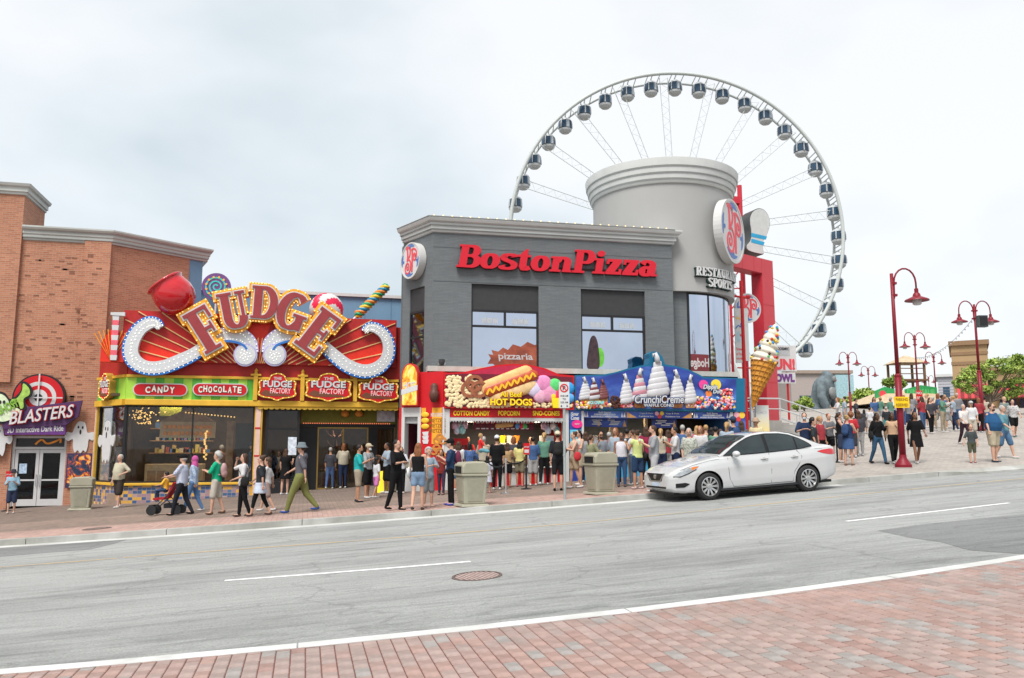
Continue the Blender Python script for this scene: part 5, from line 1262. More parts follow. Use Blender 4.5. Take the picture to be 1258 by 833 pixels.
a = g(683,489,-.25); MB().prism([(a[0] - .16,a[1]),(a[0] + .16,a[1]),(a[0] + .1,a[1] - .34),(a[0] - .1,a[1] - .34)],-.27,-.14).build('cone_cup',M_yel,sb)
for s,z,w,h,bd in (('All Beef',484.5,27,6.5,.015),('HOT DOGS',494,52,8.5,.035)):
    p = g(628,z,-.3); k = pxpm(GF.w(p[0],0,p[1]))
    text(s,sb,p[0] + .012,p[1] - .012,w / k * 1.04,h / k * 1.12,-.30,mat('red letter edge',(.40,.01,.01),.5),.03,bd + .05); text(s,sb,p[0],p[1],w / k,h / k,-.325,M_yel,.03,bd)
# strip with words
zt1,zt0 = g(620,503.2)[1],g(620,513)[1]; xs0,xs1 = g(552,507)[0],g(697.5,507)[0]
stp = hbx('word_strip',M_redbright,xs0,xs1,-.02,.1,zt0,zt1)
for s,x0,x1 in (('COTTON CANDY',557,601.5),('POPCORN',612,638.5),('SNO-CONES',654.5,687.5)):
    p,q_ = g(x0,507.6,-.03),g(x1,507.6,-.03); text(s,stp,(p[0] + q_[0]) / 2,(p[1] + q_[1]) / 2 - .005,q_[0] - p[0],.165,-.035,M_yel,.014,.025)
hbx('head_trim',M_white,xs0,xs1,-.01,.12,zt0 - .12,zt0 - .001)
for k in range(44): x = xs0 + (xs1 - xs0) * k / 44; MB().prism([(x + .008,zt0 - .121),(x + (xs1 - xs0) / 44 - .008,zt0 - .121),(x + (xs1 - xs0) / 88,zt0 - .17)],.0,.03).build('valance_tooth',M_white,hb)
hbx('soffit',M_burg,xh0,xh1,.13,3.4,zs0_ - .4,zs0_ - .3); hbx('backing',M_dred,xh0,xh1,.39,.6,zs0_ - .28,zs1 - .05)
zgr = g(640,600)[1]; zct = g(640,573)[1]
for x0,x1 in ((g(545.5,540)[0],g(552,540)[0]),(g(693,540)[0],g(698.5,540)[0])): hbx('pilaster',M_white,x0,x1,-.04,.3,zgr - .4,zt1 - .002)
# striped counter
xc0,xc1 = g(552.2,585)[0],g(692.8,585)[0]; n = 17
ctr = hbx('counter_top',M_white,xc0,xc1,-.14,.55,zct - .05,zct,bevel=.01)
for k in range(n): MB().box(xc0 + (xc1 - xc0) * k / n + .002,xc0 + (xc1 - xc0) * (k + 1) / n - .002,0,.4,zgr - .5,zct - .051).build('counter_board',(M_redbright,M_white)[k % 2],ctr)
# inside: back wall, menu board, machines, hanging candy bags
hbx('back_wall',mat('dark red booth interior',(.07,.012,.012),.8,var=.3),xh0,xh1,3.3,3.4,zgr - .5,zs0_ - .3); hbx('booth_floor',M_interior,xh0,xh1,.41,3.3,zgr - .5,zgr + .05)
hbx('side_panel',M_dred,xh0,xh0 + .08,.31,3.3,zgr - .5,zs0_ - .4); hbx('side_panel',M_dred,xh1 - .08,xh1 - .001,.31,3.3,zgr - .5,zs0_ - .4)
mb0,mb1 = g(582,516.5,.6),g(656,528.5,.6)
mn = hbx('menu_board',M_burg,mb0[0],mb1[0],.6,.68,mb1[1],mb0[1]); MB().box(mb0[0],mb1[0],.588,.599,(mb0[1] + mb1[1]) / 2 + .06,mb0[1]).build('menu_head',M_redbright,mn)
b = MB()
for k in range(22):
    x = mb0[0] + .08 + (mb1[0] - mb0[0] - .2) * (k % 11) / 11; zz_ = mb0[1] - .08 - (.20 if k > 10 else 0); b.box(x,x + r3.uniform(.08,.16),.58,.587,zz_ - .02,zz_ + .02)
b.build('menu_text',M_signw,mn)['kind'] = 'stuff'
capsule(MB(),(mb0[0] + .75,mb1[1] + .14),(mb0[0] + 1.4,mb1[1] + .2),.08,.56).build('menu_hot_dog',M_bun,mn)
for k,c in enumerate(((.10,.35,.70),(.66,.03,.08),(.10,.55,.16))): MB().ball((mb0[0] + 1.55 + .13 * k,.575,mb1[1] + .14),(.09,.02,.09),10,6).build('menu_ball',mat('menu ball %d' % k,c,.5),mn)
for k in range(9):
    x,z = g(558 + 3.2 * (k % 5) if k < 5 else 669 + 5 * (k % 4),522 + 6 * (k % 2) if k < 5 else 523 + 5 * (k % 2),.5)
    MB().lathe([(.001,-.16),(.10,-.12),(.12,0),(.07,.12),(.02,.15),(.05,.2)],10,(x,.45 + .06 * (k % 3),z)).build('candy_bag',mat('candy bag %d' % (k % 4),[(.62,.40,.50),(.55,.60,.70),(.72,.62,.60),(.30,.55,.55)][k % 4],.3,var=.35,scale=16),hb,smooth=True)
x0,x1 = g(556,548,.9)[0],g(575,548,.9)[0]; zc_ = zct
pm_ = hbx('popcorn_machine',M_redbright,x0,x1,.9,1.5,zc_ + .72,zc_ + .95); MB().box(x0 + .02,x1 - .02,.92,1.48,zc_ - .1,zc_ + .10).build('machine_base',M_steel,pm_)
MB().box(x0 + .04,x1 - .04,1.44,1.46,zc_ + .1,zc_ + .72).build('machine_back',M_pop,pm_); MB().box(x0 + .03,x1 - .03,.93,.94,zc_ + .1,zc_ + .72).build('machine_glass',M_shopglass,pm_)
x0,x1 = g(666.5,560,.6)[0],g(681,560,.6)[0]
fz = hbx('drink_chiller',M_white,x0,x1,.6,1.1,zct,zct + 1.05,bevel=.02); MB().box(x0 + .06,x1 - .06,.59,.599,zct + .5,zct + .95).build('chiller_print',mat('pink blue print',(.35,.55,.70),.4,var=.5,scale=4),fz)
added_glow(hb,GF,(xh0 + xh1) / 2,1.2,zs0_ - .46,2.6,.3,22)  # invented panel and fill light, added to brighten the booth
hbx('booth_shelf',M_white,g(615,545,1.6)[0],g(640,545,1.6)[0],1.6,1.9,zct + .75,zct + .8)
for k in range(3):
    x = g(618 + 8.5 * k,540,1.6)[0]; MB().lathe([(.09,0),(.12,.22),(.13,.26),(.0,.27)],10,(x,1.72,zct + .8)).build('topping_tub',(M_yel,M_white,M_orange)[k],hb)
hbx('counter_notice',mat('counter notice',(.62,.68,.74),.5,var=.4,scale=9),g(648,560,-.1)[0],g(661,560,-.1)[0],-.1,-.08,zct,g(655,554,-.1)[1])

# angled entrance piece on the booth's left, facing down the street
EL = Frame(GF.w(xh0 - .0,0,0),R(-2.36 + -30)); 
e0 = EL.p(493.5,480)[0]
EL = Frame(EL.w(e0,0,0),EL.a); e = EL.p; el = -e0
def elb(name,m,x0,x1,y0,y1,z0,z1,par=None,bevel=0.): return MB().box(x0,x1,y0,y1,z0,z1).build(name,m,par or ent,bevel=bevel)
ent = EL.thing('booth_entrance','red angled booth corner with flame sign, service window and pretzel poster','booth')
zE1,zE0 = e(520,457)[1],e(520,500.5)[1]; zEg = e(520,604)[1]
elb('upper_panel',M_redbright,0,el - .01,0,.35,zE0,zE1)
xk = e(517,540)[0]
b = MB(); x0,x1 = e(496,480)[0],e(516.5,480)[0]; zq = e(505,447)[1]
ol = [(x0,zE0 + .05),(x1,zE0 + .05),(x1,zE1 - .15)] + [((x0 + x1) / 2 + (x1 - x0) / 2 * math.cos(R(t)),zE1 - .15 + (zq - zE1 + .15) * math.sin(R(t))) for t in range(15,180,15)] + [(x0,zE1 - .15)]
fl = MB().prism(ol,-.2,-.001).build('flame_sign',M_red,ent)
cxm = (x0 + x1) / 2
def fire_fn(N,L,vec):
    n = n_noise(N,L,n_map(N,L,vec,(1,1,.6)),4.5,5,.6,.8); return n_ramp(N,L,n,[(.3,(.55,.10,.02)),(.45,(.80,.36,.02)),(.55,(.88,.66,.10)),(.7,(.85,.72,.40))]),None
MB().prism([(cxm + (x - cxm) * .86,zE0 + .05 + (z - zE0 - .05) * .95 + .03) for x,z in ol],-.212,-.2).build('flame_print',tex_mat('flame print',fire_fn,.4),fl)
text('HOT',fl,cxm,zE0 + (zE1 - zE0) * .62,(x1 - x0) * .7,.22,-.22,M_signw,.012,.03)
MB().prism([(cxm - .3,zE0 + .42),(cxm + .3,zE0 + .58),(cxm + .3,zE0 + .76),(cxm - .3,zE0 + .60)],-.218,-.2125).build('flame_sign_ribbon',M_signw,fl)
bx0,bz0 = e(536,484)
MB().lathe([(.001,-.3),(.1,-.28),(.16,-.1),(.16,.06),(.12,.1),(.13,.25),(.08,.34),(.001,.36)],14,(bx0,-.18,bz0)).build('bell_lamp',mat('dark brown casting',(.10,.04,.03),.5),ent,smooth=True)
# service window
elb('window_head',M_white,.02,xk,-.02,.3,e(505,512)[1],zE0 - .002); elb('jamb',M_white,.02,.14,-.02,.3,zEg - .5,e(505,512)[1] - .001); elb('red_trim',M_redbright,-.06,.019,-.04,.3,zEg - .5,zE0 - .002)
elb('jamb',M_white,xk - .12,xk - .002,-.02,.3,zEg - .5,e(505,512)[1] - .001)
elb('shutter_box',mat('grey shutter box',(.42,.43,.43),.5),.141,xk - .121,.1,.3,e(505,520)[1],e(505,512)[1] - .002)
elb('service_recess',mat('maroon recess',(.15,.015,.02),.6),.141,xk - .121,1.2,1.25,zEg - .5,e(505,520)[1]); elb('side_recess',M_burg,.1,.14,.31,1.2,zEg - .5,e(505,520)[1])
elb('warmer_cabinet',M_steel,.5,xk - .15,.5,1.0,e(508,572)[1],e(508,540)[1]); elb('warmer_sign',mat('orange lit sign',(.8,.35,.05),.5),.5,xk - .15,.45,.49,e(508,538.5)[1],e(508,532)[1])
elb('service_counter',M_white,.141,xk - .121,-.06,.4,e(505,578)[1],e(505,575)[1]); elb('counter_front',M_white,.141,xk - .121,.0,.2,zEg - .5,e(505,578)[1] - .001)
# poster wall
pw = elb('poster_panel',M_redbright,xk,el - .02,-.01,.3,zEg - .5,zE0 - .002)
zz0,zz1 = e(530,575)[1],zE0 - .02
M_posto = mat('orange poster field',(.80,.36,.03),.5,var=.12,scale=4)
elb('poster_strip',M_posto,xk + (el - xk) * .50,el - .05,-.02,-.011,zz0 + .8,zz1,pw); elb('poster_strip',M_posto,xk + .02,xk + (el - xk) * .22,-.018,-.011,zz1 - .25,zz1,pw)
for k in range(3):
    p = e(522.5,509.5 + 7.2 * k,-.05); MB().ball((p[0] - .02,-.03,p[1]),(.15,.04,.095),10,6).build('poster_bun',M_must,pw)
    q_ = e(537,516.5 + 6.3 * k,-.03); text('PRETZELS',pw,q_[0],q_[1],.60,.135,-.024,mat('brown poster letters',(.25,.10,.01),.5),.01,.03)
text('HOT & DELICIOUS',pw,e(538,508.5,-.03)[0],e(538,509.5,-.03)[1],.52,.13,-.024,M_signw,.01,.04)
for k in range(3): p = e(522.3,530.8 + 5 * k,-.05); MB().prism([(p[0] - .12,p[1]),(p[0] + .12,p[1] + .02),(p[0] + .09,p[1] - .12),(p[0] - .07,p[1] - .12)],-.03,-.011).build('poster_cup',M_signw,pw)
for (x,y,s) in ((540,540,.24),(536,553,.24),(543,561,.2)):
    p = e(x,y,-.05)
    for k in range(3): band(MB(),arc(p[0] + (k - 1) * s * .42,p[1] + (s * .3 if k == 1 else -s * .15),s * .5,s * .42,0,345,14),.065,-.034 - .005 * k,-.012,True).build('poster_pretzel',mat('golden pretzel',(.48,.19,.04),.4,var=.2),pw)
elb('corner_white',M_white,el - .018,el + .06,-.03,.3,zEg - .5,zE0 - .003)

# ---------------------------------------------------------------- ice cream booth
ib = GF.thing('ice_cream_booth','blue ice cream booth with soft serve swirls along its sign board','booth')
def ibx(name,m,x0,x1,y0,y1,z0,z1,par=ib,bevel=0.): return MB().box(x0,x1,y0,y1,z0,z1).build(name,m,par,bevel=bevel)
def bluegrad_fn(N,L,vec):
    n = n_noise(N,L,n_map(N,L,vec,(.35,1,.8)),1.2,4,.55,.3); return n_ramp(N,L,n,[(.32,(.012,.020,.13)),(.5,(.025,.055,.30)),(.68,(.10,.22,.55))]),None
M_ibf = tex_mat('deep blue sign print',bluegrad_fn,.4); M_ibd = mat('navy board',(.012,.05,.16),.45,var=.1); M_teal = mat('teal edge',(.01,.13,.24),.45,var=.08)
ol = [(706.2,503.5),(706.2,461),(742,460),(757,457),(772,452.5),(787,449),(797,447.5),(798,440),(797,434.5),(802,431.5),(809,432.5),(814,439),(817,447.5),(830,449.5),(845,453.5),(858,459.5),(864,463),(915.5,465),(915.5,506)]
isb = npz('sign_board',ol,-.10,.5,M_teal,ib)
npz('sign_field',[(708,501.5),(708,462.5),(744,461.8),(760,458),(775,453.8),(790,450.4),(812,449.5),(830,451.3),(845,455.2),(857,461),(864,464.8),(904.5,465.8),(904.5,503.5)],-.115,.014,M_ibf,isb)
M_van = mat('vanilla swirl',(.50,.495,.51),.45,var=.06); M_chs_ = mat('chocolate swirl',(.16,.05,.05),.4,var=.15); M_berry = mat('berry swirl',(.45,.20,.24),.4,var=.1)
M_waf = mat('waffle cone',(.55,.28,.09),.55,var=.25,scale=14); M_wafd = mat('dark waffle cup',(.30,.12,.04),.5,var=.25,scale=10)
def swirl(cx,py0,py1,wpx,m,m2=None,hook=1,par=isb,y=-.14,cone=None,fr=GF):
    p0 = fr.p(cx,py0,y); p1 = fr.p(cx,py1,y); h = p1[1] - p0[1]; w = wpx / pxpm(fr.w(p0[0],y,p0[1])) / 2; b = MB(); n = 6
    for i in range(n):
        t = i / n; ww = w * (1 - .80 * t ** 1.35); zc = p0[1] + h * .80 * t; b.mi = 1 if (m2 and i % 2) else 0
        rings = []; sg_ = 14
        for j in range(7):
            u = -math.pi / 2 + math.pi * j / 6; rr = ww * (.78 + .22 * math.cos(u)); hz = h * .11 * math.sin(u)
            rings.append([(p0[0] + rr * math.cos(2 * math.pi * k / sg_),y + rr * .45 * math.sin(2 * math.pi * k / sg_),zc + hz + rr * .16 * math.cos(2 * math.pi * k / sg_)) for k in range(sg_)])
        b.loft(rings)
    b.mi = 0; tw_ = w * .26
    b.tube([(p0[0],y - .02,p0[1] + h * .74),(p0[0] - .02 * hook,y - .02,p0[1] + h * .88),(p0[0] - hook * w * .16,y - .02,p0[1] + h * .99),(p0[0] - hook * w * .36,y - .02,p0[1] + h * .97),(p0[0] - hook * w * .40,y - .02,p0[1] + h * .88)],[tw_,tw_ * .8,tw_ * .55,tw_ * .38,tw_ * .12],8)
    o = b.build('soft_serve',[m,m2 or m],par,smooth=True)
    if cone:
        c0 = fr.p(cx,cone[0],y); MB().prism([(p0[0] - w * cone[1],p0[1] + h * .02),(p0[0] + w * cone[1],p0[1] + h * .02),(p0[0] + w * cone[2],c0[1]),(p0[0] - w * cone[2],c0[1])],y - .02,-.102).build('cone',cone[3],o)
    return o
swirl(719,488,463,17,M_van,cone=(500,.8,.6,M_waf)); swirl(730,488,464,16,M_van,M_chs_,cone=(500,.8,.6,M_waf),y=-.17); swirl(741,488,466,15,M_chs_,cone=(500,.8,.6,M_waf),y=-.15)
swirl(769.5,492,459,19,M_van,cone=(501,.85,.65,M_waf)); swirl(786,488,452.5,22,M_van,M_berry,cone=(501,.8,.6,M_wafd),y=-.17,hook=-1)
swirl(832,488,454,21,M_van,cone=(501,.8,.6,M_wafd),y=-.17); swirl(848,492,460,18,M_van,cone=(501,.85,.65,M_waf),y=-.15,hook=-1); swirl(808.5,482,433.5,31,M_van,cone=(501,.82,.55,M_wafd),y=-.22)
b = MB(); 
def dots(name,n,x0,x1,y0,y1,cols,r,par=isb,d=-.16,seed=1):
    rr = random.Random(seed); b = MB()
    for k in range(n):
        p = g(rr.uniform(x0,x1),rr.uniform(y0,y1),d); b.mi = rr.randrange(len(cols)); b.ball((p[0],d + rr.uniform(-.02,.02),p[1]),rr.uniform(.7,1.1) * r,6,4)
    o = b.build(name,cols,par); o['kind'] = 'stuff'; return o
CAND = [mat('bead ' + n,c,.35,var=0) for n,c in (('red',(.6,.05,.05)),('yellow',(.75,.5,.05)),('blue',(.05,.25,.6)),('green',(.08,.4,.12)),('pink',(.72,.35,.42)),('cream',(.75,.66,.52)),('brown',(.08,.03,.02)))]
dots('chocolate_nuts',60,750,762,487,501,[CAND[6]],.05,seed=2); dots('sprinkles',45,763,777,489,500,[CAND[5],CAND[4],CAND[0]],.045,seed=3); dots('sprinkles',45,842,855,489,500,[CAND[5],CAND[4],CAND[0]],.045,seed=4)
dots('fruit_pieces',60,709,750,494,501,[CAND[0],CAND[1],CAND[4],CAND[5]],.06,seed=5); dots('ice_dots',150,856,903,488,502.5,[CAND[0],CAND[1],CAND[4],CAND[4],CAND[5],CAND[2]],.06,seed=6); dots('ice_dots',40,885,899,478,490,[CAND[4],CAND[5],CAND[0]],.055,seed=7)
for (x,y),r,c in (((864.5,472.5),.17,(.75,.06,.28)),((880,472.5),.19,(.82,.62,.05)),((871,483.5),.12,(.80,.22,.05))):
    p = g(x,y,-.16); MB().disc(p[0],p[1],r,r,-.15,-.116,20).build('balloon_dot',mat('dot %.2f' % c[0],c,.35),isb)
def isx(s,x0,x1,py,h,m,d,bold,shear=0.,edge=None,par=isb,dep=.02):
    p,q_ = g(x0,py,d),g(x1,py,d); k = pxpm(GF.w(p[0],0,p[1])); rot_ = math.atan2(q_[1] - p[1],q_[0] - p[0])
    if edge: text(s,par,(p[0] + q_[0]) / 2,(p[1] + q_[1]) / 2,(q_[0] - p[0]) * 1.03,h / k * 1.2,d + .012,edge,dep,bold + .05,shear,rot_)
    text(s,par,(p[0] + q_[0]) / 2,(p[1] + q_[1]) / 2,q_[0] - p[0],h / k,d,m,dep,bold,shear,rot_)
isx('CrunchiCreme',780,840,490.5,9.5,M_signw,-.40,.015,.15,M_ibd); isx('WAFFLE CONES',791,828,497.8,3.8,M_signw,-.39,.012,0,M_ibd); isx('Dippin',864,882,476,7,M_signw,-.20,.03,.2,M_teal); isx("Dots",876,888,481,5,M_signw,-.2,.03,.2,M_teal); isx('ICE CREAM',724,742,494.5,4,mat('aqua letters',(.25,.68,.72),.4),-.26,.03)
# fascia boards and hanging menus
zf1,zf0 = g(800,505.6)[1],g(800,514)[1]
ibx('edge_rail',M_teal,g(706.5,505)[0],g(915,505)[0],-.06,.3,zf1 + .01,g(800,503.6)[1] - .0)
for x0,x1,kind in ((717,768,0),(769,850,1),(852,897,0)):
    a,c = g(x0,509)[0] + .004,g(x1,509)[0] - .004; fb = ibx('fascia_board',M_ibf,a,c,-.02,.1,zf0,zf1)
    m_ = (a + c) / 2; w = c - a
    if kind == 0:
        text('Soft Serve',fb,m_,(zf0 + zf1) / 2 + .075,w * .3,.07,-.03,M_signw,.01,.02); text('SUNDAES SHAKES FLOATS',fb,m_,(zf0 + zf1) / 2 - .0,w * .52,.06,-.03,M_signw,.01,.03); text('BANANA SPLITS WAFFLE CONES',fb,m_,(zf0 + zf1) / 2 - .075,w * .66,.055,-.03,M_signw,.01,.03)
        for s in (-1,1):
            for k in range(2): MB().prism([(m_ + s * (w * .42 + .09 * k) - .04,zf0 + .03),(m_ + s * (w * .42 + .09 * k) + .04,zf0 + .03),(m_ + s * (w * .42 + .09 * k),zf1 - .03)],-.028,-.0205).build('printed_cone',M_van,fb)
    else:
        for k,(dx,dz,c_) in enumerate(((-.10,.05,4),(.09,.06,1),(0,-.05,0))): MB().disc(m_ + dx,(zf0 + zf1) / 2 + dz,.075,.075,-.03 - .002 * k,-.021,14).build('printed_dot',CAND[c_],fb)
        for s in (-1,1): text('Cups & Dots',fb,m_ + s * w * .2,(zf0 + zf1) / 2 + .05,w * .2,.06,-.03,M_signw,.01,.02); text('Rainbow Ice',fb,m_ + s * w * .2,(zf0 + zf1) / 2 - .05,w * .22,.055,-.03,M_signw,.01,.02); MB().prism([(m_ + s * w * .49,zf0 + .02),(m_ + s * w * .34,zf0 + .02),(m_ + s * w * .49,zf1 - .02)],-.026,-.0205).build('printed_scoop',M_waf,fb)
for x0,x1,y0,y1,cols in ((717.5,737,514.5,524.5,0),(738,770,514.5,525,1),(801,831,514.5,525.5,2)):
    a,c = g(x0,519,.3),g(x1,519,.3); z1,z0 = g(800,y0,.3)[1],g(800,y1,.3)[1]; hm = ibx('hanging_menu',M_ibf,a[0],c[0],.3,.33,z0,z1); w = c[0] - a[0]
    b = MB()
    for k in range(9): x = a[0] + w * (.25 if cols == 0 else .1) + r3.random() * w * .5; zz = z1 - .06 - (z1 - z0 - .1) * (k % 4) / 4; b.box(x,x + r3.uniform(.12,.3),.29 - .0008 * k,.2995,zz - .016,zz + .016)
    b.build('menu_text',M_signw,hm)['kind'] = 'stuff'
    MB().prism([(c[0] - w * .02,z0 + .02),(c[0] - w * .16,z0 + .02),(c[0] - w * .1,z1 - .05)],.285,.2995).build('printed_cone',M_waf,hm)
# left poster pilaster and uprights
pil_ = ibx('poster_pilaster',M_ibf,g(699.5,540)[0],g(713.5,540)[0],-.05,.1,zgr - .4,zf1 + .05)
for s,py,h in (('Sour',508.5,4.5),('Cones',513.5,5)): isx(s,701.5,711.5,py,h,M_signw,-.07,.03,.15,par=pil_)
p = g(709,521,-.06); MB().disc(p[0],p[1],.19,.14,-.07,-.051,20).build('pink_lips',mat('hot pink',(.80,.03,.25),.4),pil_); text('NEW',pil_,p[0],p[1],.16,.06,-.08,M_signw,.009,.02)
MB().box(g(699.6,540)[0] + .001,g(713.4,540)[0] - .001,-.055,-.0505,g(706,575)[1],g(706,528)[1]).build('pale_print',mat('turquoise print',(.12,.48,.66),.4,var=.3,scale=3),pil_)
for x0,x1 in ((714.2,717),(897.5,901)): ibx('upright',M_white,g(x0,540)[0],g(x1,540)[0],-.05,.15,zgr - .3,zf1)
for x0,x1 in ((750,755),(793,796)): ibx('post',mat('tan post',(.42,.32,.20),.6),g(x0,540,.7)[0],g(x1,540,.7)[0],.7,.85,zgr - .3,zf0 + .2)
zi = g(760,562)[1]
ic = ibx('counter_top',M_white,g(717.2,565)[0],g(897.4,565)[0],-.12,.5,zi - .05,zi,bevel=.01); MB().box(g(717.2,565)[0],g(897.4,565)[0],0,.4,zgr - .4,zi - .051).build('counter_front',mat('bright blue counter',(.05,.30,.52),.5,var=.15),ic)
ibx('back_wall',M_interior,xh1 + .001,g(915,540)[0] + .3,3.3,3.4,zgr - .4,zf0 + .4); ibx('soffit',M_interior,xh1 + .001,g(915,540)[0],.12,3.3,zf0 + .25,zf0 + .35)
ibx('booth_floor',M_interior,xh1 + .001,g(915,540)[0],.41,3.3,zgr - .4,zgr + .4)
for x0,x1,y0,y1,c in ((725,735,535,552,(.16,.16,.17)),(773,788,532,556,(.30,.30,.31)),(806,822,536,556,(.5,.5,.5)),(842,862,530,556,(.10,.09,.08)),(868,890,534,556,(.22,.19,.10))):
    a,c2 = g(x0,y1,1.6),g(x1,y0,1.6); mc = ibx('soft_serve_machine',mat('machine %.2f' % c[0],c,.35,var=.2),a[0],c2[0],1.6,2.1,zi - .2,c2[1],bevel=.03); MB().box(a[0] + .06,c2[0] - .06,1.58,1.599,c2[1] - .3,c2[1] - .08).build('machine_panel',M_steel,mc)
added_glow(ib,GF,g(770,540)[0],1.1,zf0 + .19,2.0,.3,12); added_glow(ib,GF,g(860,540)[0],1.1,zf0 + .19,2.0,.3,10)  # two more added panels with fill light inside the dark booth
ep = ibx('end_poster',M_ibf,g(901.5,515)[0],g(914.8,515)[0],-.06,.1,g(908,562)[1],zf1)
for (x,y),r,c in (((905,509.5),.11,4),((911.5,510),.12,1),((907.5,515),.09,0)): p = g(x,y,-.07); MB().disc(p[0],p[1],r,r,-.072,-.061,16).build('printed_dot',CAND[c],ep)
ibx('end_wall',M_ibd,g(901.5,560)[0],g(915,540)[0],-.04,3.4,zgr - .4,g(908,562)[1] - .002)
ibx('end_return',M_ibd,g(915.2,540)[0] - .05,g(915.2,540)[0] + .02,.41,3.4,zgr - .4,zf1 + 1.5)

# ---------------------------------------------------------------- observation wheel far behind the restaurant
M_wheel = mat('pale grey wheel steel',(.47,.50,.49),.5,var=.05)
M_cabin = mat('white cabin shell',(.46,.48,.49),.35,var=.05); M_cabg = mat('dark blue cabin glass',(.035,.07,.115),.12,var=.2); M_cabl = mat('light cabin pane',(.34,.40,.46),.12,var=.2)
dW = 118.; WF0 = CAM + ray(835.5,548) * (dW / ray(835.5,548).dot(_fw)); zc0 = zat((WF0.x,WF0.y),287.5); RW = 207 / FPX * dW * 1.008
WF = Frame((WF0.x,WF0.y,gz(WF0.x,WF0.y)),-YAW); hz = zc0 - WF.O.z
wh = WF.thing('observation_wheel','giant white observation wheel with enclosed cabins rising behind the restaurant','ferris wheel')
n = 126
for yy,nm in ((-1.7,'near_rim'),(1.7,'far_rim')):
    b = MB(); b.tube([(RW * math.cos(2 * math.pi * i / n),yy,hz + RW * math.sin(2 * math.pi * i / n)) for i in range(n + 1)],.27 if yy < 0 else .22,8,caps=False); b.build(nm,M_wheel,wh,smooth=True)
b = MB()
for i in range(84):
    a = 2 * math.pi * i / 84; p = (RW * math.cos(a),RW * math.sin(a)); b.tube([(p[0],-1.7,hz + p[1]),(p[0],1.7,hz + p[1])],.08,5)
b.build('rim_ties',M_wheel,wh)['kind'] = 'stuff'
bs = MB(); s0,s1 = .35,.62; r0,r1 = 2.2,RW - .2
for s in (-1,1): bs.tube([(r0,-.2,s * s0),(r1,-.6,s * s1)],.058,6)
nl = 26
for i in range(nl):
    t0,t1 = i / nl,(i + 1) / nl; sg_ = 1 if i % 2 else -1
    bs.tube([(r0 + (r1 - r0) * t0,-.2 - .4 * t0,sg_ * (s0 + (s1 - s0) * t0)),(r0 + (r1 - r0) * t1,-.2 - .4 * t1,-sg_ * (s0 + (s1 - s0) * t1))],.02,4)
sm = bs.mesh('spoke'); sm.materials.append(M_wheel)
for k in range(21):
    o = bpy.data.objects.new('spoke',sm); COL.objects.link(o); o.parent = wh; o.location = (0,0,hz); o.rotation_euler = (0,-R(92.7 + k * 360 / 21),0)
MB().tube([(0,-3,hz),(0,3,hz)],1.9,20).build('hub',M_wheel,wh)
for s in (-1,1):
    for yy in (-1,1): MB().tube([(0,yy * 3,hz),(s * 9,yy * 9,0)],[.5,.75],10).build('support_leg',M_wheel,wh)
cab = []
b = MB(); prof = [(.001,-1.3),(.62,-1.22),(.95,-.92),(1.02,-.62)]; b.lathe(prof,12); prof = [(1.0,.62),(.82,.92),(.45,1.12),(.001,1.18)]; b.lathe(prof,12)
for k in range(6): a = k * math.pi / 3 + .26; b.tube([(1.07 * math.cos(a),1.07 * math.sin(a),-.56),(1.05 * math.cos(a),1.05 * math.sin(a),.1),(.98 * math.cos(a),.98 * math.sin(a),.64)],.10,4)
shell = b.mesh('cabin_shell'); shell.materials.append(M_cabin)
b = MB(); 
for k in range(12):
    a0_,a1_ = 2 * math.pi * k / 12,2 * math.pi * (k + 1) / 12; b.mi = 1 if k % 6 in (2,) else 0
    b.add([(r * math.cos(a),r * math.sin(a),z) for r,z in ((1.05,-.56),(1.06,.05),(.97,.63)) for a in (a0_,a1_)],[(0,1,3,2),(2,3,5,4)])
gl_ = b.mesh('cabin_glass'); gl_.materials.append(M_cabg); gl_.materials.append(M_cabl)
b = MB().tube([(0,-1.7,1.5),(0,1.7,1.5)],.09,6); b.tube([(0,0,1.15),(0,0,1.5)],.12,6); hang = b.mesh('cabin_axle'); hang.materials.append(M_wheel)
RCB = RW - 1.5
for k in range(-18,13):
    a = R(88.4 + k * 360 / 42)
    if not -70 < math.degrees(a) < 200: continue
    co = bpy.data.objects.new('cabin',shell); COL.objects.link(co); co.parent = wh; co.location = (RW * math.cos(a),0,hz + RW * math.sin(a) - 1.5); co.rotation_euler = (0,0,R(35 + 11 * (k % 5)))
    for nm,me in (('cabin_glass',gl_),('cabin_axle',hang)):
        o = bpy.data.objects.new(nm,me); COL.objects.link(o); o.parent = co
        if nm == 'cabin_axle': o.rotation_euler = (0,0,-R(35 + 11 * (k % 5)))

# ---------------------------------------------------------------- red portal, pin and signs beside the tower
M_gate = mat('red portal cladding',(.50,.028,.045),.45,var=.06,scale=1.2); M_gatel = mat('satin red panel',(.52,.06,.075),.5,var=.05)
Pg = CAM + ray(945,500) * (37. / ray(945,500).dot(_fw)); zter = zat((Pg.x,Pg.y),518)
GT_ = Frame((Pg.x,Pg.y,zter),R(24.8)); gp_ = GT_.p
gt = GT_.thing('red_portal','tall red clad portal frame beside the round tower','portal')
xa,xb_ = gp_(939,400)[0],gp_(952.5,400)[0]; ztp,zbm = gp_(950,321)[1],gp_(939,336)[1]; xbl = gp_(893,320)[0]; dg = .6
MB().box(xa,xb_,0,dg,0,ztp).build('leg',M_gatel,gt)
MB().box(xbl,xa - .004,0,dg,zbm,ztp).build('beam',M_gatel,gt)
MB().box(xa - .03,xa - .004,.05,dg - .05,0,zbm - .002).build('leg_lining',M_gate,gt); MB().box(xbl,xa - .031,.03,dg - .03,zbm - .03,zbm - .002).build('beam_lining',M_gate,gt)
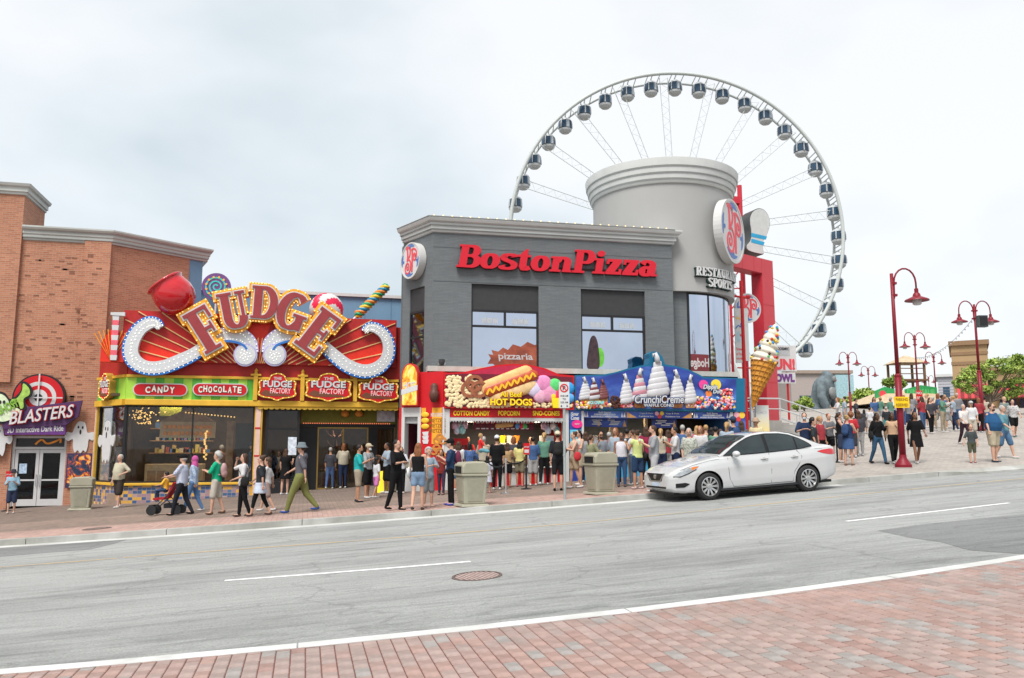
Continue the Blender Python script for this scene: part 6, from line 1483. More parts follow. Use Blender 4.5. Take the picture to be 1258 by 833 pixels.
for k in range(1,4): zz = ztp * k / 4.2; MB().box(xa + .002,xb_ - .002,-.006,-.001,zz - .012,zz + .012).build('panel_joint',M_gate,gt)
for x in (gp_(912,320)[0],gp_(926,320)[0],xa): MB().box(x - .012,x + .012,-.006,-.001,zbm + .01,ztp - .01).build('panel_joint',M_gate,gt)
# lower red post
# lattice mast behind
ms = empty('lattice_mast',GT_.w(gp_(911,300,1.8)[0],1.8,0),0,'red lattice mast rising behind the red portal','mast')
zm1 = zat(ms.location,228) - zter
MB().tube([(0,0,0),(0,0,zm1)],.12,8).build('pole',M_gate,ms); MB().tube([(-.55,.3,0),(-.55,.3,zm1 - 1.0)],.07,8).build('pole',M_gate,ms)
for k in range(10):
    z0 = zm1 - 1.0 - .7 * k; MB().tube([(0,0,z0 + (.35 if k % 2 else 0)),(-.55,.3,z0 + (0 if k % 2 else .35) - .35)],.035,6).build('brace',M_gate,ms)
MB().box(-.7,.05,-.1,.3,zm1 - .95,zm1 - .6).build('bracket',M_gate,ms); MB().tube([(0,-.1,ztp + .4),(.9,-.2,ztp + .9)],.2,8).build('pin_bracket',M_gate,ms)
# bowling pin
Pb = GT_.w(gp_(930,312,.5)[0],.5,ztp); BPn = Frame(Pb,R(6)); q2 = BPn.p
pn = BPn.thing('bowling_pin','giant white bowling pin with two blue stripes on the red portal','bowling pin')
ol = [(919,309),(916,303),(921,296),(922,285),(920.5,274),(921,266),(925,259),(932,256),(939,258.5),(944,266),(945.5,276),(942,288),(937.5,297),(937,306),(936.5,313)]
OL = catmull([q2(x,y) for x,y in ol],4,True)
MB().prism(OL,-.02,.75).build('edge',mat('dark pin edge',(.06,.065,.065),.5),pn)
cxp = sum(p[0] for p in OL) / len(OL); czp = sum(p[1] for p in OL) / len(OL)
MB().prism([(cxp + (x - cxp) * .94,czp + (z - czp) * .965) for x,z in OL],-.06,-.021).build('face',mat('pale pin face',(.50,.51,.50),.45,var=.08),pn)
for y0,y1 in ((286.5,291),(293.5,298)):
    MB().prism([q2(922.2 + (y0 - 286) * .02,y0),(q2(941.5 - (y0 - 286) * .42,y0 + 4.5)),q2(940 - (y0 - 286) * .42,y1 + 4),q2(921.5,y1)],-.068,-.0605).build('stripe',mat('pin blue',(.03,.30,.52),.4),pn)
# hanging logo under the beam and bowl sign
c = GT_.p(917,379,-.3); bp_sign('round_sign','round BP logo sign hanging behind the street banners',GT_.w(c[0],-.3,c[1]),GT_.a - R(20),.66,.12)
Pq = CAM + ray(966,470) * (41. / ray(966,470).dot(_fw)); BQ = Frame((Pq.x,Pq.y,zat((Pq.x,Pq.y),517)),R(-8)); q3 = BQ.p
bw = BQ.thing('bowl_sign','white sign on a red pole reading FUN and BOWL behind the ice cream cone','sign')
for nm,x0,x1,y0,y1,m in (('panel',940,976.5,425,456,M_signw),('panel',944,976,458,471,M_signw)): a,c = q3(x0,y1),q3(x1,y0); MB().box(a[0],c[0],-.1,.1,a[1],c[1]).build(nm,m,bw)
a,c = q3(944,454.5),q3(975,441); text('FUN!',bw,(a[0] + c[0]) / 2,(a[1] + c[1]) / 2,c[0] - a[0],c[1] - a[1],-.115,M_bpred,.012,.05)
a,c = q3(953,437.5),q3(969,427); MB().box(a[0],c[0],-.108,-.101,a[1],c[1]).build('grey_field',mat('grey sign field',(.42,.43,.44),.5),bw); text('COSMIC',bw,(a[0] + c[0]) / 2,c[1] - .08,(c[0] - a[0]) * .9,.14,-.12,M_black,.01,.02)
a,c = q3(946,469.5),q3(975,459.5); text('BOWL',bw,(a[0] + c[0]) / 2,(a[1] + c[1]) / 2,c[0] - a[0],c[1] - a[1],-.115,mat('purple letters',(.16,.05,.22),.5),.012,.06)
MB().tube([(q3(968,480)[0],0,0),(q3(968,480)[0],0,q3(968,457)[1])],.06,8).build('pole',M_red,bw)

# giant soft ice cream cone
Pc = G(932,556); Pc = CAM + ray(926,545) * (30.5 / ray(926,545).dot(_fw)); zgc = gz(Pc.x,Pc.y); kc = pxpm((Pc.x,Pc.y,3))
cn = empty('ice_cream_cone',(Pc.x,Pc.y,zgc),0,'giant waffle cone with white soft ice cream and coloured sweets','ice cream cone')
zt0_ = zat((Pc.x,Pc.y),503) - zgc; T = Matrix.Translation((0,0,zt0_)) @ Matrix.Rotation(-YAW,4,'Z') @ Matrix.Rotation(R(15.5),4,'Y')
Lc = 60 / kc; Rc = 15.5 / kc
b = MB(); prof = [(.03,0)]
for k in range(10):
    t = (k + 1) / 10; prof += [(Rc * t - .035,Lc * t - .03),(Rc * t + .015,Lc * t - .015),(Rc * t + .015,Lc * t)]
prof += [(Rc - .1,Lc + .02),(.001,Lc - .1)]
M_wcone = mat('caramel waffle',(.55,.24,.035),.5,var=.22,scale=9,bump=.5,bscale=25)
b.lathe(prof,28).xform(T).build('waffle',M_wcone,cn,smooth='auto')
b = MB()
for k in range(14):
    a = k * 2 * math.pi / 14; b.tube([((Rc * t + .012) * math.cos(a + t * .9),(Rc * t + .012) * math.sin(a + t * .9),Lc * t) for t in (.05,.3,.55,.8,.99)],.014,5)
b.xform(T).build('waffle_ribs',M_wcone,cn)
Hs = 52 / kc; b = MB(); layers = 6; vs = []; ns_,nk = 110,20
for i in range(ns_ + 1):
    t = i / ns_
    for k in range(nk):
        w = 2 * math.pi * k / nk; env = Rc * 1.05 * (1 - t) ** .62 if t > .06 else Rc * (.9 + 2.5 * t)
        ph = (t * layers * 1.0 + w / (2 * math.pi)) % 1; rr = max(.01,env * (.86 + .20 * math.sin(math.pi * ph))); vs.append((rr * math.cos(w) + .10 * t * t,rr * math.sin(w),Lc - .03 + Hs * t))
b.add(vs,[(i * nk + k,i * nk + (k + 1) % nk,(i + 1) * nk + (k + 1) % nk,(i + 1) * nk + k) for i in range(ns_) for k in range(nk)])
b.xform(T).build('ice_cream',mat('vanilla ice',(.62,.58,.48),.45,var=.06),cn,smooth=True)
rr4 = random.Random(5)
bead_m = []
for m_ in CAND[:4] + [CAND[1],CAND[6]]:
    me = MB().ball((0,0,0),(.055,.055,.055),8,6).mesh('sweet'); me.materials.append(m_); bead_m.append(me)
for k in range(70):
    t = rr4.uniform(.02,.9); w = rr4.uniform(0,2 * math.pi); env = Rc * 1.05 * (1 - t) ** .62 if t > .06 else Rc * 1.0
    P = T @ Vector((env * math.cos(w) * 1.0 + .1 * t * t,env * math.sin(w) * 1.0,Lc + Hs * t)); o = bpy.data.objects.new('sweet',bead_m[k % len(bead_m)]); COL.objects.link(o); o.parent = cn; o.location = P
MB().tube([(.0,.1,0),(0,.1,zt0_ + .3),(.15,.08,zt0_ + .9)],.05,8).build('pole',M_steel,cn)
Pd = CAM + ray(936,545) * (30.8 / ray(936,545).dot(_fw)); zpd = gz(Pd.x,Pd.y); FD = Frame((Pd.x,Pd.y,zpd),R(-10))
dr_ = FD.thing('drink_board','pale drink poster board fading to yellow under the waffle cone','sign')
a,c = FD.p(927.5,498),FD.p(943.5,498)
def lemon_fn(N,L,vec):
    s = N.new('ShaderNodeSeparateXYZ'); L.new(vec,s.inputs[0]); m = N.new('ShaderNodeMapRange'); m.inputs['From Min'].default_value = a[1] - 2.; m.inputs['From Max'].default_value = a[1] - .3; L.new(s.outputs[2],m.inputs['Value'])
    return n_ramp(N,L,m.outputs[0],[(0,(.75,.38,.02)),(.5,(.78,.60,.15)),(1,(.60,.62,.60))]),None
MB().box(a[0],c[0],-.05,.05,.0,a[1]).build('board',tex_mat('lemonade print',lemon_fn,.4),dr_); text('LEMON',dr_,(a[0] + c[0]) / 2,a[1] - .25,.38,.12,-.06,M_signw,.01,.02)

# banner pole
Pp = G(918,553); bnp = empty('banner_pole',(Pp.x,Pp.y,Pp.z),0,'red pole with crossbar and two white street banners','pole')
zk = lambda py: zat((Pp.x,Pp.y),py) - Pp.z; kk = pxpm((Pp.x,Pp.y,3))
MB().tube([(0,0,0),(0,0,zk(345))],[.10,.075],10).build('pole',M_red,bnp); MB().tube([(-13 / kk,0,zk(364)),(11 / kk,0,zk(366))],.045,8).build('crossbar',M_red,bnp); MB().tube([(-9 / kk,0,zk(452)),(9 / kk,0,zk(452))],.03,8).build('crossbar',M_red,bnp)
for s in (-13,-9,8,11): MB().ball((s / kk,0,zk(364)),.07,8,6).build('knob',M_red,bnp)
M_ban = mat('white banner cloth',(.58,.585,.575),.7,var=.04)
bn1 = MB().box(-10.5 / kk,-1.5 / kk - .02,-.02,.02,zk(446),zk(379)).build('banner',M_ban,bnp,rz=R(-4)); bn2 = MB().box(2.6 / kk + .02,10.5 / kk,-.02,.02,zk(443),zk(379)).build('banner',M_ban,bnp,rz=R(22))
w = 9 / kk; xc_ = -6 / kk
b = MB(); 
for k in range(9): a_ = R(20 * k); b.prism([(xc_ + .05 * math.cos(a_ - .2),zk(393) + .05 * math.sin(a_ - .2)),(xc_ + .17 * math.cos(a_),zk(393) + .17 * math.sin(a_)),(xc_ + .05 * math.cos(a_ + .2),zk(393) + .05 * math.sin(a_ + .2))],-.026 - .0006 * k,-.0205)
b.build('sun_print',M_must,bn1); band(MB(),catmull([(xc_ - .12,zk(404)),(xc_,zk(400)),(xc_ + .1,zk(402)),(xc_ + .13,zk(397))],4),.05,-.03,-.021).build('wave_print',M_bpblue,bn1); MB().disc(xc_ - .01,zk(414),.10,.26,-.024,-.0205,16).build('pale_print',mat('pale blue print',(.40,.55,.62),.5),bn1)
MB().disc(xc_ + .09,zk(412),.03,.06,-.03,-.0245,10).build('red_print',M_bpred,bn1)
for s,py in (('The Street',429),('of Fun',435),('by the Falls',441)): text(s,bn1,xc_,zk(py),w * .85,.12,-.026,M_bpred,.006,.02)
# terrace and steps down to the plaza
M_step = mat('concrete steps',(.34,.33,.31),.85,var=.12,scale=3,dirt=.15)
ST = Frame((Pg.x - 1.0,Pg.y - 1.6,gz(Pg.x,Pg.y)),R(0)); st = ST.thing('terrace_steps','concrete terrace and steps with pale handrails below the red portal','steps')
zT = zter - ST.O.z
MB().box(-4,.6,0,7,-2.5,zT).build('terrace',M_step,st)
nst = 9
for k in range(nst): z1 = zT * (1 - (k + 1) / (nst + 1)); MB().box(.6 + .36 * k + .001,.6 + .36 * (k + 1),0,4.0,-2.5,z1).build('step',M_step,st)
Lx = .36 * nst; M_rail = mat('pale handrail',(.55,.56,.56),.4,metal=.4,var=.05)
for yy in (.1,2.0,3.9):
    rl_o = MB().tube([(-2.5,yy,zT + .95),(.6,yy,zT + .95),(.6 + Lx,yy,.95),(.9 + Lx,yy,.9)],.035,8).build('handrail',M_rail,st); MB().tube([(-2.5,yy,zT + .5),(.6,yy,zT + .5),(.6 + Lx,yy,.5)],.025,6).build('lower_rail',M_rail,rl_o)
    for t in (-2.2,-.8,.6): MB().tube([(t,yy,zT),(t,yy,zT + .95)],.03,6).build('rail_post',M_rail,rl_o)
    for k in (3,6,9): MB().tube([(.6 + .36 * k - .1,yy,zT * (1 - k / nst) - .2),(.6 + .36 * k - .1,yy,zT * (1 - k / nst) + .95)],.03,6).build('rail_post',M_rail,rl_o)

# ---------------------------------------------------------------- street lamps on the plaza
M_lamp = mat('dark red lamp paint',(.19,.008,.018),.45,var=.1,scale=4); M_lampin = mat('frosted lamp glass',(.52,.52,.50),.3,var=.05)
def lamp_proto(arms,H=6.0):
    o = empty('street_lamp',(0,0,0))
    MB().lathe([(.24,0),(.24,.10),(.21,.14),(.17,.2),(.11,.30),(.10,.40),(.0,.40)],16).build('base',M_lamp,o,smooth='auto')
    MB().lathe([(.28,-.3),(.28,.02),(.0,.03)],16).build('footing',mat('footing concrete',(.34,.33,.3),.9),o)
    MB().tube([(0,0,.38),(0,0,H * .44)],.095,12).build('lower_post',M_lamp,o,smooth=True); MB().tube([(0,0,H * .44),(0,0,H * .955)],[.06,.05],10).build('post',M_lamp,o,smooth=True); MB().lathe([(.10,0),(.10,.05),(.06,.1)],12,(0,0,H * .44)).build('collar',M_lamp,o)
    for s in arms:
        r = .34; top = H * .955
        path = [(s * .02,0,top - .85)] + [(s * .05,0,top - .75)] + [(s * (.06 + r - r * math.cos(R(t))),0,top - .30 + r * 1.0 * math.sin(R(t)) + (.12 if t not in (0,180) else 0) * math.sin(R(t))) for t in range(0,181,20)] + [(s * (.06 + 2 * r),0,top - .48)]
        a = MB().tube(path,.028,8).build('arm',M_lamp,o,smooth=True); X = s * (.06 + 2 * r)
        MB().lathe([(.03,0),(.06,-.02),(.06,-.14),(.10,-.18),(.12,-.26),(.34,-.36),(.36,-.40),(.34,-.40),(.11,-.30),(.0,-.28)],20,(X,0,top - .46)).build('shade',M_lamp,a,smooth='auto'); MB().lathe([(.13,-.36),(.13,-.50),(.09,-.53),(.0,-.53)],12,(X,0,top - .46)).build('lens',M_lampin,a)
    for z in (H * .90,H * .84): MB().box(-.13 if len(arms) > 1 else -.02,.13,-.05,.05,z,z + .07).build('clamp',M_lamp,o)
    return o
single = lamp_proto((1,),6.25); double = lamp_proto((-1,1),6.25)
single['category'] = double['category'] = 'street lamp'; single['group'] = double['group'] = 'red street lamps on the plaza'
def at_depth(px,dep): return CAM + ray(px,500) * (dep / ray(px,500).dot(_fw))
def place_lamp(proto,first,px,ytop,ybase,label,rz=0.,H=6.25):
    P = None; dep = FPX * H / (ybase - ytop) * 1.005; Q = at_depth(px,dep); z = zat((Q.x,Q.y),ybase)
    o = proto if first else copy_tree(proto); setup_copy(o,label,(Q.x,Q.y,z),rz); return o
Pl = G(1110,575); setup_copy(single,'single armed red street lamp with a yellow sign, nearest the kerb',Pl,-YAW)
l2 = place_lamp(double,True,1206,364,530,'twin armed red street lamp with a grey box, right of the tree',-YAW)
for px,yt,yb_,lb in ((1129,405,519,'twin armed red street lamp right behind the nearest lamp'),(1045,430,524,'twin armed red street lamp right of the gorilla statue'),(1069,448,521,'twin armed red street lamp left of the green sign kiosk'),(1151,430,518,'twin armed red street lamp in front of the grey house'),(1143,460,512,'small far street lamp behind the kiosk roof'),(1036,468,512,'small far street lamp beside the gorilla statue')):
    place_lamp(double,False,px,yt,yb_,lb,-YAW + R((px * 7) % 13 - 6))
# signs fixed to lamps
def sign_plate(name,label,loc,rz,w,h,z,m,lines,lm,post=None):
    t = empty(name,loc,rz,label,'sign'); MB().box(-w / 2,w / 2,-.16,-.13,z - h / 2,z + h / 2).build('plate',m,t); n = len(lines)
    for k,s in enumerate(lines): text(s,t,0,z + h * (.5 - (k + .5) / n),w * .82,h / n * .55,-.165,lm,.006,.02)
    MB().tube([(0,-.13,z),(0,-.05,z)],.03,6).build('bracket',M_steel,t); return t
k1 = pxpm(Pl); zs_ = lambda py: zat((Pl.x,Pl.y),py) - Pl.z
sign_plate('warning_sign','yellow notice sign on the nearest red street lamp',Pl,-YAW,18 / k1,13.5 / k1,zs_(494.5),mat('traffic yellow',(.80,.50,.01),.45),['PARKING','RESERVED'],mat('brown print',(.22,.13,.01),.6))
L3 = [o for o in bpy.data.objects if o.get('label','').endswith('right behind the nearest lamp')][0]; k3 = pxpm(L3.location); z3 = zat(L3.location,486) - L3.location.z
sign_plate('red_sign','small red and white sign on a far street lamp',L3.location,-YAW,8 / k3,12 / k3,z3,M_redbright,['NO','ENTRY'],M_signw)
bxo = empty('speaker_box',l2.location,-YAW,'dark grey box mounted on the right hand twin street lamp','speaker'); zb_ = zat(l2.location,395) - l2.location.z
MB().box(-.02,.42,-.34,-.06,zb_ - .3,zb_ + .25).build('box',mat('dark grey box',(.06,.075,.075),.5),bxo,bevel=.02); MB().box(.02,.38,-.35,-.341,zb_ - .24,zb_ + .2).build('grille',M_black,bxo); MB().box(.05,.2,-.06,.0,zb_ - .05,zb_ + .05).build('bracket',M_lamp,bxo)
# overhead string lights
sl = empty('string_light',(0,0,0),label='thin cable of small bulbs strung between the street lamps',cat='string lights')
A_ = Vector(l2.location) + Vector((0,0,5.4)); B_ = Vector(L3.location) + Vector((0,0,4.4)); b = MB(); pts = []
for i in range(25): t = i / 24; p = A_.lerp(B_,t); p.z -= 1.1 * 4 * t * (1 - t) * .5; pts.append(p)
sl.location = A_; pts = [p - A_ for p in pts]; MB().tube(pts,.012,4).build('cable',M_black,sl)
b = MB()
for p in pts[1:-1]: b.ball((p.x,p.y,p.z - .07),.045,6,4)
o = b.build('bulbs',M_lampin,sl); o['kind'] = 'stuff'

# ---------------------------------------------------------------- buildings beyond the plaza
def plain_windows(par,m,rects,y=-.03): 
    for x0,x1,z0,z1 in rects: MB().box(x0,x1,y,y + .02,z0,z1).build('window',m,par)
M_tan = mat('tan stucco',(.38,.26,.14),.8,var=.08,scale=.6,dirt=.1); M_tand = mat('dark tan band',(.24,.15,.085),.8,var=.08)
Q = at_depth(1165,62); TB = Frame((Q.x,Q.y,zat((Q.x,Q.y),515)),R(-43)); t5 = TB.p
tb = TB.thing('tan_building','tan corner building with striped red awnings behind the leafy tree','building')
x0,x1,zt5 = t5(1171,470)[0],t5(1216,470)[0],t5(1190,424)[1]; x2 = t5(1320,470)[0]; zlo = t5(1240,428)[1]
MB().box(x0,x1,0,9,-3,zt5).build('corner_block',M_tan,tb); MB().box(x1 + .01,x2,.4,9,-3,zlo - 1.6).build('wing',M_tan,tb)
MB().box(x0 - .15,x1 + .15,-.2,9.2,zt5,zt5 + .35).build('cornice',M_tand,tb); MB().box(x1 + .02,x2,.15,9,zlo - 1.6,zlo - 1.3).build('cornice',M_tand,tb)
for py in (434,446): zz = t5(1190,py)[1]; MB().box(x0 - .04,x1 + .04,-.05,-.001,zz - .12,zz + .12).build('band',M_tand,tb)
aw0,aw1 = t5(1178,490),t5(1178,479); M_awr = mat('red awning cloth',(.45,.05,.055),.7,var=.1); M_awd = mat('maroon awning cloth',(.20,.02,.03),.7,var=.1)
for sx,ex,nn in ((1176,1214,9),(1226,1300,14)):
    a,c = t5(sx,485)[0],t5(ex,485)[0]; aw = empty('awning',(0,0,0),parent=tb)
    for k in range(nn):
        u0,u1 = a + (c - a) * k / nn,a + (c - a) * (k + 1) / nn; b = MB(); b.loft([[(u0 + .005,-1.3,aw0[1]),(u1 - .005,-1.3,aw0[1]),(u1 - .005,-.02,aw1[1] + .4),(u0 + .005,-.02,aw1[1] + .4)],[(u0 + .005,-1.3,aw0[1] - .06),(u1 - .005,-1.3,aw0[1] - .06),(u1 - .005,-.02,aw1[1] + .34),(u0 + .005,-.02,aw1[1] + .34)]]); b.build('awning_strip',(M_awr,M_awd)[k % 2],aw)
    for k in range(3): MB().box(a + (c - a) * (k + .08) / 3,a + (c - a) * (k + .92) / 3,-.03,-.001,t5(1190,512)[1],aw0[1] - .1).build('shop_window',mat('purple dark shop glass',(.06,.05,.09),.2,var=.4,scale=.8),tb)
# grey house with siding
Q = at_depth(1163,95); HB = Frame((Q.x,Q.y,zat((Q.x,Q.y),512)),R(-42)); t6 = HB.p; hbg = HB.thing('grey_house','pale grey siding house between the kiosk and the tan building','house')
x0,x1,zz = t6(1152,470)[0],t6(1176,470)[0],t6(1160,463)[1]; M_side = mat('pale lilac siding',(.40,.40,.44),.8,var=.05)
MB().box(x0,x1,0,8,-4,zz).build('wall',M_side,hbg); MB().box(x0 - .2,x1,-.3,8,zz,zz + .3).build('roof_edge',M_white,hbg)
for k in range(14): MB().box(x0 + .01,x1 - .01,-.03,-.001,zz * (k + .5) / 14 - .02,zz * (k + .5) / 14 + .02).build('siding_board',M_cline,hbg)
plain_windows(hbg,M_cabg,[(x0 + .5,x0 + 1.2,zz * .5,zz * .75)])
# kiosk with long hipped roof and green sign boards, pagoda lookout on top
Q = at_depth(1112,70); KB = Frame((Q.x,Q.y,zat((Q.x,Q.y),514)),R(-14)); t7 = KB.p
kb = KB.thing('plaza_kiosk','open kiosk with wide tan roof and green sign boards behind the crowd','kiosk')
M_thatch = mat('tan roof boards',(.46,.36,.24),.85,var=.2,scale=3); M_kgreen = mat('kiosk green',(.035,.30,.10),.5,var=.15); M_kwood = mat('kiosk wood',(.16,.09,.05),.8,var=.2)
a,c = t7(1058,498),t7(1171,496); zr = t7(1112,487)[1]; ze = t7(1112,497)[1]
b = MB(); b.loft([[(a[0],-2.5,ze),(c[0],-2.5,ze),(c[0],5,ze),(a[0],5,ze)],[(a[0] + 2.6,0,zr + .5),(c[0] - 2.6,0,zr + .5),(c[0] - 2.6,2.5,zr + .5),(a[0] + 2.6,2.5,zr + .5)]]); b.build('roof',M_thatch,kb)
for k in range(6): x = a[0] + 1.2 + (c[0] - a[0] - 2.4) * k / 5; MB().tube([(x,-1.8,-1),(x,-1.8,ze)],.12,8).build('post',M_kwood,kb)
MB().box(a[0] + 1.5,c[0] - 1.5,.5,3,-1,ze).build('core',M_kwood,kb); MB().box(a[0] + 1.5,c[0] - 1.5,-.6,.49,-1,1.0).build('bar',M_kwood,kb)
for x0,x1,y0,y1 in ((1076,1099,478,490),(1113,1151,476,487)):
    p,q_ = t7(x0,y1,-.6),t7(x1,y0,-.6); gs = MB().prism([(p[0],p[1]),(q_[0],p[1]),(q_[0],q_[1]),((p[0] + q_[0]) / 2,q_[1] + .2),(p[0],q_[1] - .15)],-.6,-.4).build('sign_board',M_kgreen,kb)
    if x0 > 1100: text('DINOSAUR',gs,(p[0] + q_[0]) / 2,(p[1] + q_[1]) / 2,(q_[0] - p[0]) * .9,.5,-.61,mat('bright green letters',(.10,.45,.16),.5),.02,.04)
    else: MB().disc(p[0] + .6,(p[1] + q_[1]) / 2,.3,.3,-.63,-.601,14).build('red_dot',M_bpred,gs)
Q = at_depth(1113,76); PG = Frame((Q.x,Q.y,zat((Q.x,Q.y),512)),R(-14)); t8 = PG.p; pgd = PG.thing('lookout_tower','timber lookout with small pagoda roof above the kiosk','tower')
c = t8(1112,441); e_ = t8(1112,447)[1]; f_ = t8(1112,467)[1]; hw = 1.15
b = MB(); b.loft([[(c[0] - 1.5,-1.5,e_),(c[0] + 1.5,-1.5,e_),(c[0] + 1.5,1.5,e_),(c[0] - 1.5,1.5,e_)],[(c[0] - .1,-.1,t8(1112,437)[1]),(c[0] + .1,-.1,t8(1112,437)[1]),(c[0] + .1,.1,t8(1112,437)[1]),(c[0] - .1,.1,t8(1112,437)[1])]]); b.build('roof',M_thatch,pgd)
MB().box(c[0] - 1.4,c[0] + 1.4,-1.4,1.4,f_ - .15,f_).build('deck',M_kwood,pgd)
for sx in (-1,1):
    for sy in (-1,1): MB().box(c[0] + sx * hw - .09,c[0] + sx * hw + .09,sy * hw - .09,sy * hw + .09,-1,e_ - .01).build('post',M_kwood,pgd)
for z in (.5,1.0): MB().box(c[0] - hw,c[0] + hw,-hw - .05,-hw - .0,f_ + z - .04,f_ + z + .04).build('rail',M_kwood,pgd)
# low mall and glass block far behind
Q = at_depth(1000,100); MF = Frame((Q.x,Q.y,zat((Q.x,Q.y),520)),R(-14)); t9 = MF.p; mf = MF.thing('low_mall','low pinkish building with a pale blue glass bay far behind the gorilla statue','building')
x0,x1,zz = t9(972,480)[0],t9(1046,480)[0],t9(1000,459)[1]; MB().box(x0,x1,0,10,-4,zz).build('wall',mat('pinkish grey wall',(.36,.31,.29),.8,var=.08),mf); MB().box(x0 - .2,x1 + .2,-.3,10,zz,zz + .4).build('parapet',mat('tan parapet',(.30,.24,.2),.8),mf)
gx = t9(1025,480)[0]; MB().box(gx,gx + 2.2,-.6,-.002,-1,zz - .2).build('glass_bay',mat('pale aqua glass',(.30,.46,.50),.15,var=.2),mf)
plain_windows(mf,M_cabg,[(x0 + 1 + 2.2 * k,x0 + 2.4 + 2.2 * k,1.8,3.4) for k in range(4)])

# gorilla statue, seated on its knuckles
Q = at_depth(1011,84); zq_ = zat((Q.x,Q.y),517); kq = pxpm(Q); H_ = (517 - 457) / kq
gr = empty('gorilla_statue',(Q.x,Q.y,zq_),-YAW + R(48),'huge grey gorilla statue standing on its knuckles beyond the steps','statue')
M_gor = mat('blue grey painted fur',(.12,.15,.165),.8,var=.35,scale=1.8,bump=.6,bscale=6)
def jtube(b,pts,rad,seg=10): b.tube(pts,rad,seg); [b.ball(p,r * .98,seg,6) for p,r in ((pts[0],rad[0]),(pts[-1],rad[-1]))]
u = H_ / 5.
b = MB(); jtube(b,[(0,.5 * u,1.3 * u),(0,.1 * u,2.4 * u),(0,-.2 * u,3.5 * u)],[.95 * u,1.05 * u,1.1 * u],14)
b.ball((0,-.7 * u,4.35 * u),(.5 * u,.55 * u,.62 * u),12,9); b.ball((0,-.45 * u,4.75 * u),(.36 * u,.45 * u,.4 * u),10,7); b.ball((0,-1.15 * u,4.12 * u),(.32 * u,.28 * u,.28 * u),10,7)
for s in (-1,1):
    jtube(b,[(s * .9 * u,-.3 * u,3.7 * u),(s * 1.45 * u,-.5 * u,2.3 * u),(s * 1.25 * u,-.95 * u,.95 * u),(s * 1.2 * u,-1.0 * u,.3 * u)],[.55 * u,.46 * u,.40 * u,.34 * u],10)
    jtube(b,[(s * .5 * u,.5 * u,1.4 * u),(s * .95 * u,.0 * u,.95 * u),(s * .85 * u,.3 * u,.25 * u)],[.6 * u,.45 * u,.34 * u],10); b.ball((s * .85 * u,-.1 * u,.15 * u),(.3 * u,.55 * u,.2 * u),8,6); b.ball((s * .52 * u,-.55 * u,4.4 * u),(.1 * u,.12 * u,.16 * u),6,5)
go = b.build('body',M_gor,gr); rm = go.modifiers.new('remesh','REMESH'); rm.mode = 'VOXEL'; rm.voxel_size = .12 * u; rm.use_smooth_shade = True
MB().ball((0,-1.02 * u,2.9 * u),(.72 * u,.28 * u,.75 * u),12,8).build('chest',mat('pale grey chest',(.27,.28,.28),.7,var=.15),gr,smooth=True); MB().ball((0,-1.28 * u,4.2 * u),(.30 * u,.2 * u,.34 * u),10,7).build('face',mat('grey face',(.20,.20,.20),.7),gr,smooth=True)
MB().ball((0,-1.47 * u,4.03 * u),(.14 * u,.05 * u,.08 * u),8,6).build('mouth',mat('red mouth',(.40,.06,.05),.6),gr)

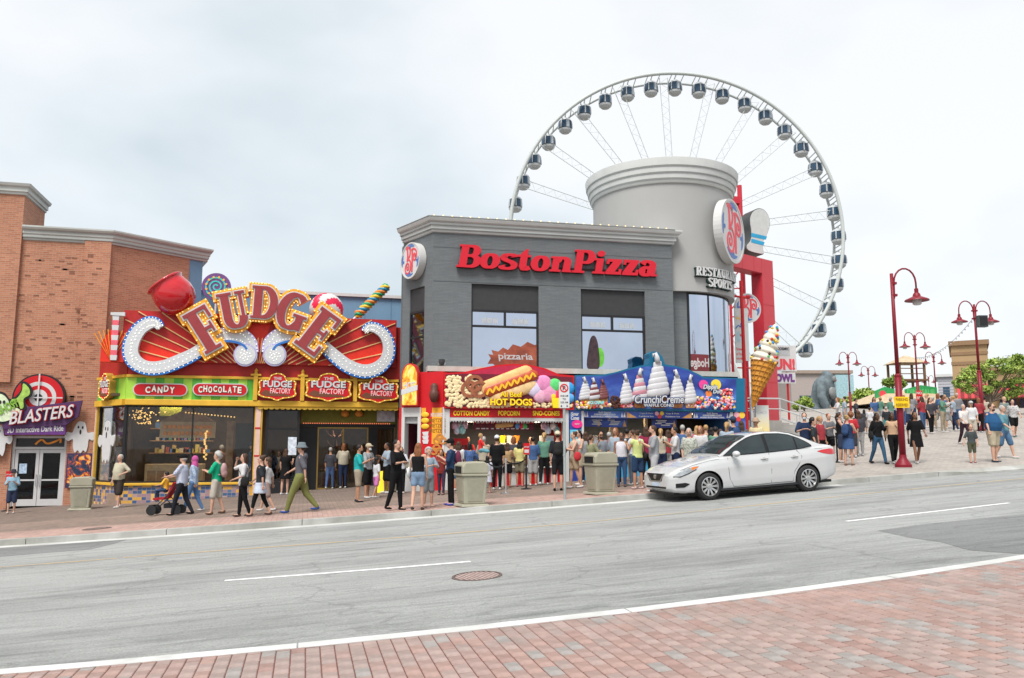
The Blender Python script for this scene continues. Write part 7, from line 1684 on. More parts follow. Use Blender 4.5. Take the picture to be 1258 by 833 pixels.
# ---------------------------------------------------------------- trees
M_bark = mat('grey brown bark',(.13,.10,.075),.9,var=.3,scale=8,bump=.6,bscale=30)
def leaf_fn(c1,c2):
    def fn(N,L,vec): return n_ramp(N,L,n_noise(N,L,vec,1.3,4,.6),[(.32,c1),(.68,c2)]),None
    return fn
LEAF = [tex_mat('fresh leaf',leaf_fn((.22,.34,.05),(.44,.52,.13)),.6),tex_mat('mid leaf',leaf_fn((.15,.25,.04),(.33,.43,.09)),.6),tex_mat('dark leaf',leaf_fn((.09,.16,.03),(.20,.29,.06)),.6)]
def tree(name,label,px,ybase,dep,blobs,leaves,size,lm,trunk_r=.12,seed=1,th=None):
    """blobs: (px, py, r_px) of the crown's clumps"""
    rr = random.Random(seed); Q = at_depth(px,dep); z = zat((Q.x,Q.y),ybase); k = pxpm((Q.x,Q.y,z)); fr = Frame((Q.x,Q.y,z),-YAW)
    o = fr.thing(name,label,'tree'); cl = []
    for bx_,by_,br in blobs: c = fr.p(bx_,by_); cl.append((Vector((c[0],rr.uniform(-.5,.5) * br / k,c[1])),br / k))
    top = max(c.z for c,r in cl); t0 = min(c.z - r * .6 for c,r in cl)
    b = MB(); b.tube([(0,0,-.3),(.03,0,t0 * .6),(0,.05,t0),(.05,0,t0 + (top - t0) * .5)],[trunk_r * 1.3,trunk_r,trunk_r * .85,trunk_r * .5],10)
    for c,r in cl: m = Vector((c.x * .4,c.y * .4,t0 + (c.z - t0) * .35)); b.tube([(0,.02,t0 * .9),m,c,c + Vector((c.x * .2,0,r * .5))],[trunk_r * .4,trunk_r * .26,trunk_r * .12,trunk_r * .03],6)
    b.build('trunk',M_bark,o,smooth=True)
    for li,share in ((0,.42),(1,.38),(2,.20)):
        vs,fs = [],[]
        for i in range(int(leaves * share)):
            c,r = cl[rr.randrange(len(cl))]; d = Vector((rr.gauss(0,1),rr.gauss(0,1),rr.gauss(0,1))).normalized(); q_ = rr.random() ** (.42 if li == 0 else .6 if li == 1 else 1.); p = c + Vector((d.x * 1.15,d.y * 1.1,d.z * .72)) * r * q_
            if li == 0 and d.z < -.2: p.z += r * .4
            n_ = Vector((rr.gauss(0,1),rr.gauss(0,1),rr.gauss(0,1) + .8)).normalized(); u_ = n_.orthogonal().normalized(); u_ = (Matrix.Rotation(rr.uniform(0,6.28),3,n_) @ u_); v_ = n_.cross(u_); s = size * rr.uniform(.6,1.3); i0 = len(vs)
            vs += [p - u_ * s,p - v_ * s * .42 + n_ * s * .1,p + u_ * s,p + v_ * s * .42 + n_ * s * .1]; fs.append((i0,i0 + 1,i0 + 2,i0 + 3))
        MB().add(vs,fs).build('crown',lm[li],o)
    return o
L_ = (LEAF[0],LEAF[1],LEAF[2])
_lr = random.Random(9); _bl = [(1184,466,10),(1192,458,11),(1205,452,10),(1200,466,10),(1214,462,11),(1224,447,11),(1236,455,13),(1246,444,12),(1256,452,13),(1268,444,14),(1262,466,12),(1244,470,11),(1228,474,10),(1210,478,8),(1190,480,7),(1178,474,6),(1252,480,9),(1240,484,7),(1270,480,10),(1275,460,12)]
_bl += [(x + _lr.uniform(-9,9),y + _lr.uniform(-7,7),r * .5) for x,y,r in _bl]
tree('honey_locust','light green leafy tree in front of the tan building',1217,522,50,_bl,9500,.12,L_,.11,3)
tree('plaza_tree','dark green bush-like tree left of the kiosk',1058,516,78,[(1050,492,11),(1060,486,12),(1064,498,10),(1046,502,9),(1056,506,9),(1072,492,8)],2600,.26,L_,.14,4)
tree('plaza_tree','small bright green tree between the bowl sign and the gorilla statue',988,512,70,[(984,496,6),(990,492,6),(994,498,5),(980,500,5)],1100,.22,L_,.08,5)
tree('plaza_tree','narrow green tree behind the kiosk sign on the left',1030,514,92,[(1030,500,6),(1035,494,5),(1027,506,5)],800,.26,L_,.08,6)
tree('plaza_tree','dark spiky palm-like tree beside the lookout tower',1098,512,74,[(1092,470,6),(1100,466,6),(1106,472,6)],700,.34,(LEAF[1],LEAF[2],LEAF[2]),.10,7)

# ---------------------------------------------------------------- litter bins, stanchions, parking sign
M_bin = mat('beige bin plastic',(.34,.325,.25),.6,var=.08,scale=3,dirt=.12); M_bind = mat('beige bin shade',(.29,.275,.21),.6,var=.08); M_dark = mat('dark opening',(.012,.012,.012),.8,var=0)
def bin_proto():
    o = empty('litter_bin',(0,0,0)); o['category'] = 'litter bin'; o['group'] = 'beige litter bins'
    def fr(z0,w0,z1,w1,d0=None,d1=None):
        d0 = d0 or w0; d1 = d1 or w1; b = MB(); b.loft([[(-w0,-d0,z0),(w0,-d0,z0),(w0,d0,z0),(-w0,d0,z0)],[(-w1,-d1,z1),(w1,-d1,z1),(w1,d1,z1),(-w1,d1,z1)]]); return b
    fr(0,.36,.06,.34).build('plinth',M_bin,o,bevel=.012); fr(.061,.27,.74,.325).build('body',M_bin,o,bevel=.025)
    for s in range(4):
        b = MB(); b.add([(-.19,-.002,.12),(.19,-.002,.12),(.235,-.002,.68),(-.235,-.002,.68)],[(0,1,2,3)])
        b2 = MB(); z0,z1 = .12,.68; yy = lambda z: -(.27 + .055 * (z - .06) / .68) - .008
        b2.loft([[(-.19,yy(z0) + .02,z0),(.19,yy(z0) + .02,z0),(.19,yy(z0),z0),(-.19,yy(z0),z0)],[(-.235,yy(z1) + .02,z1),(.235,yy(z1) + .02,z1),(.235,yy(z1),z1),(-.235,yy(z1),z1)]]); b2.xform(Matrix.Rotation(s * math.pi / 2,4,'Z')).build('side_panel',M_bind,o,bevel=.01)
    fr(.741,.355,.80,.36).build('lid_rim',M_bin,o,bevel=.015)
    b = MB(); prof = [(-.345,.801),(-.345,.98),(-.27,1.08),(.22,1.10),(.345,1.02),(.345,.801)]; b.prism([(x,z) for x,z in prof],-.335,.335); b.build('lid',M_bin,o,bevel=.03)
    MB().box(-.362,-.34,-.22,.22,.82,.985).build('opening',M_dark,o); MB().box(-.372,-.346,-.25,.25,.985,1.02).build('hood_lip',M_bin,o)
    return o
bp0 = bin_proto(); first = True
for x,y,hpx,rz,lb in ((579,621.5,54,8,'beige litter bin at the kerb in front of the hot dog booth'),(738,606.8,51,10,'beige litter bin at the kerb beside the parking sign'),(99.5,626,40,4,'beige litter bin under the flame poster on the left'),(497,603,39,25,'beige litter bin against the booth entrance behind the man in black')):
    P = G(x,y); o = bp0 if first else copy_tree(bp0); first = False; setup_copy(o,lb,P,R(rz)); s = hpx / pxpm(P) / 1.10; o.scale = (s,s,s)
P = G(694,613.5); zs_ = lambda py: zat((P.x,P.y),py) - P.z; k = pxpm(P)
ps = empty('parking_sign',P,-YAW,'white no parking sign on a thin grey steel post at the kerb','sign')
MB().tube([(0,0,0),(0,0,zs_(470))],.035,10).build('post',mat('galvanised post',(.36,.40,.39),.5,metal=.5,var=.15),ps)
w,z0,z1 = 13 / k,zs_(501.5),zs_(469.5); MB().box(-w / 2,w / 2,-.06,-.045,z0,z1).build('plate',M_signw,ps,bevel=.004)
zc_ = zs_(477); b = MB(); n = 24; b.ring([(.11 * math.cos(i * .2618),zc_ + .11 * math.sin(i * .2618)) for i in range(n)],[(.08 * math.cos(i * .2618),zc_ + .08 * math.sin(i * .2618)) for i in range(n)],-.066,-.0605); b.build('red_ring',M_redbright,ps)
text('P',ps,.0,zc_,.07,.11,-.064,M_black,.004,.03); MB().prism([(-.08,zc_ + .065),(-.065,zc_ + .08),(.08,zc_ - .065),(.065,zc_ - .08)],-.069,-.0665).build('slash',M_redbright,ps)
for s,py,ww in (('10:00 AM',486.5,.2),('TO',490.5,.09),('3:00 AM',494.5,.19)): text(s,ps,0,zs_(py),ww,.05,-.064,M_black,.004,.01)
MB().prism([(-.1,zs_(499)),(-.06,zs_(499) + .03),(-.06,zs_(499) - .03)],-.066,-.0605).build('arrow',M_black,ps); MB().prism([(.1,zs_(499)),(.06,zs_(499) + .03),(.06,zs_(499) - .03)],-.066,-.0605).build('arrow',M_black,ps)
def stanchion(x,y,ytop,label,m,belt_to=None,sign=None,base=.17):
    P = G(x,y); h = (y - ytop) / pxpm(P); t = empty('stanchion',P,0,label,'stanchion','queue stanchions'); hp = min(h,1.0)
    MB().lathe([(base,0),(base,.02),(.05,.045),(.0,.045)],20).build('base',m,t); MB().tube([(0,0,.04),(0,0,hp)],.03,10).build('post',m,t); MB().lathe([(.036,0),(.036,.07),(.0,.075)],12,(0,0,hp - .01)).build('cap',m,t)
    if belt_to: Q = G(*belt_to) - P; MB().loft([[(u * Q.x,u * Q.y,u * Q.z + hp - .06 - .12 * 4 * u * (1 - u) + dz) for dz in (-.025,.025)] for u in [i / 8 for i in range(9)]],caps=False,closed=False).build('belt',M_black,t)
    if sign: MB().box(-.10,.10,-.05,-.035,hp + .07,hp + .42).build('sign_plate',M_redbright,t); text('STOP',t,0,hp + .30,.16,.05,-.055,M_signw,.004,.02); MB().box(-.07,.07,-.054,-.0505,hp + .12,hp + .22).build('sign_text',M_signw,t)
    return t
stanchion(621.5,606,566,'silver queue stanchion left of the black one at the striped counter',M_steel,(600,607)); stanchion(646.5,601,557,'black queue stanchion with red sign at the striped counter',M_black,(621.5,606),True)
stanchion(8,628,588,'black stanchion with red sign at the far left door',M_black,None,True); stanchion(1029,568,534,'black queue stanchion on the plaza behind the parked car',M_black,(1002,566))
# yellow wet floor board by the fudge entrance
P = G(470,605); ys_ = empty('floor_sign',P,R(-20),'yellow folding floor sign at the fudge shop entrance','sign')
for s in (-1,1): b = MB(); b.loft([[(-.15,s * .18 - .01,0),(.15,s * .18 - .01,0),(.15,s * .18 + .01,0),(-.15,s * .18 + .01,0)],[(-.11,s * .02 - .01,.72),(.11,s * .02 - .01,.72),(.11,s * .02 + .01,.72),(-.11,s * .02 + .01,.72)]]); b.build('leaf',M_yel,ys_)

# ---------------------------------------------------------------- white saloon car at the kerb
M_paint = mat('pearl white car paint',(.50,.505,.505),.14,var=.015,scale=1,coat=1.,spec=.5); M_trim = mat('black car trim',(.012,.012,.013),.4,var=0); M_tyre = mat('tyre rubber',(.022,.022,.023),.75,var=.2)
M_rim = mat('silver alloy',(.55,.55,.55),.28,metal=.9,var=.05); M_cglass = glass('tinted car glass',(.16,.19,.19),.10,.01); M_lampc = mat('headlamp lens',(.42,.44,.45),.08,metal=.6,var=.3,scale=12); M_tail = mat('red tail lens',(.48,.008,.014),.12,var=.1,coat=1.); M_amber = mat('amber lens',(.65,.16,.02),.15)
def interp(t,x):
    if x >= t[0][0]: return t[0][1]
    for (x0,v0),(x1,v1) in zip(t,t[1:]):
        if x >= x1: u = (x - x0) / (x1 - x0); u = u * u * (3 - 2 * u) * .35 + u * .65; return v0 + (v1 - v0) * u
    return t[-1][1]
Z_EDGE = [(2.28,.60),(2.2,.66),(2.0,.755),(1.6,.84),(1.0,.925),(.5,.955),(0,.96),(-.6,.975),(-1.2,1.0),(-1.7,1.025),(-2.1,1.035),(-2.28,1.0),(-2.36,.90)]
Z_TOP = [(2.28,.62),(2.2,.70),(2.0,.80),(1.6,.905),(1.0,1.0),(.8,1.02),(0,1.02),(-1.4,1.06),(-1.8,1.10),(-2.15,1.105),(-2.3,1.06),(-2.36,.93)]
Z_BOT = [(2.28,.30),(2.15,.22),(1.9,.19),(1.3,.19),(0,.19),(-1.4,.20),(-1.9,.24),(-2.2,.32),(-2.36,.44)]
HW = [(2.28,.60),(2.24,.68),(2.15,.755),(2.0,.80),(1.7,.845),(1.2,.872),(.4,.88),(-.8,.88),(-1.5,.872),(-1.9,.85),(-2.15,.80),(-2.28,.73),(-2.36,.62)]
YF = [(1,.945),(.86,.985),(.70,1.0),(.5,.992),(.3,.985),(.12,.965),(.03,.93),(0,.86)]
def body_y(x,z): zb,ze = interp(Z_BOT,x),interp(Z_EDGE,x); return interp(HW,x) * interp(YF,min(1,max(0,(z - zb) / (ze - zb))))
car = empty('saloon_car',(0,0,0),0,'white four door saloon car parked at the far kerb','car')
NX,NF = 117,22; xs_ = [2.28 - 4.64 * i / (NX - 1) for i in range(NX)]; rows = []
for x in xs_:
    zb,ze,zt__ = interp(Z_BOT,x),interp(Z_EDGE,x),interp(Z_TOP,x); w = interp(HW,x); r = [(0,zb)] + [(body_y(x,zb + (ze - zb) * k / NF),zb + (ze - zb) * k / NF) for k in range(NF + 1)]
    r += [(w * .90,ze + (zt__ - ze) * .35),(w * .78,ze + (zt__ - ze) * .65),(w * .5,ze + (zt__ - ze) * .92),(0,zt__)]; rows.append(r)
M_ = len(rows[0]); vs = []; fs = []; AX = (1.35,-1.35); AR = .365
for i,x in enumerate(xs_):
    for s in (1,-1):
        for (y,z) in rows[i]: vs.append([x,s * y,z])
idx = lambda i,s,k: i * 2 * M_ + s * M_ + k
dead = set(); keep = set(); FC = []
for i in range(NX - 1):
    for s in (0,1):
        for k in range(M_ - 1):
            f_ = (idx(i,s,k),idx(i,s,k + 1),idx(i + 1,s,k + 1),idx(i + 1,s,k)); c = [sum(vs[v][d] for v in f_) / 4 for d in range(3)]
            hit = any((c[0] - a) ** 2 + (c[2] - .315) ** 2 < AR ** 2 for a in AX) and abs(c[1]) > .5 and k >= 1
            if hit: dead.update(f_)
            else: FC.append(f_ if s else f_[::-1]); keep.update(f_)
for v in dead & keep:
    for a in AX:
        dx,dz = vs[v][0] - a,vs[v][2] - .315; d = math.hypot(dx,dz)
        if d < AR + .09 and d > .2:
            nz = .315 + dz / d * AR; nx = a + dx / d * AR
            if vs[v][2] > interp(Z_BOT,vs[v][0]) + .02: vs[v][0],vs[v][2] = nx,nz
            else: vs[v][0] = a + math.copysign(math.sqrt(max(0,AR ** 2 - (vs[v][2] - .315) ** 2)),dx)
for i0 in (0,NX - 1):
    loop = [idx(i0,0,k) for k in range(M_)] + [idx(i0,1,k) for k in range(M_ - 1,-1,-1)]; FC.append(loop if i0 == 0 else loop[::-1])
b = MB(); b.add(vs,FC); body = b.build('body',M_paint,car,smooth='auto')
for a in AX:
    for s in (1,-1):
        b = MB(); n = 16
        for k in range(n):
            t0,t1 = math.pi * (-.12 + 1.24 * k / n),math.pi * (-.12 + 1.24 * (k + 1) / n); r = AR - .004
            b.add([(a + r * math.cos(t),s * y,.315 + r * math.sin(t)) for t in (t0,t1) for y in (.5,.845)],[(0,1,3,2)])
        b.box(a - .4,a + .4,s * .5 - .01,s * .5 + .01,.15,.72); b.build('wheel_well',M_trim,car)
def surf(outline,off=.004,side=1): return [(x,side * (body_y(x,z) + off),z) for x,z in outline]
def seam(pts,r=.0045,m=M_trim,name='seam'): MB().tube([(x,body_y(x,z) + .001,z) for x,z in pts],r,5).build(name,m,car)
# greenhouse
G_TOP = [(.98,1.02),(.7,1.17),(.4,1.315),(.1,1.425),(-.1,1.465),(-.4,1.49),(-.8,1.475),(-1.1,1.43),(-1.4,1.335),(-1.7,1.205),(-1.95,1.10)]
GY = lambda x,z: (.795 - .20 * max(0,min(1,(z - .98) / .46)) ** 1.25) * (1 - .05 * max(0,(x - .3)) ** 1.5 - .05 * max(0,-x - .9) ** 1.5)
gxs = [.98 - 2.93 * i / 46 for i in range(47)]; rings = []
for x in gxs:
    zt__ = interp(G_TOP,x); zb = min(interp(Z_EDGE,x) - .005,zt__ - .03); half = []
    for k in range(8): z = zb + (zt__ - .035 - zb) * k / 7; half.append((GY(x,z),z))
    yr = GY(x,zt__ - .035); half += [(yr * .93,zt__ - .012),(yr * .7,zt__ - .001),(yr * .35,zt__ + .008),(0,zt__ + .01)]
    rings.append([(x,-y,z) for y,z in half] + [(x,y,z) for y,z in half[-2::-1]])
MB().loft(rings,caps=True,closed=False).build('roof',M_paint,car,smooth='auto')
M_cabin_d = mat('dark car cabin',(.015,.015,.016),.7,var=0)
def lin(t,x):
    for (x0,v0),(x1,v1) in zip(t,t[1:]):
        if x0 >= x >= x1: return v0 + (v1 - v0) * (x0 - x) / (x0 - x1 + 1e-9)
    return t[0][1] if x > t[0][0] else t[-1][1]
def skin_strip(name,upper,lower,off,m,side,yfn,nx=26,nz=6,smooth=True):
    """a pane or lens lying on a curved side: between two outlines given front to back"""
    x0,x1 = upper[0][0],upper[-1][0]; rows_ = []
    for i in range(nx + 1):
        x = x0 + (x1 - x0) * i / nx; zu,zl = lin(upper,x),lin(lower,x); rows_.append([(x,side * (yfn(x,zl + (zu - zl) * k / nz) + off),zl + (zu - zl) * k / nz) for k in range(nz + 1)])
    return MB().loft(rows_,caps=False,closed=False).build(name,m,car,smooth=smooth)
M_pane = mat('dark tinted pane',(.020,.028,.030),.05,var=.3,scale=2.5,spec=.6)
LOW = [(.90,.985),(.2,.984),(-.6,1.0),(-1.2,1.022),(-1.60,1.07)]; UPP = [(.90,.988),(.62,1.16),(.36,1.29),(.12,1.38),(-.05,1.42),(-.40,1.445),(-.80,1.43),(-1.05,1.385),(-1.30,1.29),(-1.52,1.17),(-1.60,1.10)]
sub_ = lambda t,d: [(x,z + d) for x,z in t]
for side in (1,-1):
    skin_strip('window_surround',UPP,LOW,.012,M_trim,side,GY,40)
    cut = lambda t,a,c: [(a,lin(t,a))] + [p for p in t if a > p[0] > c] + [(c,lin(t,c))]
    U2,L2 = sub_(UPP,-.024),sub_(LOW,.018)
    for nm,a,c in (('front_window',.84,-.27),('rear_window',-.36,-1.13),('quarter_window',-1.17,-1.54)): skin_strip(nm,[(x,max(z,lin(L2,x) + .002)) for x,z in cut(U2,a,c)],cut(L2,a,c),.017,M_pane,side,GY,24)
def screen(name,xa,xb,n):
    rows_ = []
    for i in range(n + 1):
        x = xa + (xb - xa) * i / n; zt__ = interp(G_TOP,x); yr = GY(x,zt__ - .035); h_ = [(-yr * .95,-.018),(-yr * .80,-.005),(-yr * .6,.003),(-yr * .35,.008),(0,.01),(yr * .35,.008),(yr * .6,.003),(yr * .80,-.005),(yr * .95,-.018)]
        rows_.append([(x + .01,y,zt__ + dz + .016) for y,dz in h_])
    MB().loft(rows_,caps=False,closed=False).build(name,M_pane,car,smooth=True)
screen('windscreen',.95,.12,16); screen('rear_screen',-1.14,-1.90,12)
MB().tube([(x,.80 + .0 * x,interp(Z_EDGE,x) + .012) for x in (.86,.4,0,-.5,-1.0,-1.5)],.008,6).build('chrome_strip',M_rim,car)
# seams, handles, mirrors, sills
seam([(.80,.94),(.82,.7),(.80,.45),(.70,.27)]); seam([(-.32,.985),(-.34,.6),(-.31,.28)]); seam([(-1.10,1.01),(-1.22,.85),(-1.12,.68),(-.98,.52),(-.92,.28)]); seam([(.70,.27),(.2,.265),(-.31,.28),(-.92,.28)]); seam([(1.02,.925),(1.3,.90),(1.7,.825),(2.02,.72)],.0035)
seam([(-1.62,1.02),(-1.85,1.0)],.003)
for x in (-.16,-1.00): z = .86; y = body_y(x,z); h_ = MB().tube([(x + .1,y + .004,z),(x + .07,y + .03,z + .004),(x - .07,y + .03,z + .008),(x - .1,y + .004,z + .008)],.013,7).build('door_handle',M_paint,car); MB().ball((x,y + .001,z),(.07,.006,.03),10,6).build('handle_cup',M_bind,h_)
for s in (1,-1):
    mr_ = MB().ball((.66,s * .985,1.02),(.085,.115,.075),12,8).build('mirror',M_paint,car,smooth=True); MB().tube([(.68,s * .82,.985),(.66,s * .93,1.0)],.025,6).build('mirror_arm',M_trim,mr_)
    MB().loft([[(x,s * (body_y(x,.225) + o_),z) for o_,z in ((.0,.20),(.010,.205),(.010,.235),(0,.24))] for x in (.92,.4,-.2,-.9)]).build('sill',M_bind,car)
    skin_strip('headlight',[(2.19,.602),(2.08,.668),(1.92,.745),(1.70,.79),(1.57,.797)],[(2.19,.598),(2.05,.592),(1.85,.655),(1.66,.735),(1.57,.792)],.005,M_lampc,s,body_y,20,5)
    skin_strip('indicator',[(1.76,.777),(1.60,.792)],[(1.76,.712),(1.60,.772)],.008,M_amber,s,body_y,6,3)
    MB().tube([(x,s * (body_y(x,z) + .004),z) for x,z in ((2.19,.585),(2.05,.58),(1.84,.645),(1.65,.728))],.012,6).build('headlight_edge',M_trim,car)
    skin_strip('tail_light',[(-1.68,.948),(-1.85,.975),(-2.1,.99),(-2.31,.95)],[(-1.68,.94),(-1.86,.885),(-2.06,.85),(-2.31,.845)],.006,M_tail,s,body_y,16,5)
    skin_strip('fog_recess',[(2.16,.43),(1.94,.44),(1.84,.41)],[(2.16,.335),(1.96,.335),(1.84,.40)],.008,M_trim,s,body_y,10,4)
MB().prism([(-.42,.655),(.42,.655),(.30,.47),(-.30,.47)],0,.02).xform(Matrix.Translation((2.262,0,0)) @ Matrix.Rotation(R(90),4,'Z') @ Matrix.Scale(-1,4,(0,1,0))).build('grille',M_trim,car)
b = MB(); band(b,[(-.44,.66),(-.22,.47),(.22,.47),(.44,.66)],.035,0,.03); b.xform(Matrix.Translation((2.255,0,0)) @ Matrix.Rotation(R(90),4,'Z') @ Matrix.Scale(-1,4,(0,1,0))).build('grille_chrome',M_rim,car)
MB().lathe([(.055,-.01),(.055,.01)],20).xform(Matrix.Translation((2.288,0,.575)) @ Matrix.Rotation(R(90),4,'Y')).build('badge',M_rim,car); MB().box(2.285,2.30,-.16,.16,.36,.45).build('number_plate',mat('plate white blue',(.45,.52,.62),.5),car); MB().box(2.27,2.284,-.5,.5,.31,.355).build('lower_intake',M_trim,car)
MB().loft([[(-1.2,.72,.165),(-1.2,.86,.2),(-1.2,.8,.3)],[(1.2,.72,.165),(1.2,.86,.2),(1.2,.8,.3)]]).build('underside',M_trim,car); MB().box(-2.2,2.15,-.6,.6,.17,.23).build('floor_pan',M_trim,car)
# wheels
b = MB().lathe([(.205,-.10),(.27,-.108),(.305,-.09),(.318,-.05),(.32,0),(.318,.05),(.305,.09),(.27,.108),(.205,.10)],40,caps=False); tyre = b.mesh('tyre'); tyre.materials.append(M_tyre); tyre.polygons.foreach_set('use_smooth',[True] * len(tyre.polygons))
b = MB(); b.lathe([(.222,.112),(.205,.116),(.198,.085),(.205,-.1)],40,caps=False)
for k in range(10):
    a = 2 * math.pi * k / 10; pr_ = []
    for r,w,z in ((.045,.022,.075),(.10,.019,.085),(.16,.024,.092),(.20,.030,.090)): pr_.append([(r * math.cos(a) - u * w * math.sin(a),r * math.sin(a) + u * w * math.cos(a),z + dz) for u,dz in ((-1,0),(1,0),(1,-.035),(-1,-.035))])
    b.loft(pr_)
b.lathe([(.06,.06),(.06,.092),(.03,.098),(.0,.098)],16); rim = b.mesh('rim'); rim.materials.append(M_rim)
b = MB().lathe([(.2,.0),(.2,.02),(.0,.02)],28); disc = b.mesh('brake_disc'); disc.materials.append(M_trim)
for a in AX:
    for s in (1,-1):
        wo = bpy.data.objects.new('wheel',tyre); COL.objects.link(wo); wo.parent = car; wo.location = (a,s * .765,.318); wo.rotation_euler = (R(-90) if s > 0 else R(90),0,0)
        for nm,me in (('rim',rim),('brake_disc',disc)): o = bpy.data.objects.new(nm,me); COL.objects.link(o); o.parent = wo
W1,W2 = G(850,616.5,ROAD_DZ),G(985,604.5,ROAD_DZ); mid = (W1 + W2) / 2; dv = (W1 - W2).normalized()
yaw_c = math.atan2(dv.y,dv.x); lft = Vector((-math.sin(yaw_c),math.cos(yaw_c),0))
mid = mid - lft * .86 + Vector((.34,0,0)); car.location = (mid.x,mid.y,gz(mid.x,mid.y,ROAD_DZ)); car.rotation_euler = (0,0,0)
fwd = Vector((dv.x,dv.y,dv.x * SLOPE)).normalized(); lf = Vector((0,0,1)).cross(fwd).normalized(); upv = fwd.cross(lf)
mw = Matrix((fwd,lf,upv)).transposed().to_4x4(); mw = mw @ Matrix.Scale(1.045,4); mw.translation = car.location; car.matrix_world = mw
sc_ = (W1 - W2).length / 2.70

# ---------------------------------------------------------------- people
SKIN = {'l': mat('light skin',(.50,.295,.21),.55,var=.06),'t': mat('tanned skin',(.40,.215,.135),.55,var=.06),'b': mat('brown skin',(.20,.098,.058),.55,var=.06),'d': mat('dark skin',(.095,.047,.03),.5,var=.06)}
HAIR = {'k': mat('black hair',(.012,.010,.010),.5,var=.3,scale=25),'n': mat('brown hair',(.055,.028,.016),.55,var=.3,scale=25),'g': mat('grey hair',(.36,.35,.33),.6,var=.25,scale=25),'y': mat('blond hair',(.36,.22,.09),.55,var=.3,scale=25),'r': mat('auburn hair',(.20,.075,.03),.55,var=.3,scale=25)}
_cl = {}
def cloth(c,pat=None):
    key = (c,pat)
    if key in _cl: return _cl[key]
    nm = 'cloth %d %d %d' % tuple(int(v * 255) for v in c) + (' ' + pat if pat else '')
    if not pat: m = mat(nm,c,.9,var=.14,scale=7,bump=.35,bscale=25,spec=.15)
    elif pat == 'plaid':
        def fn(N,L,vec):
            out = None
            for ax_,sc in (('X',38),('Z',30)):
                w = N.new('ShaderNodeTexWave'); w.bands_direction = ax_; w.inputs['Scale'].default_value = sc / 2.2; L.new(vec,w.inputs['Vector']); r = n_ramp(N,L,w.outputs['Fac'],[(.7,(1,1,1)),(.85,(.55,.62,.80))]); out = r if out is None else n_mix(N,L,out,r)
            return n_mix(N,L,out,c),None
        m = tex_mat(nm,fn,.85)
    else:
        def fn(N,L,vec): return n_mix(N,L,n_ramp(N,L,n_noise(N,L,vec,22,3,.6),[(.42,(.45,.5,.45)),(.55,(1,1,1))]),c),None
        m = tex_mat(nm,fn,.85)
    _cl[key] = m; return m
W_,K_,DG,GY_,NV = (.50,.50,.50),(.0085,.0085,.0095),(.07,.07,.075),(.24,.24,.245),(.018,.028,.065)
JOBS = []; HANDS = {}
eye_me = MB().ball((0,0,0),(.013,.008,.009),8,5).mesh('eye'); eye_me.materials.append(mat('eye',(.03,.02,.015),.2,var=0))
mouth_me = MB().ball((0,0,0),(.024,.008,.007),8,5).mesh('mouth'); mouth_me.materials.append(mat('lips',(.30,.10,.08),.5,var=0))
def capped(b,pts,rad,seg=10,flat=1.):
    b.tube(pts,rad,seg,flat=flat); b.ball(pts[0],rad[0] * .99,seg,6); b.ball(pts[-1],rad[-1] * .99,seg,6)
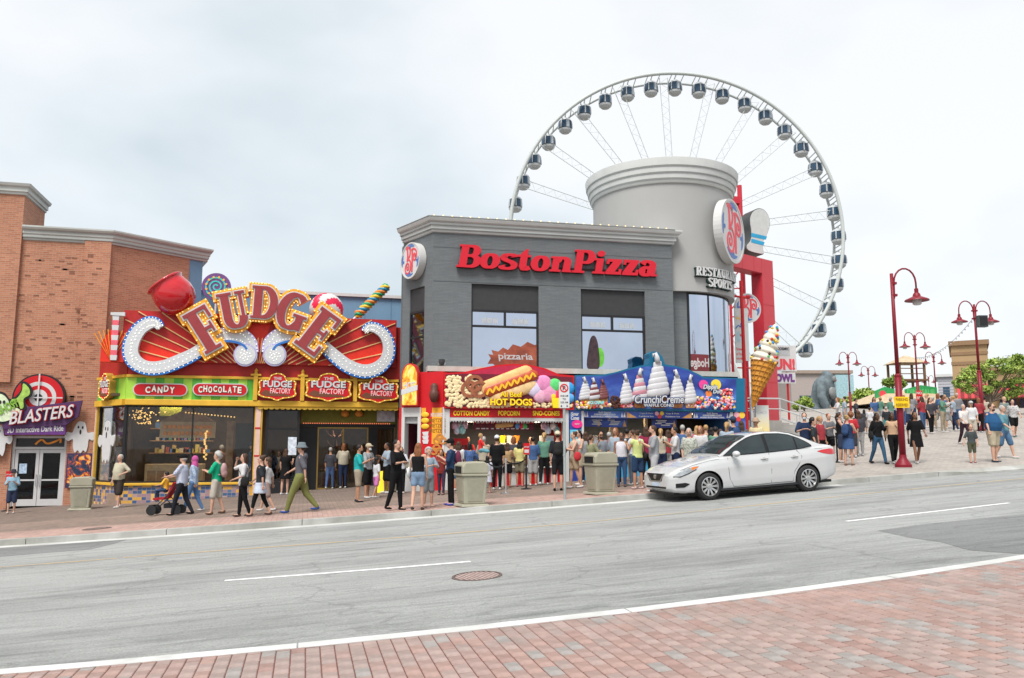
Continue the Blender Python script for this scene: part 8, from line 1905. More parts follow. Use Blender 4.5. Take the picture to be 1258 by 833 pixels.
def person(px,yf,yh,head_deg,label,pose='stand',skin='l',hair='n',hs='short',top=W_,tpat=None,sl=.45,hem=.90,bot=K_,bl=1.,bw=0.,skirt=None,shoes=(.5,.5,.5),fat=1.,hat=None,hatc=K_,extra=(),dy=0.,group='people on the pavement',vox=.021,toph=None,tops='shirt',sock=None,wide=1.,kid=False,H=None,P=None,toppart='shirt',botname=None):
    P = P or G(px,yf); Hh = H or min(1.97,max(.7,zat((P.x,P.y),yh) - P.z)); S = Hh / 1.75
    o = empty('person',(P.x,P.y,P.z),R(head_deg) - YAW * .9,label,'person',group); o.scale = (S,S,S)
    hk = 1.0 if not kid else 1.28
    # joints
    st = {'stand': ((3,3),(-3,2)),'walk': ((17,6),(-11,17)),'stride': ((24,8),(-17,24)),'lean': ((6,2),(-8,12)),'sit': ((82,80),(78,82))}
    legs = st['walk'] if pose in ('walk','walkphone','push') else st['stride'] if pose == 'stride' else st['sit'] if pose == 'sit' else st['lean'] if (int(px) % 3 == 0) else st['stand']
    if int(px) % 2: legs = legs[::-1]
    ar = {'stand': ((4,9,14,4),(-3,9,12,4)),'walk': ((-22,8,18,2),(24,8,26,4)),'stride': ((-28,8,22,2),(28,8,32,4)),'phone': ((22,10,98,28),(18,10,104,30)),'walkphone': ((20,10,98,28),(-18,8,20,2)),'phone1': ((24,10,105,22),(0,9,14,4)),'cross': ((24,14,84,64),(22,14,88,64)),'up': ((70,34,118,30),(8,9,60,20)),'push': ((34,8,42,2),(30,8,44,2)),'hold': ((26,14,82,40),(30,14,76,36)),'hips': ((-22,38,86,30),(4,9,14,4)),'drink': ((30,16,128,26),(6,9,20,6)),'sit': ((30,10,50,10),(28,10,55,10)),'lead': ((6,24,16,-14),(4,9,14,4))}[pose]
    if int(px) % 2: ar = ar[::-1]
    hip = {}; kn = {}; an = {}
    for s,(th,kb) in zip((1,-1),legs):
        h = Vector((s * .092 * wide,0,.92)); k = h + .43 * Vector((s * .02,-math.sin(R(th)),-math.cos(R(th)))); a = k + .42 * Vector((0,-math.sin(R(th - kb)),-math.cos(R(th - kb)))); hip[s],kn[s],an[s] = h,k,a
    dz = .075 - min(an[1].z,an[-1].z) if pose != 'sit' else -.42
    sh = {}; el = {}; wr = {}; fd = {}
    for s,(sw,ab,eb,inn) in zip((1,-1),ar):
        j = Vector((s * .178 * (.6 + .4 * wide),.005,1.405)); d = Vector((s * math.sin(R(ab)),-math.sin(R(sw)) * math.cos(R(ab)),-math.cos(R(sw)) * math.cos(R(ab)))); e = j + d * .285; f_ = Vector((-s * math.sin(R(inn)),-math.sin(R(sw + eb)) * math.cos(R(inn)),-math.cos(R(sw + eb)) * math.cos(R(inn)))).normalized(); sh[s],el[s],wr[s],fd[s] = j,e,e + f_ * .245,f_
    up = Vector((0,0,dz))
    for D in (hip,kn,an,sh,el,wr):
        for s in D: D[s] = D[s] + up
    belly = max(0,fat - 1)
    TR_ = [(.845,.150,.105),(.92,.168 + .06 * belly,.118 + .09 * belly),(1.04,.138 + .20 * belly,.100 + .22 * belly),(1.17,.142 + .17 * belly,.108 + .22 * belly),(1.30,.168 + .08 * belly,.116 + .10 * belly),(1.39,.162,.098),(1.445,.10,.075)]
    def rings(zs0,zs1,off,offy=None):
        out = []; zz = [zs0] + [t[0] for t in TR_ if zs0 < t[0] < zs1] + [zs1]
        for z in zz:
            for (z0,a0,b0),(z1,a1,b1) in zip(TR_,TR_[1:]):
                if z0 <= z <= z1 or (z < TR_[0][0] and z0 == TR_[0][0]) or (z > TR_[-1][0] and z1 == TR_[-1][0]):
                    u = min(1,max(0,(z - z0) / (z1 - z0))); rx,ry = (a0 + (a1 - a0) * u) * wide + off,b0 + (b1 - b0) * u + off; break
            yb = -.05 * belly if z < 1.3 else 0
            out.append([(rx * math.cos(2 * math.pi * k / 16),yb + ry * math.sin(2 * math.pi * k / 16),z + dz) for k in range(16)])
        return out
    # body: one continuous surface
    b = MB(); b.loft(rings(.845,1.445,0)); lw = 1 + .45 * belly + bw
    for s in (1,-1):
        capped(b,[hip[s],(hip[s] + kn[s]) / 2,kn[s],kn[s] + (an[s] - kn[s]) * .35,an[s]],[.088 * lw,.074 * lw,.052 * (1 + .2 * belly),.053 * (1 + .2 * belly),.034])
        b.ball(an[s] + Vector((0,-.06,-.04)),(.040,.118,.034),10,6)
        aw_ = 1 + .3 * belly; capped(b,[sh[s],(sh[s] + el[s]) / 2,el[s],el[s] + (wr[s] - el[s]) * .4,wr[s]],[.050 * aw_,.044 * aw_,.036,.035,.024],9)
        b.ball(sh[s] + Vector((-s * .03,0,.0)),.058,9,6); b.ball(wr[s] + fd[s] * .045,.032,8,6)
    hc = Vector((0,-.012,1.622 + (hk - 1) * .06)) + up
    nod = -.02 if pose in ('phone','phone1','walkphone') else 0
    hc = hc + Vector((0,nod,nod * .4))
    b.tube([Vector((0,.012,1.42)) + up,Vector((0,.004,1.56)) + up],[.056,.050],10)
    b.ball(hc + Vector((0,.008,.02)),(.073 * hk,.092 * hk,.105 * hk),14,10); b.ball(hc + Vector((0,-.022,-.052 * hk)),(.054 * hk,.066 * hk,.066 * hk),12,8); b.ball(hc + Vector((0,-.094 * hk,-.012)),(.014,.022,.024),6,5)
    for s in (1,-1): b.ball(hc + Vector((s * .074 * hk,.01,-.012)),(.012,.020,.030),6,5)
    bo = b.build('body',SKIN[skin],o); JOBS.append((bo,vox * .9))
    # fingers: four unequal bent ones and a thumb leaving the side of the palm
    fb = MB()
    for s in (1,-1):
        f_ = fd[s]; side_ = f_.cross(Vector((0,0,1))); side_ = side_.normalized() if side_.length > .1 else Vector((0,-1,0)); nrm = side_.cross(f_).normalized(); base = wr[s] + f_ * .075
        for k,ln in enumerate((.070,.080,.075,.058)): q_ = base + side_ * ((k - 1.5) * .019); fb.tube([q_ - f_ * .02,q_ + f_ * ln * .5,q_ + f_ * ln * .85 - nrm * .022 + Vector((0,0,0))],[.0095,.0088,.007],5)
        q_ = wr[s] + f_ * .03 + side_ * -.026; fb.tube([q_,q_ - side_ * .024 + f_ * .028,q_ - side_ * .026 + f_ * .058],[.0105,.0095,.0075],5)
    HANDS[bo.name] = (fb.v,fb.f)
    if abs(((head_deg + 180) % 360) - 180) < 130:
        for s in (1,-1): e_ = bpy.data.objects.new('eye',eye_me); COL.objects.link(e_); e_.parent = o; e_.location = hc + Vector((s * .030 * hk,-.083 * hk,.006)); 
        if 'mask' not in extra: e_ = bpy.data.objects.new('mouth',mouth_me); COL.objects.link(e_); e_.parent = o; e_.location = hc + Vector((0,-.087 * hk,-.062 * hk))
    def part(name,b,m,v=None): q_ = b.build(name,m,o); JOBS.append((q_,v or vox)); return q_
    # top
    if tops:
        hem_ = hem; b = MB(); off = .020; zn = 1.44 if tops != 'tank' else 1.40
        rr = rings(max(hem_,.80),zn,off)
        if hem_ < .85: z0,rx,ry = .845,.150 * wide + off,.105 + off
        b.loft(rr)
        if tops == 'dress':
            zz = hem; R0 = rings(.90,.98,off); n_ = 5; sk = []
            for i in range(n_ + 1): u = i / n_; fl_ = 1 + .32 * u; sk.append([(x * fl_,y * fl_,.98 + dz - (.98 - skirt) * u) for x,y,z in R0[-1]])
            b.loft(sk)
        if sl > 0:
            for s in (1,-1):
                e1 = sh[s] + (el[s] - sh[s]) * min(1,sl / .5); w0 = .064 if sl < .8 else .058; pts_,rr_ = [sh[s] + Vector((-s * .02,0,.005)),e1],[.068,w0]
                if sl > .5: e2 = el[s] + (wr[s] - el[s]) * min(1,(sl - .5) / .5); pts_.append(e2); rr_.append(.044)
                capped(b,pts_,rr_,10)
        part(toppart if tops != 'dress' else 'dress',b,cloth(top,tpat))
    # bottom
    if bot is not None and tops != 'dress':
        b = MB(); off = .017; b.loft(rings(.845,1.02,off)); capped(b,[Vector((-.05,0,.86)) + up,Vector((.05,0,.86)) + up],[.105,.105])
        if skirt:
            R0 = rings(.92,1.0,off); sk = []
            for i in range(5): u = i / 4; sk.append([(x * (1 + .22 * u),y * (1 + .28 * u),1.0 + dz - (1.0 - skirt) * u) for x,y,z in R0[-1]])
            b.loft(sk)
        else:
            for s in (1,-1):
                lo_ = .028 if bl < .7 else .016
                if bl <= .5: capped(b,[hip[s],hip[s] + (kn[s] - hip[s]) * bl * 2],[.105 * lw,.078 * lw + lo_ * .6],10)
                else: e1 = kn[s] + (an[s] - kn[s]) * (bl - .5) * 2; capped(b,[hip[s],kn[s],e1],[.103 * lw,.062 * lw + lo_ * .5,.05 + bw * .02],10)
        part(botname or ('skirt' if skirt else 'shorts' if bl < .75 else 'trousers'),b,cloth(bot))
    for s in (1,-1):
        b = MB(); a = an[s] + Vector((0,-.055,-.045)); b.ball(a,(.047,.128,.036),10,6); b.ball(a + Vector((0,.075,.02)),(.040,.05,.045),8,6); part('shoe',b,cloth(shoes),.016)
        if sock: b = MB(); b.tube([an[s] + Vector((0,0,-.02)),an[s] + (kn[s] - an[s]) * .3],[.042,.046],8); b.build('sock',cloth(sock),o)
    # hair
    hm = HAIR[hair]; b = MB(); k = hk
    if hs != 'bald' and hat not in ('hijab',):
        if hs == 'curly':
            rr = random.Random(int(px))
            for i in range(34): d = Vector((rr.gauss(0,1),rr.gauss(.35,1),rr.gauss(.5,1))).normalized(); b.ball(hc + Vector((d.x * .085,d.y * .085 + .03,d.z * .10 + .025)),.045,7,5)
        else: b.ball(hc + Vector((0,.026,.035 if not hat else .0)),(.083 * k,.094 * k,(.100 if not hat else .07) * k),14,9)
        if hs == 'long':
            for s in (-1,0,1): capped(b,[hc + Vector((s * .045,.05,.02)),hc + Vector((s * .06,.075,-.12)),hc + Vector((s * .05,.085,-.29))],[.05,.048,.025],8)
        if hs == 'bun': b.ball(hc + Vector((0,.10,.09)),.048,10,7)
        if hs == 'pony': capped(b,[hc + Vector((0,.09,.05)),hc + Vector((0,.14,-.03)),hc + Vector((0,.125,-.22))],[.035,.04,.015],8)
        if hs == 'bob':
            for s in (-1,1): capped(b,[hc + Vector((s * .065,.03,.02)),hc + Vector((s * .075,.03,-.11))],[.035,.03],8)
            capped(b,[hc + Vector((0,.07,0)),hc + Vector((0,.07,-.12))],[.06,.05],8)
        part('hair',b,hm,.017)
    if 'beard' in extra: b = MB(); b.ball(hc + Vector((0,-.045,-.075)),(.052,.052,.048),10,7); part('beard',b,hm,.015)
    if hat == 'cap' or hat == 'capback':
        b = MB(); b.ball(hc + Vector((0,.016,.060)),(.096,.114,.092),14,8); d = -1 if hat == 'cap' else 1; b.ball(hc + Vector((0,.012 + d * .115,.055)),(.070,.082,.016),10,6); part('cap',b,cloth(hatc),.015)
    if hat == 'bucket': b = MB(); b.lathe([(.001,.135),(.075,.13),(.092,.07),(.10,.045),(.145,.0),(.14,-.008),(.09,.035),(.001,.04)],18,hc + Vector((0,.012,.02)),sy=1.1); q_ = b.build('hat',cloth(hatc),o,smooth=True)
    if hat == 'hijab':
        b = MB(); b.ball(hc + Vector((0,.022,.022)),(.092,.106,.118),14,9); capped(b,[hc + Vector((0,.03,-.06)),hc + Vector((0,.02,-.20))],[.085,.12],12); part('headscarf',b,cloth(hatc),.017)
    if 'mask' in extra: b = MB(); b.ball(hc + Vector((0,-.052,-.052)),(.056,.052,.046),10,7); part('face_mask',b,cloth((.40,.50,.55)),.014)
    if 'glasses' in extra: MB().box(-.062,.062,-.112,-.098,hc.z - .006,hc.z + .026).build('sunglasses',cloth((.01,.01,.01)),o)
    for e_ in extra:
        if e_.startswith('pack'):
            c = {'packpink': (.42,.26,.26),'packblue': (.03,.06,.14),'packmaroon': (.13,.025,.055),'packblack': (.02,.02,.022),'packhot': (.52,.04,.14),'packgrey': (.2,.2,.22)}[e_]
            b = MB(); b.ball(Vector((0,.19,1.24)) + up,(.14,.085,.20),12,9); b.ball(Vector((0,.21,1.14)) + up,(.13,.085,.12),10,7); pk = part('backpack',b,cloth(c))
            for s in (-1,1): MB().tube([Vector((s * .09,.12,1.40)) + up,Vector((s * .10,.0,1.465)) + up,Vector((s * .10,-.13,1.34)) + up,Vector((s * .12,-.06,1.15)) + up,Vector((s * .1,.13,1.1)) + up],.017,6).build('strap',cloth(c),o)
        if e_.startswith('bag') or e_ == 'tote':
            c = {'bagblack': (.02,.02,.02),'tote': (.55,.55,.54),'bagtan': (.3,.2,.12),'bagred': (.5,.04,.05)}[e_]; s = 1 if int(px) % 2 else -1
            b = MB(); b.ball(Vector((s * .24,.03,.98)) + up,(.055,.13,.15),10,8); part('bag',b,cloth(c)); MB().tube([Vector((s * .24,.03,1.1)) + up,Vector((s * .2,.1,1.3)) + up,Vector((-s * .06 if e_ != 'tote' else s * .13,.02,1.475)) + up,Vector((s * .05,-.14,1.3)) + up,Vector((s * .24,-.04,1.08)) + up],.010,6).build('strap',cloth(c),o)
        if e_ == 'phone': q_ = (wr[1] + wr[-1]) / 2 + (fd[1] + fd[-1]) * .04 if pose == 'phone' else wr[1] + fd[1] * .08; MB().cbox(q_ + Vector((0,-.03,.02)),(.075,.012,.145)).build('phone',cloth((.02,.02,.025)),o)
        if e_ == 'cup': q_ = wr[1] + fd[1] * .07; MB().lathe([(.03,-.06),(.042,.06),(0,.062)],10,q_ + Vector((0,-.05,.02))).build('cup',cloth((.55,.56,.58)),o)
        if e_ == 'icecream': q_ = wr[1] + fd[1] * .07 + Vector((0,-.045,0)); b = MB().lathe([(.004,-.09),(.034,.03),(0,.03)],10,q_); b.build('cone',M_waf,o); MB().ball(q_ + Vector((0,0,.055)),(.04,.04,.05),8,6).build('ice_cream',M_van,o)
        if e_ == 'bottle': q_ = wr[-1] + fd[-1] * .1; MB().lathe([(.03,-.14),(.035,.02),(.02,.05),(.02,.08),(0,.08)],10,q_).build('bottle',cloth((.02,.02,.02)),o)
        if e_ == 'waist':
            b = MB(); R0 = rings(.86,.97,.035); b.loft(R0); sk = [[(x * (1 + .12 * i),y * (1 + .12 * i),.93 + dz - .09 * i) for x,y,z in R0[-1]] for i in range(4)]; b.loft(sk); part('tied_shirt',b,cloth((.42,.47,.56)))
        if e_ == 'hood': b = MB(); b.ball(Vector((0,.10,1.43)) + up,(.11,.06,.09),10,7); part('hood',b,cloth(top))
    return o
def finish_people():
    for ob,v in JOBS:
        m = ob.modifiers.new('remesh','REMESH'); m.mode = 'VOXEL'; m.voxel_size = v; s = ob.modifiers.new('smooth','SMOOTH'); s.factor = .5; s.iterations = 3
    dg = bpy.context.evaluated_depsgraph_get(); done = []
    for ob,v in JOBS: done.append((ob,bpy.data.meshes.new_from_object(ob.evaluated_get(dg))))
    for ob,me in done:
        ob.modifiers.clear(); mats_ = list(ob.data.materials)
        if ob.name in HANDS:
            hv,hf = HANDS[ob.name]; n = len(me.vertices); vs = [tuple(x.co) for x in me.vertices] + [tuple(x) for x in hv]; fs = [list(p.vertices) for p in me.polygons] + [[n + i for i in f_] for f_ in hf]; m2 = bpy.data.meshes.new('body'); m2.from_pydata(vs,[],fs); m2.update(); bpy.data.meshes.remove(me); me = m2
        me.materials.clear(); [me.materials.append(x) for x in mats_]; me.polygons.foreach_set('use_smooth',[True] * len(me.polygons)); ob.data = me
L,F,RT_,B = -90,0,90,180
KH,OL,TE = (.30,.24,.16),(.14,.15,.06),(.02,.33,.33)
# left pavement
person(13,631,577,20,'person in a light blue top and dark hat beside the far left door','phone','l','k','short',(.22,.36,.46),bot=(.03,.04,.08),bl=.5,hat='bucket',hatc=(.03,.03,.04),shoes=(.4,.4,.4))
person(144,624,558,-25,'elderly man in beige polo shirt and brown shorts by the tiled shop corner','hips','l','g','short',(.42,.39,.29),bot=(.045,.035,.03),bl=.5,fat=1.25,shoes=(.55,.55,.55))
person(222,633,557,L,'man in dark cap and pale plaid shirt pushing the stroller','push','l','g','short',(.52,.54,.60),'plaid',hem=.84,bot=(.016,.018,.025),fat=1.15,hat='cap',hatc=K_,shoes=K_)
person(236,629,559,L,'woman in magenta headscarf and pale denim shirt beside the stroller man','walk','t','k','bald',(.40,.48,.56),'plaid',1.,.80,(.10,.19,.36),hat='hijab',hatc=(.42,.08,.24))
person(264,632,555,L,'woman with grey curls, green shirt and pink backpack','hold','l','g','curly',(.01,.34,.18),bot=(.42,.39,.34),bl=.48,extra=('packpink',),shoes=(.10,.06,.04))
person(270,606,541,B,'man in brown shirt standing close to the candy window','stand','t','g','short',(.14,.075,.06),bot=K_,shoes=K_)
person(283.5,607,550,B,'person in navy shirt and shorts near the candy window','phone','t','n','short',NV,bot=(.014,.018,.035),bl=.5)
person(297,635,557,-70,'woman in loose white shirt and black leggings raising a hand to her hair','up','l','n','bob',W_,hem=.84,bot=K_,shoes=(.06,.04,.03),extra=('bagblack',))
person(308,608,543,-60,'man in dark blue tee and cap in front of the shop pillar','stand','t','k','short',(.045,.075,.12),bot=DG,hat='cap',hatc=(.03,.035,.05))
person(318.5,634,558,L,'woman in black tee with a pale shirt tied round her waist','walk','l','n','bun',(.025,.03,.035),bot=K_,bl=.8,extra=('waist',),shoes=(.08,.05,.04))
person(327,628,562,L,'child in white top walking behind the woman in black tee','walk','l','n','long',(.5,.5,.5),bot=(.3,.22,.2),bl=.45,kid=True)
person(342,601,554,-40,'woman in white top and black shorts by the shop notice','stand','l','n','long',(.5,.48,.44),bot=K_,bl=.4,shoes=W_)
person(349.5,608,551,160,'woman in short black dress and white sneakers by the shop entrance','phone1','l','n','long',K_,tops='dress',sl=.2,skirt=.60,shoes=(.58,.58,.58))
person(360,603,551,B,'fair haired woman in black outfit under the shop notice','stand','l','y','long',K_,sl=0,bot=K_,bl=.45)
person(368,630,542,L,'man in bucket hat, grey hoodie and olive trousers striding left','stride','l','n','short',(.10,.10,.115),None,.5,.88,(.155,.165,.055),bw=.25,hat='bucket',hatc=(.14,.17,.19),extra=('hood',),shoes=(.03,.07,.24),fat=1.05)
person(439.5,617,546,RT_,'man in turquoise tee and khaki shorts using a phone','phone','t','k','short',TE,bot=(.31,.265,.20),bl=.52,bw=.15,fat=1.12,extra=('phone','beard'),shoes=(.03,.03,.035))
person(451,612,545,60,'man in tan cap and grey tee behind the turquoise shirt','phone','t','k','short',(.27,.28,.29),bot=K_,bl=.5,hat='cap',hatc=(.40,.34,.24),extra=('mask',))
person(462,612,562,130,'small girl in white tee and pink shorts','stand','t','k','long',(.5,.5,.52),bot=(.50,.17,.38),bl=.4,kid=True,shoes=(.55,.55,.55))
person(486,627,540,60,'man dressed all in black with folded arms near the kerb','cross','l','k','short',K_,bot=K_,shoes=K_)
person(492,606,549,10,'woman in pale grey tee behind the man in black','hold','t','k','bob',(.46,.48,.52),bot=K_)
person(513,627,544,172,'woman in black tank top and denim shorts carrying a white tote','stand','l','r','long',K_,sl=0,tops='tank',hem=.98,bot=(.16,.23,.33),bl=.28,extra=('tote',),shoes=(.06,.045,.04))
person(526,623,550,35,'white haired person in pale denim shirt and grey shorts','hold','l','g','curly',(.26,.33,.40),sl=.6,hem=.82,bot=(.20,.215,.225),bl=.5,shoes=(.42,.3,.25))
person(542,608,552,-20,'woman in rust red tunic and dark plum trousers','phone','t','k','long',(.20,.030,.025),sl=.6,hem=.80,bot=(.045,.03,.055),shoes=(.1,.08,.08))
person(553.5,621,539,L,'young man in navy tee and cap with maroon backpack reading a phone','phone','l','k','short',(.02,.045,.10),bot=K_,hat='cap',hatc=K_,extra=('packmaroon','phone'),shoes=(.06,.07,.30),sock=(.55,.55,.55))
person(577,606,543,150,'woman in blue patterned top behind the kerbside bin holding a child','hold','t','k','bob',(.06,.12,.30),'print',bot=NV)
person(588,612,542,100,'small boy in red tee held up behind the kerbside bin','sit','l','y','short',(.55,.03,.03),bot=(.12,.3,.35),bl=.45,kid=True,H=1.0,P=Vector((G(588,606).x,G(588,606).y - .25,G(588,606).z + 1.02)))
person(599,606,561,170,'little girl in pale grey dress with black hair','stand','t','k','long',(.44,.45,.52),tops='dress',skirt=.52,kid=True,shoes=(.5,.2,.25))
person(610.5,602,535,175,'man in black tee with white cap worn backwards at the queue','stand','l','n','short',K_,bot=K_,hat='capback',hatc=(.5,.52,.56),shoes=(.58,.58,.58),fat=1.05)
person(623.5,599,544,160,'woman in tan vest and black shorts at the striped counter','hold','t','n','long',(.36,.24,.12),sl=0,bot=K_,bl=.35,shoes=(.3,.15,.1))
person(638.5,598,541,175,'woman in pale yellow top and olive shorts at the striped counter','stand','t','k','long',(.55,.50,.20),hem=.94,bot=(.17,.15,.10),bl=.38,shoes=(.5,.12,.16))
person(685.5,603,530,178,'man in black tee and shorts with pale cap next to the sign post','stand','l','n','short',(.02,.02,.024),bot=(.014,.014,.016),bl=.52,hat='capback',hatc=(.50,.44,.32),extra=('packblack',),shoes=K_)
person(705.5,600,530,-75,'woman in beige vest and shorts with a red bag','hold','l','n','bun',(.44,.36,.27),sl=0,bot=(.36,.27,.18),bl=.35,extra=('bagred',),shoes=(.55,.55,.55))
person(712,596,528,-60,'dark haired woman in pale top just behind the beige vest','phone','l','k','pony',(.42,.44,.40),sl=0,bot=(.34,.28,.2),bl=.35,shoes=(.55,.55,.55))
person(727,601,534,120,'woman with long ponytail and olive tee behind the right hand bin','hold','t','n','pony',(.21,.22,.13),bot=DG)
person(739,597,530,5,'bearded man in sunglasses and grey shirt eating at the ice cream booth','drink','t','k','short',(.18,.20,.225),bot=DG,fat=1.12,extra=('beard','glasses','icecream'))
person(764,598,531,-5,'woman in white tank top and blue jeans facing the street','drink','b','k','bun',(.54,.53,.57),sl=0,hem=.94,bot=(.035,.07,.15),fat=1.12,extra=('icecream',),shoes=(.04,.04,.05))
person(778,596,528,-120,'person in white tee behind the lime green top','hold','t','n','short',(.5,.5,.52),bot=(.1,.14,.2))
person(784,601,528,-150,'woman in lime green top and dark denim shorts with a shoulder bag','phone1','t','n','bun',(.50,.56,.22),sl=.1,hem=.90,bot=(.02,.045,.10),bl=.42,extra=('bagblack',),shoes=(.45,.35,.35))
person(795,594,524,170,'woman in maroon top at the ice cream counter','stand','t','n','long',(.22,.02,.055),bot=K_)
person(804.5,604,522,L,'bearded man in grey tee and grey shorts ahead of the parked car','phone','l','n','short',(.25,.26,.275),bot=(.36,.36,.37),bl=.52,extra=('beard','icecream'),fat=1.05)
person(831,596,524,L,'young man in white tee looking down behind the car bonnet','phone','t','k','short',W_,bot=NV,extra=('phone',))
person(848,597,526,-20,'grey haired woman in pale patterned blouse behind the car windscreen','stand','l','g','bob',(.44,.45,.40),'print',bot=(.4,.4,.38),fat=1.1)
person(858,590,523,175,'blond woman with hot pink backpack at the ice cream counter','stand','l','y','long',(.4,.1,.15),bot=K_,extra=('packhot',))
person(869,588,522,170,'person with light brown hair in a tan top above the car roof','stand','l','y','short',(.30,.22,.14),bot=K_)
person(876,590,525,150,'woman with long black hair above the car roof','stand','t','k','long',(.06,.05,.05),bot=K_)
person(887,589,527,160,'person in dark brown top at the right end of the ice cream counter','stand','t','n','short',(.07,.05,.045),bot=K_)
person(903,585,512,190,'man in navy tee and cap beside the red banner pole','stand','t','k','short',(.02,.035,.07),bot=K_,hat='cap',hatc=(.03,.05,.09),fat=1.1,extra=('packblue',))
person(913,583,517,160,'person with dark hair just left of the red banner pole','stand','t','n','long',(.10,.09,.10),bot=K_)
person(931,582,514,-40,'person in straw hat and pale yellow shirt below the waffle cone','stand','t','n','short',(.55,.48,.28),bot=KH,hat='bucket',hatc=(.34,.24,.17))
# plaza
pz = 'people on the plaza'
person(991,577,507,-20,'boy in navy tee and pale mask behind the parked car','hold','l','k','short',(.018,.03,.07),bot=K_,extra=('mask',),group=pz)
person(1001.5,577,514,60,'child with black hair in dark tee behind the car boot','stand','l','k','short',(.03,.035,.04),bot=K_,kid=True,group=pz)
person(1020.5,567,508,10,'woman in grey and black raglan top and black shorts','hold','l','r','bun',(.14,.145,.155),sl=.5,bot=K_,bl=.35,shoes=(.3,.3,.3),group=pz)
person(1034,568,507,70,'woman in black tank and dark shorts facing the blue skirt','hold','l','n','pony',K_,sl=0,bot=(.03,.04,.07),bl=.45,extra=('mask',),group=pz)
person(1043.5,572,510,130,'woman in navy tank and blue denim skirt with blue backpack','hold','l','y','bun',(.02,.035,.085),sl=0,bot=(.045,.09,.20),skirt=.56,fat=1.1,extra=('packblue',),shoes=(.2,.12,.09),group=pz)
person(1048,562,506,160,'red haired person in red top behind the blue backpack','stand','l','r','curly',(.42,.03,.04),bot=(.04,.04,.05),bl=.5,group=pz)
person(1080,570,506,15,'woman in black top and blue jeans carrying a black jacket','walkphone','d','k','long',K_,sl=.9,bot=(.035,.085,.15),extra=('bagblack',),shoes=K_,group=pz)
person(1099,569,506,-10,'woman in tan top and black leggings behind the lamp post','walk','d','k','long',(.50,.33,.21),sl=1.,hem=.98,bot=K_,shoes=(.56,.56,.56),extra=('bagblack',),group=pz)
person(1127.5,569,505,-10,'woman in short black dress and white sneakers right of the lamp post','walk','b','k','long',K_,tops='dress',skirt=.56,sl=.45,extra=('bottle',),shoes=(.58,.58,.58),group=pz)
person(1195.5,569,522,-15,'small boy in dark grey tee holding the big man by the hand','lead','l','n','short',(.055,.065,.065),bot=(.075,.08,.05),bl=.52,kid=True,shoes=(.25,.05,.08),group=pz)
person(1223,568,495.5,25,'big man in blue tee and khaki shorts','lead','l','n','short',(.02,.075,.17),bot=(.40,.345,.25),bl=.52,bw=.2,fat=1.45,wide=1.12,extra=('beard','glasses'),shoes=(.03,.05,.07),group=pz)
person(1236,563,497,30,'person in teal top half hidden behind the big man','walk','l','g','short',(.10,.22,.26),bot=(.07,.14,.24),bl=.5,group=pz)
person(1186.5,546,496,5,'woman in white tee and dark leggings in front of the tan building','walk','l','g','short',(.55,.52,.50),bot=(.04,.02,.03),group=pz)
person(1196,541,493,-10,'man in white shirt and pale shorts beside the white tee woman','stand','l','g','short',(.54,.55,.56),bot=(.4,.36,.3),bl=.5,hat='cap',hatc=(.4,.4,.4),group=pz)
person(1247,537,490,-15,'woman in white and black printed top and black shorts','walk','l','k','short',(.48,.46,.47),'print',bot=K_,bl=.4,shoes=(.03,.12,.14),group=pz)
person(1237,536,487,10,'bald man in grey green shirt far behind the big man','stand','l','g','bald',(.16,.20,.19),bot=(.06,.14,.22),group=pz)
person(1070,534,500.5,130,'man in white tee and pale shorts in front of the kiosk','stand','t','k','short',(.52,.53,.55),bot=(.44,.42,.4),bl=.5,group=pz)
person(1063,533,503,150,'woman in dark top beside the white tee man at the kiosk','stand','t','k','long',(.05,.05,.055),bot=(.25,.2,.18),bl=.5,group=pz)
person(1090.5,536,499.5,170,'man in black tee and turquoise shorts in front of the kiosk','stand','l','g','short',(.025,.03,.035),bot=(.02,.24,.26),bl=.5,group=pz)
rr6 = random.Random(21); TC = [((.05,.05,.06),'black'),((.5,.5,.5),'white'),((.30,.04,.05),'red'),((.05,.10,.22),'blue'),((.28,.34,.40),'pale blue'),((.40,.36,.28),'beige'),((.10,.22,.16),'green'),((.22,.22,.23),'grey')]
BC = [(K_,'black'),(NV,'navy'),((.30,.25,.18),'khaki'),((.06,.10,.2),'denim'),((.3,.3,.3),'grey')]
spots = [(1053,526),(1076,527),(1083,523),(1104,527),(1112,524),(1119,529),(1135,530),(1141,525),(1148,529),(1155,526),(1160,531),(1167,527),(1173,530),(1178,526),(1205,532),(1212,529),(1145,533),(1163,522),(1096,525),(1031,530),(1039,527),(1122,523)]
for i,(x,y) in enumerate(spots):
    t,tn = TC[(i * 3) % 8]; bt,bn = BC[(i * 2 + i // 5) % 5]; hh = 'knygr'[i % 5]; hn = {'k': 'black','n': 'brown','y': 'blond','g': 'grey','r': 'auburn'}[hh]; hs = ('short','long','short','bun','bob')[i % 5]
    Q = G(x,y); k_ = pxpm(Q); yt = y - k_ * rr6.uniform(1.58,1.8)
    person(x,y,yt,rr6.uniform(-180,180),'%s haired person in %s top and %s %s in the far crowd' % (hn,tn,bn,'shorts' if i % 2 else 'trousers'),('stand','walk','phone','hold')[i % 4],'ltbl'[i % 4],hh,hs,t,bot=bt,bl=.5 if i % 2 else 1.,group='far crowd on the plaza',vox=.034)
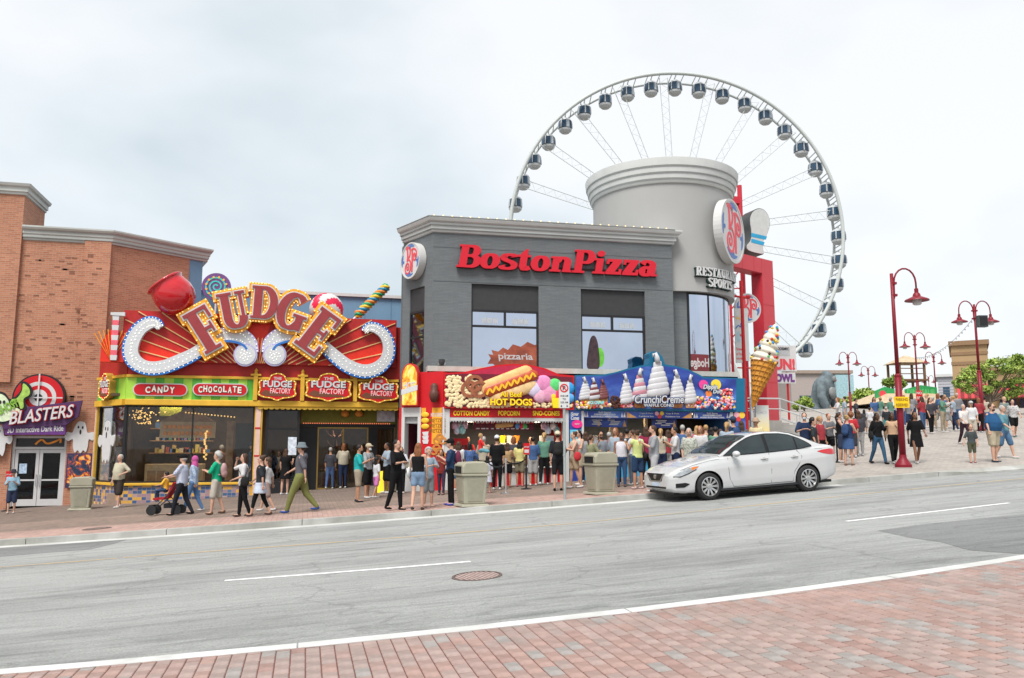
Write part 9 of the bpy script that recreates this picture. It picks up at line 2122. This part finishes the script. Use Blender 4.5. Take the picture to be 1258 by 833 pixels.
# more of the queues
for i,(x,y,hd,t,bt,where) in enumerate(((563,603,170,1,3,'between the pretzel poster and the red tee boy'),(594,599,175,5,0,'left of the white cap at the striped counter'),(631,596,170,0,2,'between two women at the striped counter'),(655,597,180,3,4,'behind the black stanchion'),(669,596,165,6,0,'at the right end of the striped counter'),
    (720,593,170,7,1,'behind the olive tee woman'),(749,592,175,2,3,'right of the bearded sunglasses man'),(757,595,-40,4,0,'left of the white tank top'),(771,591,180,0,2,'right of the white tank top'),(813,592,165,5,1,'behind the bearded man in grey'),(822,589,180,2,4,'left of the white tee phone reader'),(840,588,175,3,0,'left of the patterned blouse'),(862,594,-30,1,3,'in front of the hot pink backpack'),(881,593,170,6,0,'behind the car roof'),(895,590,150,4,2,'left of the navy cap man'),
    (333,604,160,3,0,'right of the pale pink pillar'),(405,601,175,0,3,'in front of the brass entrance doors'),(421,600,-160,5,1,'at the brass entrance doors'),(475,606,-60,4,0,'behind the yellow floor sign'),(1010,574,40,2,0,'left of the grey raglan top'),(1057,560,170,0,4,'right of the red haired person'))):
    tc,tn = TC[t]; bc,bn = BC[bt]; hh = 'nkgyr'[(i * 2) % 5]; hn = {'k': 'black','n': 'brown','y': 'blond','g': 'grey','r': 'auburn'}[hh]; Q = G(x,y)
    person(x,y,y - pxpm(Q) * (1.6 + .17 * ((i * 37) % 10) / 10),hd,'%s haired person in %s top %s' % (hn,tn,where),('stand','hold','phone','stand')[i % 4],'tlbt'[i % 4],hh,('long','short','bob','short','pony')[i % 5],tc,bot=bc,bl=.5 if i % 3 == 0 else 1.,group='people queueing at the counters',fat=1 + .12 * (i % 3),vox=.026)
# staff behind the counters
for x,y,yt,t,lb in ((575,586,541,(.35,.03,.03),'booth worker in red shirt beside the popcorn machine'),(652,583,543,(.04,.03,.03),'booth worker in black behind the striped counter'),(776,580,532,(.04,.07,.2),'booth worker in blue behind the ice cream counter')):
    xz = g(x,560,1.2); P_ = GF.w(xz[0],1.25,zgr + .06); person(x,y,yt,5,lb,'hold','t','k','short',t,bot=K_,group='booth workers',P=P_,H=1.7)

# stroller with a child
P = G(203,632.5); sk_ = pxpm(P); so = empty('stroller',P,R(-8),'black and red stroller pushed by the man in plaid shirt','stroller')
M_frame = M_black; cl_b = cloth((.02,.02,.024)); cl_r = cloth((.34,.02,.03))
for y in (-.24,.24):
    MB().tube([(-.32,y,.14),(.10,y,.55),(.42,y,1.0),(.50,y,1.05)],.014,6).build('frame_tube',M_frame,so); MB().tube([(.36,y,.14),(.05,y,.5)],.014,6).build('frame_tube',M_frame,so)
    for x in (-.32,.36):
        wo = MB().lathe([(.10,-.02),(.13,-.022),(.14,0),(.13,.022),(.10,.02)],18).xform(Matrix.Translation((x,y,.14)) @ Matrix.Rotation(R(90),4,'X')).build('wheel',M_tyre,so); MB().lathe([(.10,-.008),(.10,.008)],14).xform(Matrix.Translation((x,y,.14)) @ Matrix.Rotation(R(90),4,'X')).build('hub',M_steel,wo)
MB().tube([(.50,-.24,1.05),(.50,.24,1.05)],.018,8).build('handle',M_frame,so)
b = MB(); b.loft([[(-.30,y,z) for y,z in ((-.2,.42),(.2,.42),(.2,.48),(-.2,.48))],[(.02,y,z) for y,z in ((-.2,.44),(.2,.44),(.2,.5),(-.2,.5))]]); b.loft([[(.02,-.2,.44),(.02,.2,.44),(.08,.2,.46),(.08,-.2,.46)],[(.22,-.19,.92),(.22,.19,.92),(.27,.19,.9),(.27,-.19,.9)]]); b.build('seat',cl_r,so)
MB().box(.0,.3,-.2,.2,.2,.32).build('basket',cl_b,so)
MB().box(-.42,-.30,-.16,.16,.24,.28).build('foot_rest',cl_b,so)
person(200,632,590,L,'child in yellow shirt and jeans sitting in the stroller','sit','t','k','short',(.70,.40,.05),bot=(.03,.06,.12),kid=True,H=1.02,P=P + Vector((-.02,-.02,.42)),shoes=(.5,.5,.5),group='people on the pavement')
finish_people()
